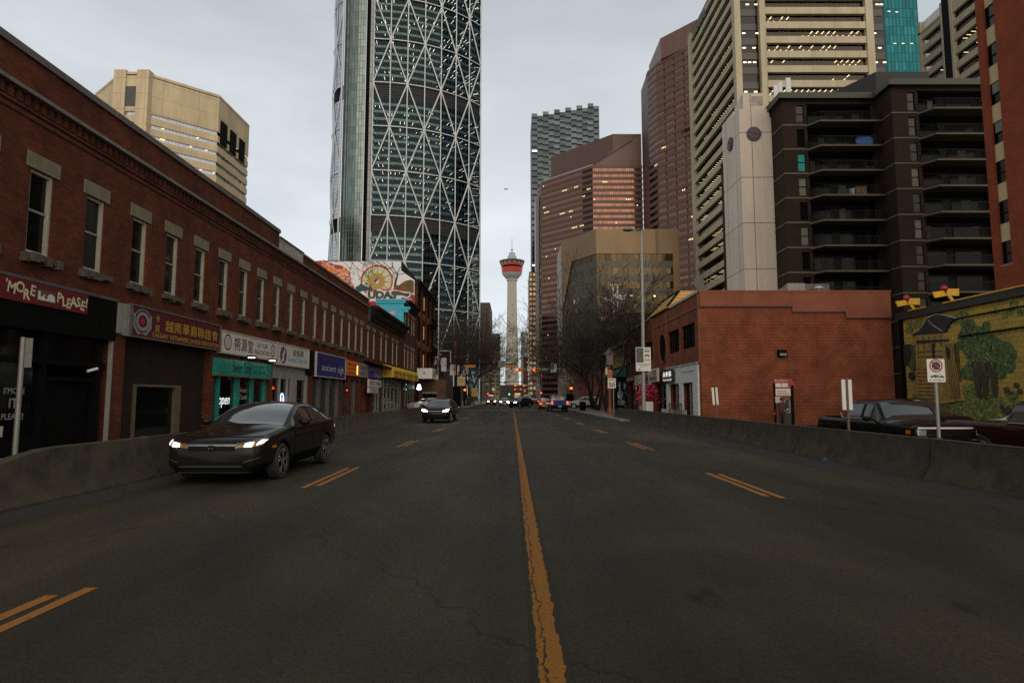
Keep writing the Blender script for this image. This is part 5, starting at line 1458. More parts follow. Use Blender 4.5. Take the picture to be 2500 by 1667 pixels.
# beyond the crossing: pale low shop, stepped brick walls, bigger dark block with ornament on top
block('dark_podium_block', 'dark low podium block beyond the crossing behind the right-hand bare trees', 15.5, 60, 112, 150, 15.5, mat('podium_brown', (0.06, 0.045, 0.035), 0.8, var=0.2), (10, 4.2, 2.4, 2.6, X['dkwin'], 0.06))
block('red_corner_shop', 'small red shop building across the crossing on the right', 11.0, 24, 99, 110, 6.0, mat('shop_red_wall', (0.17, 0.05, 0.035), 0.8, var=0.3), (5, 3.4, 1.5, 1.7, mat('shop_pane', (0.12, 0.10, 0.07), 0.3), 0.4))
block('white_corner_shop', 'small pale shop beside the red corner shop across the crossing', 24.2, 40, 99, 110, 4.8, X['offwhite'], (5, 3.2, 1.9, 1.9, X['dkwin'], 0.3))
cr = thing('roof_ornament', 'white scrolled roof ornament with two posts and crossbar above the right-hand trees', 'ornament', (18.7, 112, 15.5))
om = M()
pr = [(-2.1, 4.3), (-1.9, 4.9), (-1.7, 4.2), (-1.2, 4.0), (-0.7, 4.5), (-0.2, 5.1), (0.2, 5.2), (0.6, 4.9), (1.0, 4.6), (1.5, 4.5), (1.9, 4.9), (2.2, 5.4), (2.15, 4.6), (1.7, 4.0), (1.0, 3.9), (0.3, 4.3), (-0.2, 4.2), (-0.7, 3.7), (-1.5, 3.6)]
om.extr(pr, (18.9, 111.8, 15.4), (1, 0, 0), (0, 0, 1), (0, -1, 0), 0, 0.4)
om.build('scroll', X['white'], cr)
M().box(18.55, 18.75, 111.9, 112.1, 15.5, 22.2).box(19.35, 19.55, 111.9, 112.1, 15.5, 22.2).box(18.1, 20.0, 111.88, 112.12, 22.2, 22.4).build('posts', X['white'], cr)
M().box(17.2, 17.75, 111.8, 112.2, 15.5, 19.0).build('orange_post', mat('orange_red_post', (0.45, 0.11, 0.04), 0.6), cr)
M().box(16.4, 19.8, 111.8, 112.2, 15.5, 16.2).build('plinth', X['offwhite'], cr)

# ---- mural building along the lot
mb = thing('yellow_mural_building', 'low building with yellow and green gate mural beside the parking lot', 'building', (29, 30, -0.2))
M().box(25.0, 33.4, 16, 39.3, -0.2, 6.5).build('wall', mat('grey_block_wall', (0.14, 0.12, 0.10), 0.85, var=0.2), mb)
fa = M().box(24.75, 33.4, 16, 39.4, 6.5, 6.95); fa.build('roof_fascia', mat('black_brown_fascia', (0.022, 0.018, 0.014), 0.7), mb)
M().box(24.90, 25.0, 39.0, 39.28, -0.2, 6.5).build('dark_corner_strip', X['black'], mb)
XM = 25.0
class Side(Paint):
    def raw(s, pts):
        s.m.extr(pts, (XM, 0, 0), (0, -1, 0), (0, 0, 1), (-1, 0, 0), 0.0, s.d); s.d += 0.00015; return s
    def poly(s, pts): return s.raw([(-a, b) for a, b in pts])
    def disc(s, c, r, n=12): return s.poly([(c[0] + r * math.cos(2*PI*i/n), c[1] + r * math.sin(2*PI*i/n)) for i in range(n)])
    def done(s): return s.m.build(s.n, s.mt, mb)
Side('mural_ground', brick('mural_yellow_brick', (0.46, 0.31, 0.065), (0.40, 0.265, 0.058), (0.19, 0.12, 0.028), bw=0.5, bh=0.25, mw=0.012, bump=0.6, dirt=0.3), 0.010).raw([(-38.98, -0.2), (-16.1, -0.2), (-16.1, 6.49), (-38.98, 6.49)]).done()
gm_ = mat('mural_leaf_green', (0.135, 0.16, 0.036), 0.85, var=0.85, scale=5)
gd_ = mat('mural_dark_green', (0.066, 0.10, 0.030), 0.85, var=0.9, scale=4.5)
rnd = random.Random(17)
def crown_blob(p, cy, cz, ry, rz, n, r0, r1):
    for i in range(n):
        a = rnd.uniform(0, 2*PI); q = math.sqrt(rnd.random())
        z = cz + rz * q * math.sin(a)
        p.disc((cy + ry * q * math.cos(a), max(-0.1, min(6.3, z))), rnd.uniform(r0, r1) * (0.6 if z > 6.0 else 1), 9)
p = Side('mural_leaf_band', gm_, 0.016)
for i in range(46): p.disc((rnd.uniform(33.5, 38.6), rnd.uniform(5.7, 6.25)), rnd.uniform(0.12, 0.24), 8)
for i in range(60): p.disc((rnd.uniform(20, 31.6), rnd.uniform(5.2, 6.25)), rnd.uniform(0.14, 0.24), 8)
crown_blob(p, 33.4, 1.2, 3.2, 1.1, 70, 0.2, 0.42)
crown_blob(p, 36.6, 1.4, 2.0, 0.9, 40, 0.2, 0.4)
p.done()
p = Side('mural_tree_crown', gd_, 0.052)
crown_blob(p, 33.0, 4.7, 1.2, 0.95, 44, 0.22, 0.44)
crown_blob(p, 31.9, 3.6, 1.25, 0.9, 50, 0.22, 0.42)
crown_blob(p, 32.6, 3.1, 1.4, 0.6, 40, 0.18, 0.34)
crown_blob(p, 38.2, 4.0, 0.4, 0.6, 10, 0.15, 0.3)
crown_blob(p, 26.0, 4.0, 2.2, 1.4, 90, 0.25, 0.45)
p.done()
p = Side('mural_leaf_strokes', mat('mural_pale_green', (0.20, 0.215, 0.06), 0.85, var=0.6, scale=4), 0.088)
for i in range(190):
    y, z = rnd.choice([(33.0, 4.7), (31.9, 3.6), (32.4, 3.2), (33.4, 1.2), (36.3, 1.2)]); y += rnd.gauss(0, 0.75); z += rnd.gauss(0, 0.5)
    if 0 < z < 6.1: a = rnd.uniform(0, 3.14); r_ = rnd.uniform(0.04, 0.10); p.poly([(y + r_ * math.cos(a), z + r_ * math.sin(a)), (y - 0.03 * math.sin(a), z + 0.03 * math.cos(a)), (y - r_ * math.cos(a), z - r_ * math.sin(a)), (y + 0.03 * math.sin(a), z - 0.03 * math.cos(a))])
p.done()
p = Side('mural_trunks', mat('mural_trunk', (0.05, 0.035, 0.018), 0.85), 0.120)
for y in (32.9, 32.4, 31.8, 26.4, 25.6): p.poly([(y + 0.1, 1.6), (y - 0.1, 1.6), (y - 0.22, 3.4), (y - 0.05, 3.4), (y, 2.6), (y + 0.25, 3.5), (y + 0.35, 3.4)])
for i in range(60): p.disc((rnd.uniform(22, 33.2), rnd.choice([1.75, 1.9, 2.0, 2.15]) + rnd.uniform(-0.1, 0.1)), rnd.uniform(0.05, 0.16), 7)
for i in range(16): p.disc((30.9 + rnd.gauss(0, 0.3), 0.9 + rnd.uniform(-0.2, 0.3)), rnd.uniform(0.08, 0.15), 7)
for y in (25, 26, 27, 28, 29, 30): p.poly([(y, 0.55), (y - 0.9, 0.55), (y - 0.9, 0.62), (y, 0.62)])
p.done()
gt = Side('mural_gate_roof', mat('mural_black_tile', (0.022, 0.019, 0.015), 0.8, var=0.3), 0.150)
gt.poly([(38.1, 5.42), (37.4, 5.6), (36.9, 5.95), (36.5, 6.3), (35.7, 6.42), (35.0, 6.25), (34.2, 5.98), (34.7, 5.75), (35.0, 5.4), (35.2, 5.25)])
gt.poly([(37.6, 4.85), (34.8, 4.75), (34.8, 4.88), (37.6, 5.05)])
gt.poly([(38.9, 4.9), (38.3, 4.9), (38.2, 4.4), (38.6, 3.6), (38.9, 3.6)])
gt.poly([(36.3, 4.75), (36.2, 3.6), (36.05, 3.6), (36.0, 4.75)]); gt.poly([(35.05, 4.5), (34.75, 4.3), (34.85, 3.7), (35.1, 3.9)]); gt.disc((38.3, 2.9), 0.25)
for i in range(9): gt.poly([(37.7 + 0.01 * i, 3.3 - i * 0.22), (36.2, 3.25 - i * 0.22), (36.2, 3.21 - i * 0.22), (37.7, 3.26 - i * 0.22)])
gt.done()
gt = Side('mural_gate_lines', mat('mural_cream_line', (0.42, 0.36, 0.22), 0.85), 0.158)
for pts in ([(37.4, 5.62), (36.9, 5.97), (36.5, 6.32), (35.7, 6.44), (35.0, 6.27), (34.2, 6.0)], [(36.45, 6.2), (36.1, 5.85), (35.3, 5.4)]):
    for a, b in zip(pts[:-1], pts[1:]): gt.poly([(a[0], a[1] - 0.025), (b[0], b[1] - 0.025), (b[0], b[1] + 0.025), (a[0], a[1] + 0.025)])
gt.done()
gt = Side('mural_gate_wall', mat('mural_ochre_wall', (0.30, 0.185, 0.045), 0.85, var=0.35, scale=3), 0.136)
gt.poly([(37.7, 5.4), (35.0, 5.25), (34.6, 4.8), (34.05, 1.4), (35.8, 1.2), (37.9, 1.3)])
gt.done()
gt = Side('mural_gate_shade', mat('mural_brown_line', (0.09, 0.055, 0.018), 0.85, var=0.3), 0.142)
for k in range(6): gt.poly([(35.15 - k * 0.17, 4.6), (35.10 - k * 0.17, 4.6), (34.85 - k * 0.13, 1.5), (34.92 - k * 0.13, 1.5)])
for k in range(5): gt.poly([(37.5 - k * 0.5, 5.2), (37.42 - k * 0.5, 5.2), (37.42 - k * 0.5, 4.5), (37.5 - k * 0.5, 4.5)])
gt.poly([(37.6, 4.3), (35.4, 4.2), (35.4, 4.27), (37.6, 4.37)]); gt.poly([(37.6, 4.0), (35.4, 3.9), (35.4, 3.97), (37.6, 4.07)])
gt.done()
cb_ = Side('mural_cable', X['black'], 0.165)
cb_.poly([(34.0, 4.93), (16.2, 5.05), (16.2, 5.10), (34.0, 4.98)]); cb_.poly([(34.5, 5.95), (16.2, 6.1), (16.2, 6.13), (34.5, 5.98)])
cb_.done()
fy = M().box(24.70, 24.75, 16, 34.9, 6.92, 7.0).box(24.70, 24.75, 36.4, 38.0, 6.92, 7.0)
fy.build('yellow_trim', mat('yellow_trim', (0.55, 0.30, 0.02), 0.5), mb)
# two yellow upturned brackets, each holding a red ball
X['bracket'] = mat('bracket_yellow', (0.60, 0.33, 0.02), 0.5, var=0.15)
for i, (y, lab) in enumerate(((38.3, 'yellow upturned roof bracket with red ball, farther one beside the red wall'), (34.9, 'yellow upturned roof bracket with red ball, nearer one above the green mural trees'))):
    t = thing('roof_bracket', lab, 'bracket', (24.7, y, 6.95), 'yellow roof brackets')
    b_ = M()
    U, V, N = (0, -1, 0), (0, 0, 1), (-1, 0, 0)
    q_ = (24.78, y, 7.74); U, N = (1, 0, 0), (0, -1, 0)
    b_.extr([(-0.66, -0.15), (-0.02, -0.08), (0.08, -0.38), (-0.55, -0.49)], q_, U, V, N, 0, 0.1)
    b_.extr([(0.14, 0.03), (0.83, 0.03), (0.80, -0.38), (0.0805, -0.3795)], q_, U, V, N, 0.0, 0.14)
    b_.extr([(0.17, -0.381), (0.36, -0.381), (0.66, -0.79), (0.48, -0.82)], q_, U, V, N, 0.02, 0.12)
    b_.build('scroll', X['bracket'], t)
    M().sphere((24.82, y - 0.05, 7.80), 0.19, 14).build('ball', mat('glossy_red_ball', (0.30, 0.015, 0.015), 0.35) if i == 0 else bpy.data.materials['glossy_red_ball'], t, smooth=60)

# ---- brown brick apartment tower
ap = thing('apartment_tower', 'dark brown brick apartment tower with rows of black balconies', 'apartment building', (44, 75, 0))
front = [(31.55, 74.2), (31.55, 69.0), (42.4, 69.0), (42.4, 65.9), (62, 65.9)]
SH = 2.9
levels = [33.1 - SH * k for k in range(11)]
w = M()
w.strip([(31.55, 76), (31.55, 69.0)], 0, 36.2)
wall_holes(w, o=(0, 69.0, 0), U=(1, 0, 0), V=(0, 0, 1), N=(0, -1, 0), a0=31.55, a1=42.4, z0=0, z1=36.2,
           holes=[(33.15, 34.05, L_ + 0.35, L_ + 2.45) for L_ in levels if L_ > 3] + [(34.4, 41.9, L_ + 0.02, L_ + 2.45) for L_ in levels if L_ > 3], depth=0.25)
w.strip([(42.4, 69), (42.4, 65.9)], 0, 36.2)
wall_holes(w, o=(0, 65.9, 0), U=(1, 0, 0), V=(0, 0, 1), N=(0, -1, 0), a0=42.4, a1=62, z0=0, z1=36.2,
           holes=[(44.15, 45.0, L_ + 0.35, L_ + 2.45) for L_ in levels if L_ > 3] + [(45.35, 53.4, L_ + 0.02, L_ + 2.45) for L_ in levels if L_ > 3] + [(54.2, 55.2, L_ + 0.35, L_ + 2.45) for L_ in levels if L_ > 3], depth=0.25)
w.strip([(62, 65.9), (62, 90), (31.55, 90), (31.55, 76)], 0, 36.2)
w.build('wall', X['brick_a'], ap)
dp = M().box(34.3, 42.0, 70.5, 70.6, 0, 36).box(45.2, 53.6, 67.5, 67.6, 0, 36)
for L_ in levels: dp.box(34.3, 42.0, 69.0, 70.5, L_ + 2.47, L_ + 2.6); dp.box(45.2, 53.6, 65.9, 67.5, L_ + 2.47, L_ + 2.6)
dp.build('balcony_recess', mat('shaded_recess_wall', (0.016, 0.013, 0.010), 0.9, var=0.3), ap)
st = M()
for L_ in levels:
    st.strip(offset_poly(front[:3], 0.05), L_ - 0.02, L_ + 0.14); st.strip(offset_poly(front[2:], 0.05), L_ + 0.0, L_ + 0.14)
st.build('storey_band', mat('dull_concrete_band', (0.12, 0.098, 0.062), 0.8, var=0.2), ap)
X['railing'] = mat('black_railing', (0.008, 0.0075, 0.0065), 0.6, spec=0.2)
X['slab'] = mat('balcony_concrete', (0.105, 0.085, 0.052), 0.8, var=0.2)
rnd = random.Random(44)
X['aglass'] = mat('shaded_door_glass', (0.006, 0.0062, 0.0058), 0.12, var=0.3, spec=0.08)
X['curtain'] = mat('pale_curtain', (0.13, 0.13, 0.10), 0.8, var=0.3, scale=1)
X['curtain2'] = mat('grey_blind', (0.055, 0.056, 0.046), 0.8, var=0.3, scale=1)
X['tealblind'] = mat('teal_blind', (0.01, 0.24, 0.22), 0.7)
for bi, (x0, x1, yw) in enumerate(((34.2, 42.1, 69.0), (45.2, 53.5, 65.9))):
    for k, L_ in enumerate(levels):
        if L_ < 6: continue
        pl = [(x0, yw), (x0 + 0.9, yw - 1.5), (x1, yw - 1.5), (x1, yw)]
        b_ = M().prism([(x0, yw), (x0 + 0.9, yw - 1.5), (x1, yw - 1.5), (x1, yw)], L_ - 0.16, L_ + 0.02).build('balcony', X['slab'], ap)
        r_ = M(); pp = offset_poly(pl, -0.06)
        for a, b in zip(pp[:2], pp[1:3]):
            r_.bar((*a, L_ + 1.05), (*b, L_ + 1.05), 0.05, 0.05); r_.bar((*a, L_ + 0.12), (*b, L_ + 0.12), 0.04, 0.04)
            n_ = max(2, int((Vector(b) - Vector(a)).length / 0.14))
            for i in range(n_ + 1):
                c = Vector(a).lerp(Vector(b), i / n_); r_.bar((*c, L_ + 0.1), (*c, L_ + 1.05), 0.025, 0.025, up=(0, 1, 0))
        r_.build('railing', X['railing'], b_)
        g_ = M().box(x0 + 1.0, x0 + 3.2, yw + 1.42, yw + 1.46, L_ + 0.05, L_ + 2.2).box(x0 + 4.2, x0 + 7.2, yw + 1.42, yw + 1.46, L_ + 0.05, L_ + 2.2).build('patio_door', X['aglass'], ap)
        if rnd.random() < 0.75:
            q = x0 + 1.0 + rnd.choice([0, 1.1, 3.2, 4.2, 5.2]); M().box(q, q + rnd.uniform(0.5, 1.1), yw + 1.38, yw + 1.41, L_ + 0.1, L_ + 2.1).build('curtain', rnd.choice([X['curtain2'], X['curtain'], X['curtain2']]), g_)
        # narrow stair-side window: two panes one above the other
        xw = (33.15, 44.15)[bi]; xe = (34.05, 45.0)[bi]
        f = M().box(xw, xe, yw + 0.12, yw + 0.2, L_ + 1.36, L_ + 1.46).box(xw, xw + 0.05, yw + 0.12, yw + 0.2, L_ + 0.35, L_ + 2.45).box(xe - 0.05, xe, yw + 0.12, yw + 0.2, L_ + 0.35, L_ + 2.45).build('window', X['black'], ap)
        pm_ = X['glass'] if k not in (2, 3, 4, 5) else [X['glass'], X['glass'], X['tealblind'], X['curtain'], X['glass'], X['curtain']][k]
        if bi == 1: pm_ = [X['glass'], X['glass'], X['curtain2'], X['curtain'], X['curtain2'], X['curtain'], X['curtain2'], X['curtain2'], X['curtain2'], X['glass'], X['glass']][k]
        M().box(xw + .05, xe - .05, yw + 0.15, yw + 0.16, L_ + 0.35, L_ + 2.45).build('pane', pm_, f)
        if bi == 1:
            f = M().box(54.2, 55.2, yw + 0.12, yw + 0.2, L_ + 1.36, L_ + 1.46).build('window', X['black'], ap)
            M().box(54.2, 55.2, yw + 0.15, yw + 0.16, L_ + 0.35, L_ + 2.45).build('pane', rnd.choice([X['curtain'], X['curtain2']]), f)
rfz = [(31.4, 76), (31.4, 68.8), (42.25, 68.8), (42.25, 65.7), (62, 65.7)]
cp_ = M().strip(offset_poly(rfz, 0.35), 36.2, 36.9, ledge=0.8)
cp_.build('roof_coping', mat('greenish_coping', (0.050, 0.050, 0.032), 0.6, var=0.15), ap)
M().prism([(31.4, 76), (31.4, 68.8), (42.25, 68.8), (42.25, 65.7), (62, 65.7), (62, 90), (31.4, 90)], 36.3, 36.5).build('roof', X['roof'], ap)
M().prism([(43.2, 79), (45.8, 74), (52.5, 74), (52.5, 86), (43.2, 86)], 36.5, 42.4).build('penthouse', mat('dark_penthouse_cladding', (0.018, 0.015, 0.010), 0.7, var=0.2), ap)
# things left on balconies
tag(M().add([(39.4, 67.75, 30.2), (41.2, 67.75, 30.2), (41.2, 67.75, 31.1), (40.8, 67.9, 31.3), (39.5, 67.8, 31.25), (39.3, 67.9, 30.9), (39.6, 68.4, 30.3), (41.0, 68.4, 30.3)], [(0, 1, 2, 3, 4, 5), (0, 6, 7, 1), (5, 6, 0), (2, 1, 7), (3, 2, 7), (4, 3, 7, 6), (5, 4, 6)]).build('blue_tarpaulin', mat('bright_blue_tarp', (0.01, 0.13, 0.42), 0.5, var=0.3, scale=3)), 'bright blue tarpaulin bundle on a balcony second from the top', 'tarpaulin')
tag(M().box(39.0, 40.2, 67.8, 68.4, 24.44, 25.35).box(38.97, 40.23, 67.77, 68.43, 25.35, 25.42).build('storage_cabinet', mat('tan_wood_cabinet', (0.20, 0.11, 0.05), 0.7)), 'tan wooden cabinet on a balcony four storeys below the roof', 'cabinet')
tag(M().box(38.45, 38.85, 67.8, 68.2, 24.44, 25.2).box(38.5, 38.8, 67.75, 67.8, 24.6, 25.1).build('white_box', X['offwhite']), 'small white box beside the tan cabinet on a balcony', 'box')
# rooftop antennas
an = thing('roof_antenna', 'cluster of white panel antennas on the left roof corner of the brown apartments', 'antenna', (32.4, 71, 36.5))
for x, z0, z1, w_ in ((31.5, 37.4, 39.0, 0.55), (32.1, 36.5, 39.4, 0.42), (33.0, 37.2, 39.9, 0.55)):
    a_ = M().box(x, x + w_, 70.8, 71.0, z0, z1).build('antenna_panel', X['white'], an)
M().tube((31.75, 71.1, 36.5), (31.75, 71.1, 39), 0.05).tube((33.2, 71.1, 36.5), (33.2, 71.1, 39.5), 0.05).bar((31.5, 71.1, 37.6), (33.4, 71.1, 37.6), 0.06, 0.06).build('antenna_mast', X['steel'], an)
tag(M().box(35.4, 36.3, 70, 70.8, 36.5, 37.5).prism([(35.4, 70), (35.9, 70), (35.9, 70.8), (35.4, 70.8)], 37.5, 37.8).build('roof_cabinet', X['white']), 'small white cabinet on the brown apartment roof edge', 'roof unit')

# ---- pale concrete lift column with two round plaques
pc = thing('concrete_column', 'tall pale concrete stair column with two round dark plaques', 'tower', (29.4, 75, 0))
X['pconc'] = panel('pale_precast', (0.60, 0.51, 0.41), (0.20, 0.165, 0.13), 3.3, 5.6, 0.05, 0.85, 0, 0.03)
M().box(27.65, 31.3, 72, 78, 0, 36.6).build('shaft', X['pconc'], pc)
M().prism([(28.2, 72.003), (30.7, 72.003), (30.7, 76), (28.6, 76)], 36.6, 38.6).box(27.66, 28.6, 74, 77.99, 36.6, 37.2).build('crown', X['pconc'], pc)
M().box(30.3, 31.31, 71.9, 72.0, 0, 36.0).box(31.31, 31.5, 71.97, 74, 0, 35.5).build('side_rib', X['pconc'], pc)
M().box(29.0, 30.6, 71.99, 72.0, 37.0, 38.2).build('stain', mat('weathered_patch', (0.33, 0.28, 0.24), 0.9, var=0.5, scale=2), pc)
for (o_, U_, N_) in (((29.33, 71.99, 33.4), (1, 0, 0), (0, -1, 0)), ((27.64, 75.0, 33.4), (0, -1, 0), (-1, 0, 0))):
    ring = [(0.86 * math.cos(2*PI*i/32), 0.86 * math.sin(2*PI*i/32)) for i in range(32)]
    q = M().extr(ring, o_, U_, (0, 0, 1), N_, 0, 0.16).build('plaque', mat('navy_plaque', (0.018, 0.026, 0.06), 0.5) if not bpy.data.materials.get('navy_plaque') else bpy.data.materials['navy_plaque'], pc)
    e = M()
    for r_ in (0.5, 0.28):
        for i in range(20):
            if i % 10 > 7: continue
            a, b = 2*PI*i/20, 2*PI*(i+1)/20
            P = lambda t: Vector(o_) + Vector(U_) * (r_ * math.cos(t)) + Vector((0, 0, r_ * math.sin(t))) + Vector(N_) * 0.18
            e.bar(P(a), P(b), 0.08, 0.08)
    e.build('plaque_emblem', mat('copper_emblem', (0.28, 0.12, 0.06), 0.5) if not bpy.data.materials.get('copper_emblem') else bpy.data.materials['copper_emblem'], q)

# ---- orange-red brick tower at the right edge
rt = thing('red_brick_tower', 'tall orange-red brick tower with cream window panels at right edge', 'apartment building', (38, 33, 0))
cols = [(40.6, 41.55), (36.8, 37.75), (33.0, 33.95)]
w = M(); wall_holes(w, o=(33.6, 0, 0), U=(0, 1, 0), V=(0, 0, 1), N=(-1, 0, 0), a0=20, a1=42.2, z0=0, z1=46, holes=[(a, b, 10.5, 45) for a, b in cols], depth=0.35)
w.poly([(33.6, 42.2, 0), (50, 42.2, 0), (50, 42.2, 46), (33.6, 42.2, 46)]); w.poly([(33.6, 20, 0), (50, 20, 0), (50, 20, 46), (33.6, 20, 46)]); w.poly([(33.6, 20, 46), (50, 20, 46), (50, 42.2, 46), (33.6, 42.2, 46)])
w.build('wall', X['brick_t'], rt)
X['cream'] = mat('cream_panel', (0.40, 0.30, 0.14), 0.7, var=0.12)
for ci, (a, b) in enumerate(cols):
    for k in range(-3, 9):
        zt = 13.45 + 2.83 * k + 2.83
        if zt - 1.25 < 10.4 or zt > 45: continue
        M().box(33.75, 33.9, a, b, zt - 1.25, zt).build('spandrel_panel', X['cream'], rt)
        f = M().box(33.78, 33.88, a, b, zt - 2.15, zt - 2.07).box(33.78, 33.88, a, a + 0.05, zt - 2.83, zt - 1.25).box(33.78, 33.88, b - 0.05, b, zt - 2.83, zt - 1.25).build('window', X['black'], rt)
        M().box(33.84, 33.85, a + 0.05, b - 0.05, zt - 2.83, zt - 1.25).build('pane', X['glass'], f)
        if rnd.random() < 0.5: M().box(33.82, 33.835, a + 0.08, b - 0.08, zt - 2.0, zt - 1.27).build('blind', X['curtain'], f)
    M().box(33.6, 33.95, a, b, 10.5, 10.62).build('sill', X['stone'], rt)
# ================================================================ SIGNS AND STREET FURNITURE
def sign_board(name, label, y0, y1, z0, z1, mt, x0=-12.0, x1=-11.84, frame=None, group='shop signs on the left'):
    t = thing(name, label, 'sign', (x1, (y0 + y1) / 2, z0), group)
    M().box(x0, x1, y0, y1, z0, z1).build('panel', mt, t)
    if frame:
        f = 0.06
        M().box(x0, x1 + 0.03, y0 - f, y0 - 0.002, z0 - f, z1 + f).box(x0, x1 + 0.03, y1 + 0.002, y1 + f, z0 - f, z1 + f).box(x0, x1 + 0.03, y0, y1, z1 + 0.002, z1 + f).box(x0, x1 + 0.03, y0, y1, z0 - f, z0 - 0.002).build('frame', frame, t)
    return t
def put(t, body, mt, y, z, w=None, h=None, x=-11.832, name='lettering', **k):
    m = text(body, w, h, depth=0.0, **k).place(**on_left(y, z, x))
    return m.build(name, mt, t)
def disc_on_left(m, y, z, r, x, n=28, sy=1.0, r0=0.0):
    if r0: 
        for i in range(n):
            a, b = 2*PI*i/n, 2*PI*(i+1)/n
            m.poly([(x, y + sy*r0*math.cos(a), z + r0*math.sin(a)), (x, y + sy*r*math.cos(a), z + r*math.sin(a)), (x, y + sy*r*math.cos(b), z + r*math.sin(b)), (x, y + sy*r0*math.cos(b), z + r0*math.sin(b))])
    else: m.poly([(x, y + sy*r*math.cos(2*PI*i/n), z + r*math.sin(2*PI*i/n)) for i in range(n)])
    return m
# red snack sign with jumping letters
s1 = sign_board('shop_sign', 'red shop sign with jumping cream letters at far left', 9.5, 17.02, 3.86, 4.40, X['signred'], -11.9, -11.86)
jl = M(); rnd = random.Random(1)
for ch, y, z, r_ in (("S", 13.5, 4.12, .2), ("'", 14.22, 4.30, 0), ("M", 14.38, 4.16, -.12), ("O", 14.63, 4.21, 0), ("R", 14.84, 4.07, .05), ("E", 15.03, 4.19, -.1), ("P", 15.93, 4.16, -.05), ("L", 16.11, 4.09, .1), ("E", 16.27, 4.06, -.06), ("A", 16.44, 4.13, .06), ("S", 16.63, 4.15, 0), ("E", 16.81, 4.08, -.15), ("!", 16.95, 4.17, -.1)):
    m = text(ch, h=0.27 if ch not in "'" else 0.09, bold=0.03, depth=0.0)
    m.map(lambda p: Vector((p.x * 0.95 * math.cos(r_) - p.y * math.sin(r_), p.x * math.sin(r_) + p.y * math.cos(r_), 0)))
    jl.cat(m.place(**on_left(y, z, -11.85)))
jl.build('lettering', mat('cream_letters', (0.52, 0.45, 0.26), 0.6), s1)
M().box(-11.86, -11.852, 15.16, 15.78, 3.97, 4.27).build('picture_patch', mat('olive_patch', (0.07, 0.055, 0.02), 0.6), s1)
lf = M()
pts = [(15.2, 4.0), (15.2, 4.22), (15.26, 4.22), (15.28, 4.06), (15.34, 4.10), (15.40, 4.16), (15.5, 4.13), (15.58, 4.19), (15.68, 4.19), (15.76, 4.12), (15.77, 4.0)]
lf.extr(pts, (-11.852, 0, 0), (0, 1, 0), (0, 0, 1), (1, 0, 0), 0, 0.006); lf.build('loaf_shape', X['signwhite'], s1)
ml = M(); ml.extr([(15.45 + 0.075 * (1 if i % 2 == 0 else 0.45) * math.cos(2*PI*i/14 + PI/2), 4.10 + 0.075 * (1 if i % 2 == 0 else 0.45) * math.sin(2*PI*i/14 + PI/2)) for i in range(14)], (-11.846, 0, 0), (0, 1, 0), (0, 0, 1), (1, 0, 0), 0, 0.005); ml.build('maple_leaf', X['red'], s1)
# maroon association sign
s2 = sign_board('shop_sign', 'maroon association sign with gold Chinese characters and round white emblem', 19.0, 24.78, 3.50, 4.42, X['maroon'], frame=X['coping'])
put(s2, "卡", X['gold'], 20.38, 4.17, h=0.26); put(s2, "城", X['gold'], 20.38, 3.85, h=0.26)
put(s2, "越南華裔聯誼會", X['gold'], 22.72, 4.0, w=3.75, h=0.40, spacing=1.05)
put(s2, "CALGARY VIETNAMESE CHINESE ASSOCIATION", X['gold'], 22.4, 3.63, w=4.55, h=0.15)
e = M(); disc_on_left(e, 19.55, 3.98, 0.31, -11.83, r0=0.2, sy=1.15); disc_on_left(e, 19.55, 3.98, 0.40, -11.83, r0=0.36, sy=1.2)
for k in range(2):
    sg = -1 if k else 1
    e.extr([(19.55 + sg * 0.38, 4.2), (19.55 + sg * 0.50, 4.22), (19.55 + sg * 0.50, 3.8), (19.55 + sg * 0.25, 3.56), (19.55 + sg * 0.1, 3.55), (19.55 + sg * 0.36, 3.82)], (-11.838, 0, 0), (0, 1, 0), (0, 0, 1), (1, 0, 0), 0, 0.005)
e.build('emblem', mat('pale_emblem', (0.20, 0.19, 0.185), 0.6), s2)
M().extr([(19.55 + 0.17 * (1 if i % 2 == 0 else 0.5) * math.cos(2*PI*i/14 + PI/2), 3.98 + 0.15 * (1 if i % 2 == 0 else 0.5) * math.sin(2*PI*i/14 + PI/2)) for i in range(14)], (-11.838, 0, 0), (0, 1, 0), (0, 0, 1), (1, 0, 0), 0, 0.008).build('maple_leaf', X['red'], s2)
# white association sign
s3 = sign_board('shop_sign', 'white association sign with dark red Chinese characters above the teal sign', 24.95, 30.75, 3.43, 4.27, X['signwhite'], frame=X['coping_l'])
X['rdink'] = mat('dark_red_ink', (0.16, 0.012, 0.014), 0.5)
put(s3, "朔源堂", X['rdink'], 27.05, 3.86, w=1.9, h=0.58, spacing=1.15, bold=0.006)
put(s3, "SUE YUEN", X['rdink'], 29.05, 4.0, w=1.25, h=0.21); put(s3, "ASSOCIATION", X['rdink'], 29.05, 3.68, w=1.75, h=0.21)
e = M()
for y, q in ((25.5, 1.0), (30.35, 0.9)): 
    disc_on_left(e, y, 3.86, 0.34 * q, -11.835, r0=0.27 * q); disc_on_left(e, y, 3.86, 0.19 * q, -11.835, r0=0.165 * q)
    e.cat(text("S", h=0.2, depth=0).place(**on_left(y, 3.86, -11.835)))
e.build('emblem', mat('brown_emblem_ink', (0.10, 0.03, 0.025), 0.6), s3)
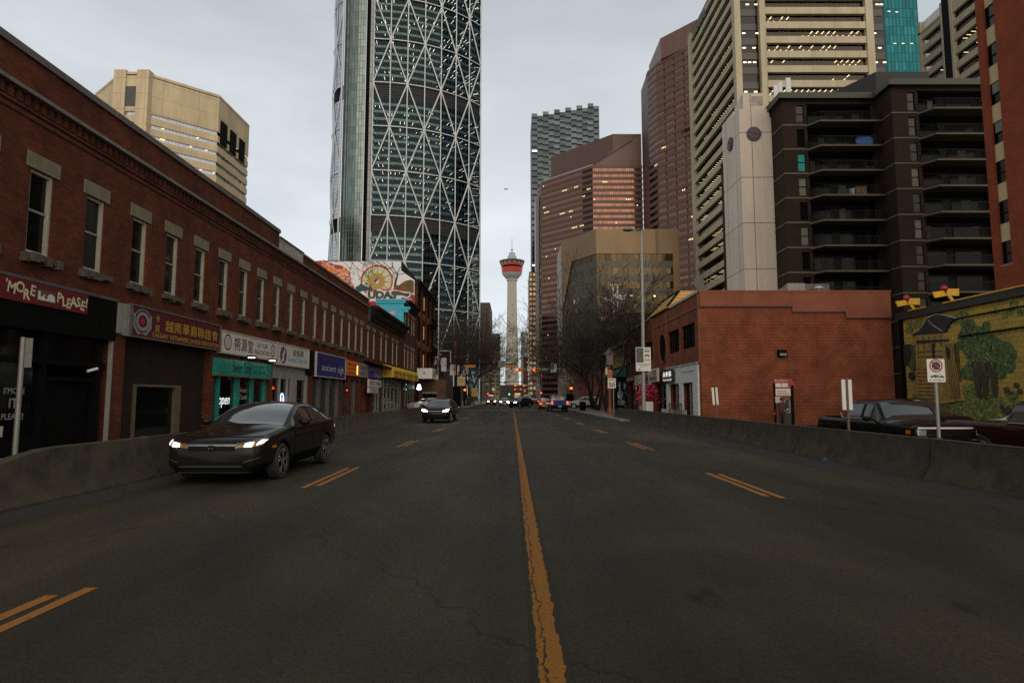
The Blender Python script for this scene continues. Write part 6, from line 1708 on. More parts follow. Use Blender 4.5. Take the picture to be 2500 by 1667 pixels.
# teal sign lit by two lamps
s4 = sign_board('shop_sign', 'teal shop sign lit by two small lamps under the white association sign', 24.6, 30.25, 2.50, 3.17, X['teal'], frame=None)
put(s4, "Sweet Tooth", X['signblack'], 27.0, 2.86, w=1.9, h=0.46, shear=0.25)
put(s4, "ICE CREAM", X['signblack'], 28.75, 2.98, w=1.1, h=0.09); put(s4, "FOOD DESIGN", X['signblack'], 28.8, 2.72, w=1.25, h=0.09)
e = M()
for r_ in (0.14, 0.2, 0.26): disc_on_left(e, 25.15, 2.78, r_, -11.835, r0=r_ - 0.015)
e.build('rings_logo', mat('deep_teal_ink', (0.008, 0.18, 0.14), 0.5), s4)
M().box(-12.0, -11.8, 24.6, 30.25, 2.44, 2.498).build('lower_trim', mat('brass_trim', (0.22, 0.14, 0.04), 0.5, 0.5), s4)
for y in (27.05, 29.4):
    l_ = M().bar((-11.98, y, 3.30), (-11.45, y, 3.36), 0.04, 0.04).box(-11.62, -11.35, y - 0.22, y + 0.22, 3.33, 3.40).build('sign_lamp', X['black'], s4)
    M().box(-11.60, -11.37, y - 0.10, y + 0.10, 3.305, 3.33).build('lamp_tube', glow('cool_white_tube', (0.95, 1.0, 0.95), 7), l_)
# neon signs in the windows
n1 = thing('neon_sign', 'white script neon open sign in the teal shop window', 'neon sign', (-12.19, 26.0, 1.2), 'lit window signs')
text("open", w=1.0, h=0.42, shear=0.3, bold=0.0, depth=0).place(**on_left(26.15, 1.35, -12.19)).build('tube', glow('white_neon', (0.95, 1.0, 0.95), 1.0), n1)
n2 = thing('neon_sign', 'oval red and blue neon open sign in the salon window', 'neon sign', (-12.12, 32.5, 1.2), 'lit window signs')
a_ = M()
for i in range(28):
    t0, t1 = 2*PI*i/28, 2*PI*(i+1)/28
    a_.tube((-12.10, 32.45 + 0.25*math.cos(t0), 1.42 + 0.36*math.sin(t0)), (-12.10, 32.45 + 0.25*math.cos(t1), 1.42 + 0.36*math.sin(t1)), 0.022, n=5)
a_.build('oval_tube', glow('blue_violet_neon', (0.25, 0.35, 1.0), 5), n2)
text("OPEN", w=0.4, h=0.26, bold=0.04, depth=0).place(**on_left(32.45, 1.42, -12.10)).build('tube', glow('red_neon', (1.0, 0.12, 0.05), 6), n2)
# hair salon
s5 = sign_board('shop_sign', 'pale salon sign with purple oval hair logo and cyan script', 30.95, 35.7, 3.28, 4.30, mat('salon_white', (0.50, 0.47, 0.40), 0.5, var=0.06), frame=X['coping_l'])
disc_on_left(M(), 31.75, 3.76, 0.44, -11.832, sy=1.0).build('logo_disc', X['purple'], s5)
M().extr([(31.85, 4.15), (31.95, 3.9), (31.78, 3.65), (31.9, 3.5), (31.7, 3.4), (31.5, 3.42), (31.62, 3.6), (31.58, 3.8), (31.75, 3.95)], (-11.83, 0, 0), (0, 1, 0), (0, 0, 1), (1, 0, 0), 0, 0.006).build('logo_face', X['offwhite'], s5)
put(s5, "金髮廊", X['signblack'], 33.95, 4.0, w=1.7, h=0.38)
put(s5, "Golden Cut Hair Salon", X['cyan'], 34.0, 3.62, w=3.1, h=0.26, shear=0.35)
M().box(-12.0, -11.9, 35.75, 37.0, 2.9, 4.35).build('plain_fascia', X['black'], s5)
# blue sign
s6 = sign_board('shop_sign', 'navy blue sign with white words ancient sigh', 37.2, 43.6, 2.90, 4.30, X['navy'], frame=X['coping_l'])
put(s6, "ancient sigh", X['signwhite'], 40.75, 3.40, w=4.9, h=0.56, spacing=1.1)
put(s6, "mysterious", mat('dull_violet_ink', (0.09, 0.015, 0.08), 0.5), 39.6, 3.95, w=3.2, h=0.26, shear=0.3)
# orange, grey, blue
s7 = sign_board('shop_sign', 'orange sign with rows of red Chinese lettering beside the navy sign', 43.85, 47.05, 3.18, 4.27, X['orange'])
X['dkred'] = mat('brown_red_ink', (0.22, 0.025, 0.01), 0.5)
put(s7, "中醫針灸 推拿", X['dkred'], 45.45, 4.0, w=2.7, h=0.22); put(s7, "診所 草藥", X['dkred'], 45.45, 3.68, w=2.4, h=0.26); put(s7, "本草中醫藥店", X['dkred'], 45.45, 3.36, w=2.8, h=0.22)
M().box(-11.84, -11.80, 46.93, 47.05, 3.3, 4.0).build('light_strip', glow('orange_light_strip', (1.0, 0.33, 0.06), 4), s7)
s8 = sign_board('shop_sign', 'small grey sign with dark Chinese lettering next to the orange sign', 47.15, 50.55, 3.18, 4.25, X['grey'])
put(s8, "福安", X['coping'], 48.9, 3.92, w=1.9, h=0.42); put(s8, "中藥行", X['coping'], 48.9, 3.45, w=2.0, h=0.36)
s9 = sign_board('shop_sign', 'royal blue sign with white script left of the yellow awning', 50.75, 55.95, 3.25, 4.28, X['blue2'])
put(s9, "Joe Huang I Tailor", X['signwhite'], 53.35, 3.96, w=4.8, h=0.42); put(s9, "裁縫", X['signred'], 51.9, 3.6, w=1.0, h=0.28); put(s9, "Clothing", X['signwhite'], 53.9, 3.46, w=2.3, h=0.26)
o = M().add([(-12, 49.6, 4.6), (-12, 57.0, 4.6), (-11.1, 57.0, 4.32), (-11.1, 49.6, 4.32), (-11.1, 49.6, 4.25), (-11.1, 57, 4.25)], [(0, 1, 2, 3), (3, 2, 5, 4)]).build('black_canopy', X['black'])
tag(o, 'flat black canopy above the royal blue sign', 'canopy')
# yellow awning
ya = thing('yellow_awning', 'yellow fabric awning with red Chinese lettering over green lit shop windows', 'awning', (-11.4, 64.5, 3.4))
yv = M(); pr = [(-12.0, 4.62), (-11.6, 4.60), (-11.2, 4.45), (-11.0, 4.15), (-10.98, 3.45)]
for y0, y1 in ((56.9, 72.2),):
    for a, b in zip(pr[:-1], pr[1:]): yv.poly([(a[0], y0, a[1]), (b[0], y0, b[1]), (b[0], y1, b[1]), (a[0], y1, a[1])])
    for y in (y0, y1): yv.poly([(a, y, b) for a, b in pr] + [(-12.0, y, 3.45)])
yv.build('canopy', X['yellowc'], ya)
for y, b_, w_ in ((58.6, "新華", 2.2), (61.8, "雜貨 海味", 3.4), (66.2, "參茸 茶莊", 3.8), (70.3, "禮品", 2.6)):
    put(ya, b_, X['dkred'], y, 3.92, w=w_, h=0.34, x=-10.965); put(ya, b_[::-1], X['dkred'], y, 3.58, w=w_ * .8, h=0.18, x=-10.965)
text("新華\n食品", w=0.75, h=0.7, depth=0).place(**on_front(-11.5, 3.95, 56.885)).build('end_lettering', X['dkred'], ya)
h1 = thing('hanging_sign', 'white hanging sign with red patch under the royal blue sign', 'sign', (-11.7, 51.6, 2.2))
M().box(-11.6, -11.45, 49.4, 53.9, 2.45, 3.05).box(-11.62, -11.43, 49.45, 52.5, 1.95, 2.40).build('panel', X['offwhite'], h1)
put(h1, "跌打 中醫", X['dkred'], 51.6, 2.75, w=3.8, h=0.36, x=-11.44); put(h1, "HERBAL\nCLINIC", X['dkred'], 51.0, 2.18, w=2.4, h=0.32, x=-11.42)
M().tube((-11.5, 49.8, 3.05), (-11.9, 49.8, 3.3), 0.02).tube((-11.5, 53.5, 3.05), (-11.9, 53.5, 3.3), 0.02).build('bracket', X['steel_d'], h1)
# lit round shop lantern on a bracket, and white box sign further on
ls = thing('lantern_sign', 'glowing white gourd-shaped sign on a bracket at end of the brick row', 'lamp', (-11.3, 75.2, 2.6))
M().sphere((-11.35, 75.2, 3.0), 0.22, 14).sphere((-11.35, 75.2, 2.7), 0.3, 14, (1, 1, 0.75)).build('lamp', glow('white_lantern', (0.92, 0.95, 1.0), 3.5), ls, smooth=60)
M().tube((-12, 75.2, 3.25), (-11.35, 75.2, 3.25), 0.02).build('bracket', X['black'], ls)
tb = thing('teal_shop_board', 'faded teal board over a shop window below the yellow awning end', 'sign', (-11.9, 72.5, 3.0))
M().box(-12.0, -11.88, 68.2, 75.1, 2.62, 3.02).build('panel', mat('faded_teal', (0.05, 0.13, 0.12), 0.6), tb)
put(tb, "BUBBLE TEA", X['grey'], 71.5, 2.82, w=4.4, h=0.2, x=-11.87)
wb = thing('box_awning', 'white box awning sign with orange street-side lettering beyond the brick row', 'sign', (-11, 78.5, 3.9))
M().box(-12.1, -10.0, 77.0, 81.0, 3.95, 5.25).build('box', X['white'], wb)
M().box(-10.0, -9.98, 77.3, 80.7, 4.25, 5.15).build('lettering_panel', X['offwhite'], wb)
text("火鍋", w=2.6, h=0.7, depth=0).place(**on_left(79, 4.7, -9.965)).build('lettering', X['orange'], wb)
disc = M().extr([(-11.0 + 0.12 * math.cos(2*PI*i/12), 4.6 + 0.12 * math.sin(2*PI*i/12)) for i in range(12)], (0, 76.995, 0), (1, 0, 0), (0, 0, 1), (0, -1, 0), 0, 0.01).build('dark_dot', X['grey'], wb)
po = thing('brick_porch', 'low brick entrance porch under the white box awning', 'porch', (-10.5, 84, 0.14))
pm = M(); wall_holes(pm, o=(0, 80.0, 0), U=(1, 0, 0), V=(0, 0, 1), N=(0, -1, 0), a0=-12.1, a1=-8.6, z0=0.1, z1=3.9, holes=[(-11.6, -9.8, 0.14, 2.1)], depth=0.3)
pm.poly([(-8.6, 80, 0.1), (-8.6, 90, 0.1), (-8.6, 90, 3.9), (-8.6, 80, 3.9)]); pm.poly([(-12.1, 80, 3.9), (-8.6, 80, 3.9), (-8.6, 90, 3.9), (-12.1, 90, 3.9)])
pm.build('wall', brick('tan_brown_brick', (0.11, 0.062, 0.040), (0.085, 0.048, 0.032), (0.07, 0.05, 0.04)), po)
M().box(-11.6, -9.8, 80.25, 80.3, 0.14, 2.1).build('door', X['black'], po)
M().box(-11.7, -9.7, 79.9, 80.0, 2.1, 2.3).build('lintel', X['grey'], po)

# ---- right-hand shop signs (walls facing the street, read towards the camera)
def rsign(name, label, y0, y1, z0, z1, mt, x=12.1, th=0.15):
    t = thing(name, label, 'sign', (x, (y0 + y1) / 2, z0), 'shop signs on the right')
    M().box(x, x + th, y0, y1, z0, z1).build('panel', mt, t); return t
def rput(t, body, mt, y, z, w=None, h=None, x=12.09, name='lettering', **k):
    return text(body, w, h, depth=0.0, **k).place(**on_right(y, z, x)).build(name, mt, t)
q1 = rsign('shop_sign', 'black sign with glowing white lettering beside the white shop front', 45.9, 49.0, 2.75, 3.68, X['signblack'], 11.95)
g_ = glow('soft_white_letters', (1, 1, 0.97), 0.75)
rput(q1, "永和茶", g_, 47.4, 3.35, w=2.6, h=0.42, x=11.94, bold=0.02); rput(q1, "TEA HOUSE", g_, 47.4, 2.92, w=2.6, h=0.16, x=11.94)
q2 = rsign('shop_sign', 'projecting white sign with black Chinese lettering and olive bar', 49.7, 53.0, 2.88, 3.95, X['signwhite'], 11.75)
rput(q2, "上海館", X['signblack'], 51.3, 3.60, w=2.4, h=0.50, x=11.74); M().box(11.735, 11.75, 50.0, 52.7, 3.0, 3.3).build('olive_bar', mat('olive_bar', (0.16, 0.14, 0.02), 0.5), q2)
q3 = rsign('shop_sign', 'pale sign with brown oval picture behind the lamp post', 53.3, 56.8, 2.65, 3.75, mat('sign_beige', (0.45, 0.41, 0.34), 0.5), 12.0)
M().extr([(55 + 1.3 * math.cos(2*PI*i/24), 3.2 + 0.42 * math.sin(2*PI*i/24)) for i in range(24)], (11.99, 0, 0), (0, 1, 0), (0, 0, 1), (-1, 0, 0), 0, 0.01).build('oval_picture', mat('brown_oval', (0.13, 0.09, 0.05), 0.6), q3)
rput(q3, "BAKERY", X['rdink'], 55, 3.2, w=1.7, h=0.25, x=11.97)
q4 = rsign('shop_sign', 'small pale sign with a yellow gourd shape on the pilaster', 57.9, 60.3, 2.7, 3.7, X['offwhite'], 12.02)
M().extr([(59.1 + 0.32 * math.cos(2*PI*i/20), 3.2 + 0.42 * math.sin(2*PI*i/20)) for i in range(20)], (12.01, 0, 0), (0, 1, 0), (0, 0, 1), (-1, 0, 0), 0, 0.01).build('yellow_shape', X['yellowc'], q4)
q5 = rsign('shop_sign', 'weathered dark red fascia sign with pale lettering past the lamp post', 60.7, 65.1, 3.2, 3.75, mat('dull_maroon', (0.10, 0.035, 0.028), 0.6), 12.08)
rput(q5, "東方 餐館", X['offwhite'], 62.9, 3.47, w=3.6, h=0.32, x=12.07)
rl = thing('pavement_railing', 'low dark railing in front of the white shop front', 'railing', (11.3, 42.5, 0.14))
r_ = M()
for y in (40.8, 42.4, 44.0): r_.tube((11.2, y, 0.0), (11.2, y, 1.15), 0.035)
r_.tube((11.2, 40.8, 1.15), (11.2, 44, 1.15), 0.03).tube((11.2, 40.8, 0.35), (11.2, 44, 0.35), 0.025)
for i in range(16): r_.tube((11.2, 40.9 + i * 0.2, 0.35), (11.2, 40.9 + i * 0.2, 1.15), 0.012, n=5)
r_.build('bars', X['brick_l2'], rl)
M().box(11.5, 11.52, 40.8, 47.6, 0.1, 0.72).build('white_board', X['offwhite'], rl)
ab = thing('sandwich_board', 'white sandwich board standing by the pink flowers', 'sign', (10.9, 49.3, 0.14))
M().box(10.4, 11.2, 49.0, 49.06, 0.14, 1.25).box(10.4, 11.2, 49.35, 49.41, 0.14, 1.2).box(10.4, 11.2, 49.06, 49.35, 1.2, 1.24).build('board', X['white'], ab)
fl = thing('pink_blossom_tree', 'deep pink artificial blossom tree outside the shops', 'plant', (11.2, 51.2, 0.14))
fm = M(); rnd = random.Random(21); tr = M().tube((11.2, 51.2, 0.14), (11.25, 51.1, 1.4), 0.06, 0.04)
for i in range(7):
    a = rnd.uniform(0, 6.28); tr.tube((11.25, 51.1, 1.2), (11.25 + 0.5*math.cos(a), 51.1 + 0.6*math.sin(a), rnd.uniform(1.5, 2.4)), 0.03, 0.012, 5)
for i in range(900):
    c = Vector((11.2 + rnd.gauss(0, 0.33), 51.1 + rnd.gauss(0, 0.5), 1.55 + rnd.gauss(0, 0.5)))
    if c.z < 0.5 or c.z > 2.75: continue
    d = Vector((rnd.gauss(0, 1), rnd.gauss(0, 1), rnd.gauss(0, 1))).normalized(); u = d.orthogonal() * 0.06; v = d.cross(u)
    fm.poly([c - u - v, c + u - v, c + u + v, c - u + v])
tr.build('trunk', X['bark'], fl); fm.build('blossom', mat('magenta_blossom', (0.42, 0.02, 0.085), 0.7, var=0.5, scale=4), fl)

# ---- traffic signs
def post(m, x, y, z0, z1, r=0.03): return m.tube((x, y, z0), (x, y, z1), r, r, 10)
# edge-on sign post, left pavement
t = thing('sign_post', 'galvanised post with sign seen edge-on in front of the black shop', 'sign', (-11.35, 14.2, 0.14))
post(M(), -11.35, 14.2, 0.14, 2.95, 0.055).lathe([(0.22, 0.14), (0.2, 0.19), (0.07, 0.22)], (-11.35, 14.2, 0), 16).build('post', X['steel'], t, smooth=40)
M().box(-11.28, -11.12, 14.19, 14.21, 2.25, 2.93).build('sign_plate', X['grey'], t)
# no stopping sign
t = thing('no_stopping_sign', 'white no-stopping sign with red barred circle on post behind the right barrier', 'sign', (8.42, 12.2, -0.2))
post(M(), 8.42, 12.24, -0.2, 2.25, 0.032).build('post', X['steel'], t)
def rrect(x0, x1, z0, z1, r, n=5):
    p = []
    for cx, cz, a in ((x1 - r, z1 - r, 0), (x0 + r, z1 - r, PI/2), (x0 + r, z0 + r, PI), (x1 - r, z0 + r, 1.5*PI)):
        p += [(cx + r*math.cos(a + PI/2*i/n), cz + r*math.sin(a + PI/2*i/n)) for i in range(n + 1)]
    return p
FR = lambda y: ((0, y, 0), (1, 0, 0), (0, 0, 1), (0, -1, 0))
M().extr(rrect(8.24, 8.595, 1.86, 2.32, 0.025), *FR(12.2), 0, 0.004).build('sign_plate', X['signwhite'], t)
def ringf(m, c, r0, r1, y, n=36):
    for i in range(n):
        a, b = 2*PI*i/n, 2*PI*(i+1)/n
        m.poly([(c[0]+r0*math.cos(a), y, c[1]+r0*math.sin(a)), (c[0]+r1*math.cos(a), y, c[1]+r1*math.sin(a)), (c[0]+r1*math.cos(b), y, c[1]+r1*math.sin(b)), (c[0]+r0*math.cos(b), y, c[1]+r0*math.sin(b))])
    return m
c_ = (8.42, 2.185)
m = M().poly([(c_[0] + 0.085*math.cos(2*PI*i/30), 12.194, c_[1] + 0.085*math.sin(2*PI*i/30)) for i in range(30)])
m.build('symbol_disc', X['signblack'], t)
m = ringf(M(), c_, 0.105, 0.132, 12.193); m.bar((c_[0] - 0.085, 12.190, c_[1] + 0.085), (c_[0] + 0.085, 12.190, c_[1] - 0.085), 0.004, 0.022, up=(1, 0, 1))
m.build('red_ring', X['red'], t)
m = M().box(8.30, 8.47, 12.192, 12.195, 1.96, 1.985).box(8.36, 8.42, 12.192, 12.195, 1.985, 2.005).bar((8.42, 12.193, 1.99), (8.50, 12.193, 2.03), 0.003, 0.01, up=(0, 1, 0)).extr([(8.47, 1.955), (8.57, 1.955), (8.565, 1.972), (8.53, 1.99), (8.50, 1.99)], *FR(12.195), 0, 0.003)
for q in (8.33, 8.40, 8.49, 8.55): m.poly([(q + 0.012*math.cos(2*PI*i/12), 12.191, 1.955 + 0.012*math.sin(2*PI*i/12)) for i in range(12)])
m.extr([(8.27, 1.90), (8.30, 1.915), (8.30, 1.885)], *FR(12.195), 0, 0.002).extr([(8.57, 1.90), (8.54, 1.915), (8.54, 1.885)], *FR(12.195), 0, 0.002)
m.cat(text("TOW ZONE", w=0.17, h=0.026, depth=0).place(**on_front(8.42, 1.90, 12.193)))
m.build('tow_symbol', mat('dark_green_black_ink', (0.012, 0.025, 0.018), 0.5), t)
# two double-plate marker posts seen from the side
for i, (x, y, ang, lab) in enumerate(((8.42, 15.5, 0.0, 'white marker sign backs on brown post in front of black pickup'), (9.0, 27.0, 0.06, 'leaning white marker sign backs on post near pay machine'))):
    t = thing('marker_post', lab, 'sign', (x, y, -0.2), 'marker posts in the lot')
    post(M(), 0, 0, 0, 2.25, 0.03).map(lambda p: p + Vector((x, y, -0.2))).build('post', mat('rusty_post', (0.10, 0.075, 0.05), 0.8, var=0.3) if i == 0 else bpy.data.materials['rusty_post'], t)
    M().box(x - 0.13, x - 0.035, y - 0.012, y + 0.012, 1.25, 2.01).box(x + 0.035, x + 0.125, y - 0.012, y + 0.012, 1.25, 2.01).build('sign_plate', X['signwhite'], t)
    t.rotation_euler = (0, -ang, 0)
# street light with reserved-lane sign
t = thing('street_light', 'tall tapered street lamp pole with arm over the road, right side', 'street light', (8.55, 40.2, 0.0))
M().tube((8.55, 40.2, 0), (8.62, 40.2, 6.0), 0.14, 0.115, 14).tube((8.62, 40.2, 6.0), (8.66, 40.2, 12.5), 0.115, 0.07, 14).lathe([(0.22, 0), (0.22, 0.1), (0.15, 0.4)], (8.55, 40.2, 0), 14).build('pole', X['steel'], t, smooth=40)
M().tube((8.66, 40.2, 12.45), (7.9, 40.2, 12.75), 0.045, 0.04, 8).build('arm', X['steel'], t)
M().sphere((7.75, 40.2, 12.72), 0.3, 14, (1.3, 0.75, 0.4)).sphere((8.45, 40.2, 12.72), 0.2, 10, (1.2, 0.7, 0.45)).build('lamp_head', X['steel_d'], t, smooth=50)
def lane_sign(t, x, y, s):
    FRy = FR(y)
    P = lambda a, b: (x + a * s, b)
    m = M().extr(rrect(x, x + 0.98 * s, 3.28, 3.28 + 1.55 * s, 0.04), *FRy, 0, 0.02); m.build('sign_plate', X['signwhite'], t)
    z = 3.28
    M().box(x + 0.03 * s, x + 0.50 * s, y - 0.026, y - 0.021, z + 0.56 * s, z + 1.51 * s).build('black_panel', X['signblack'], t)
    d = M(); dp = [(0.265, 1.42), (0.42, 1.04), (0.265, 0.66), (0.11, 1.04)]
    for a, b in zip(dp, dp[1:] + dp[:1]): d.bar((x + a[0]*s, y - 0.03, z + a[1]*s), (x + b[0]*s, y - 0.03, z + b[1]*s), 0.006, 0.05 * s, up=(0, 1, 0))
    d.build('diamond', X['signwhite'], t)
    k = M()
    k.box(x + 0.58*s, x + 0.88*s, y - 0.026, y - 0.021, z + 1.26*s, z + 1.46*s).box(x + 0.60*s, x + 0.66*s, y - 0.026, y - 0.021, z + 1.22*s, z + 1.26*s).box(x + 0.80*s, x + 0.86*s, y - 0.026, y - 0.021, z + 1.22*s, z + 1.26*s)
    k.extr([(x + 0.56*s, z + 0.92*s), (x + 0.62*s, z + 1.10*s), (x + 0.84*s, z + 1.10*s), (x + 0.90*s, z + 0.92*s), (x + 0.82*s, z + 0.92*s), (x + 0.73*s, z + 1.0*s), (x + 0.64*s, z + 0.92*s)], *FR(y - 0.021), 0, 0.005)
    for c in (0.63, 0.83): ringf(k, (x + c*s, z + 0.72*s), 0.05*s, 0.075*s, y - 0.024, 14)
    k.bar((x + 0.63*s, y - 0.024, z + 0.72*s), (x + 0.73*s, y - 0.024, z + 0.82*s), 0.004, 0.025*s, up=(0, 1, 0)).bar((x + 0.73*s, y - 0.024, z + 0.82*s), (x + 0.83*s, y - 0.024, z + 0.72*s), 0.004, 0.025*s, up=(0, 1, 0))
    k.cat(text("07:00-09:00", w=0.8*s, h=0.10*s, bold=0.02, depth=0).place(**on_front(x + 0.5*s, z + 0.44*s, y - 0.024)))
    k.cat(text("MON-FRI", w=0.42*s, h=0.07*s, bold=0.02, depth=0).place(**on_front(x + 0.5*s, z + 0.31*s, y - 0.024)))
    k.bar((x + 0.36*s, y - 0.024, z + 0.25*s), (x + 0.22*s, y - 0.024, z + 0.11*s), 0.004, 0.04*s, up=(0, 1, 0)); k.extr([(x + 0.17*s, z + 0.06*s), (x + 0.31*s, z + 0.07*s), (x + 0.18*s, z + 0.2*s)], *FR(y - 0.021), 0, 0.004)
    k.build('symbols', X['signblack'], t)
    k = M().box(x + 0.61*s, x + 0.85*s, y - 0.031, y - 0.027, z + 1.33*s, z + 1.42*s); k.cat(text("2+", w=0.12*s, h=0.09*s, depth=0).place(**on_front(x + 0.73*s, z + 1.03*s, y - 0.032))); k.build('symbol_cutouts', X['signwhite'], t)
ln = thing('reserved_lane_sign', 'black and white reserved lane sign with diamond on the street lamp pole', 'sign', (8.55, 40.0, 3.28))
lane_sign(ln, 8.07, 40.0, 1.0)
# 50 sign
t = thing('speed_limit_sign', 'white maximum 50 speed limit sign by the barrier end', 'sign', (7.5, 46, 0.0))
post(M(), 7.58, 46.04, 0, 3.0, 0.035).build('post', X['steel'], t)
M().extr(rrect(7.16, 7.75, 2.27, 3.0, 0.04), *FR(46.0), 0, 0.012).build('sign_plate', X['signwhite'], t)
k = text("50", w=0.44, h=0.32, bold=0.03, depth=0).place(**on_front(7.455, 2.52, 45.985)); k.cat(text("MAXIMUM", w=0.46, h=0.10, bold=0.02, depth=0).place(**on_front(7.455, 2.87, 45.985)))
k.build('lettering', X['signblack'], t)
# red lantern post
t = thing('lantern_post', 'ornamental red lamp post with pagoda-roofed lantern on the right pavement', 'street light', (8.25, 52, 0.14))
M().tube((8.25, 52, 0.14), (8.25, 52, 4.3), 0.13, 0.11, 12).lathe([(0.26, 0.14), (0.24, 0.6), (0.14, 0.75)], (8.25, 52, 0), 12).build('post', mat('dull_red_post', (0.20, 0.045, 0.03), 0.6, var=0.25), t, smooth=40)
M().box(7.98, 8.52, 51.73, 52.27, 4.3, 5.2).build('lantern', mat('smoky_lantern', (0.07, 0.045, 0.035), 0.4), t)
M().lathe([(0.50, 5.2), (0.46, 5.3), (0.22, 5.5), (0.06, 5.75)], (8.25, 52, 0), 4).build('roof', mat('dark_tile_roof', (0.05, 0.045, 0.03), 0.6), t)
M().box(8.05, 8.45, 51.82, 51.86, 2.3, 3.9).build('banner', mat('faded_orange_banner', (0.36, 0.13, 0.05), 0.7, var=0.4, scale=3), t)
tag(M().lathe([(0.32, 0.14), (0.36, 1.0), (0.38, 1.05), (0.36, 1.12), (0.1, 1.15)], (7.9, 69, 0), 14).build('litter_bin', X['black']), 'black round litter bin under the bare trees', 'litter bin')
# pay station
t = thing('pay_station', 'parking pay station with red and white boards by the red block wall', 'parking machine', (16.3, 37, -0.2))
M().box(15.72, 15.80, 36.95, 37.1, -0.2, 2.65).box(16.72, 16.86, 36.9, 37.15, -0.2, 2.3).build('frame', X['black'], t)
M().box(15.80, 16.72, 36.98, 37.05, 1.62, 2.45).build('board', X['signwhite'], t)
M().box(15.70, 16.84, 36.94, 37.02, 2.45, 2.68).box(15.80, 16.72, 36.95, 36.98, 2.12, 2.20).box(15.80, 16.72, 36.95, 36.98, 1.60, 1.70).build('red_band', X['red'], t)
M().lathe([(0.18, 0), (0.18, 0.04)], (16.75, 36.9, 2.36), 16, axis='y').build('red_badge', X['red'], t)
text("Pay Here", w=0.75, h=0.15, depth=0).place(**on_front(16.15, 2.56, 36.93)).build('lettering', X['signwhite'], t)
text("P", h=0.14, depth=0).place(**on_front(16.2, 2.33, 36.97)).build('symbol', X['signblack'], t)
M().box(15.9, 16.6, 36.965, 36.978, 1.78, 1.84).box(15.9, 16.5, 36.965, 36.978, 1.92, 1.97).build('small_print', X['grey'], t)
M().box(15.75, 16.05, 36.9, 36.97, 1.25, 1.62).build('notice', X['offwhite'], t)
mc = M().box(16.12, 16.62, 36.75, 37.15, -0.2, 1.55).build('machine', X['signblack'], t, bevel=0.03)
r_ = M(); pts = [(16.37 + 0.15 * math.cos(a), 1.33 + 0.15 * math.sin(a)) for a in [PI * i / 10 for i in range(11)]]
pl = [(p[0], 36.73, p[1]) for p in pts] + [(16.22, 36.73, 0.75), (16.30, 36.73, 0.65), (16.44, 36.73, 0.65), (16.52, 36.73, 0.75), (16.52, 36.73, 1.33)]
r_.path(pl, 0.03, 6); r_.box(16.30, 16.44, 36.73, 36.75, 0.8, 0.95).build('machine_trim', X['steel'], t)

# ---- signal gantries
def signal_mast(name, label, loc, X0=8.5, far=False):
    t = thing(name, label, 'traffic light', (0, 0, 0))
    M().tube((X0, 0, 0), (X0, 0, 6.1), 0.13, 0.10, 10).tube((X0, 0, 6.06), (0.9, 0, 6.06), 0.09, 0.05, 8).build('mast', X['steel'] , t, smooth=50)
    for x in (1.22, 3.9):
        h = M().box(x - 0.62, x + 0.62, -0.18, 0.12, 5.75, 6.25).build('signal_head', mat('amber_housing', (0.55, 0.22, 0.015), 0.5) if not bpy.data.materials.get('amber_housing') else bpy.data.materials['amber_housing'], t, bevel=0.03)
        M().lathe([(0.15, -0.05), (0.15, 0.0)], (x - 0.4, -0.2, 6.0), 16, axis='y').build('red_lamp', X['sigred'], h)
        M().lathe([(0.14, -0.05), (0.14, 0.0)], (x, -0.2, 6.0), 16, axis='y').lathe([(0.14, -0.05), (0.14, 0.0)], (x + 0.4, -0.2, 6.0), 16, axis='y').build('unlit_lamp', X['signblack'], h)
    return t
sm = signal_mast('traffic_signal', 'nearest signal mast with two horizontal red lights and green street name plate', None)
M().box(4.75, 5.9, -0.06, 0.0, 5.88, 6.32).build('street_name_plate', X['green'], sm)
text("4 AV SE", w=0.9, h=0.22, depth=0).place(**on_front(5.32, 6.1, -0.07)).build('lettering', X['signwhite'], sm)
M().box(2.45, 3.0, -0.06, 0.0, 5.75, 6.55).build('turn_sign', X['signwhite'], sm)
q = ringf(M(), (2.72, 6.27), 0.13, 0.19, -0.07, 20); q.bar((2.6, -0.07, 6.4), (2.85, -0.07, 6.14), 0.01, 0.05, up=(0, 1, 0)); q.build('turn_symbol', X['red'], sm)
M().box(3.2, 4.5, -0.1, -0.05, 4.95, 5.6).build('lane_control_panel', mat('dark_maroon_panel', (0.045, 0.012, 0.010), 0.5), sm)
sm.location = (0, 98, 0)
lane2 = thing('reserved_lane_sign', 'small distant black and white reserved lane sign beside the green street plate', 'sign', (6.7, 97.9, 5.5))
lane_sign(lane2, 6.2, 97.85, 0.95)
for o in lane2.children: o.location.z += 2.3
sm2 = signal_mast('traffic_signal', 'second signal mast down the street with two red lights', None); sm2.location = (0.2, 192, -0.6)
sm3 = signal_mast('traffic_signal', 'third signal mast farthest down the street with two small red lights', None); sm3.location = (0.6, 300, -0.3)
ga = thing('overhead_arm', 'dark overhead signal arm reaching over the road from the left', 'traffic light', (-7.6, 84, 0.14))
M().tube((-7.6, 84, 0.14), (-7.6, 84, 6.3), 0.13, 0.1, 10).tube((-7.6, 84, 6.15), (0.7, 84, 6.15), 0.10, 0.055, 8).build('mast', X['black'], ga, smooth=50)
M().box(-1.9, -0.95, 83.9, 84.05, 5.7, 6.6).build('sign_back', mat('grey_green_sign_back', (0.09, 0.095, 0.07), 0.6), ga)
M().box(-0.85, 0.55, 83.95, 84.1, 5.65, 6.05).box(-6.4, -5.0, 83.95, 84.1, 5.65, 6.05).build('signal_back', mat('brown_orange_housing', (0.30, 0.11, 0.015), 0.6), ga)
g2 = thing('overhead_arm', 'second dark overhead arm farther down the street', 'traffic light', (-8, 160, 0.14))
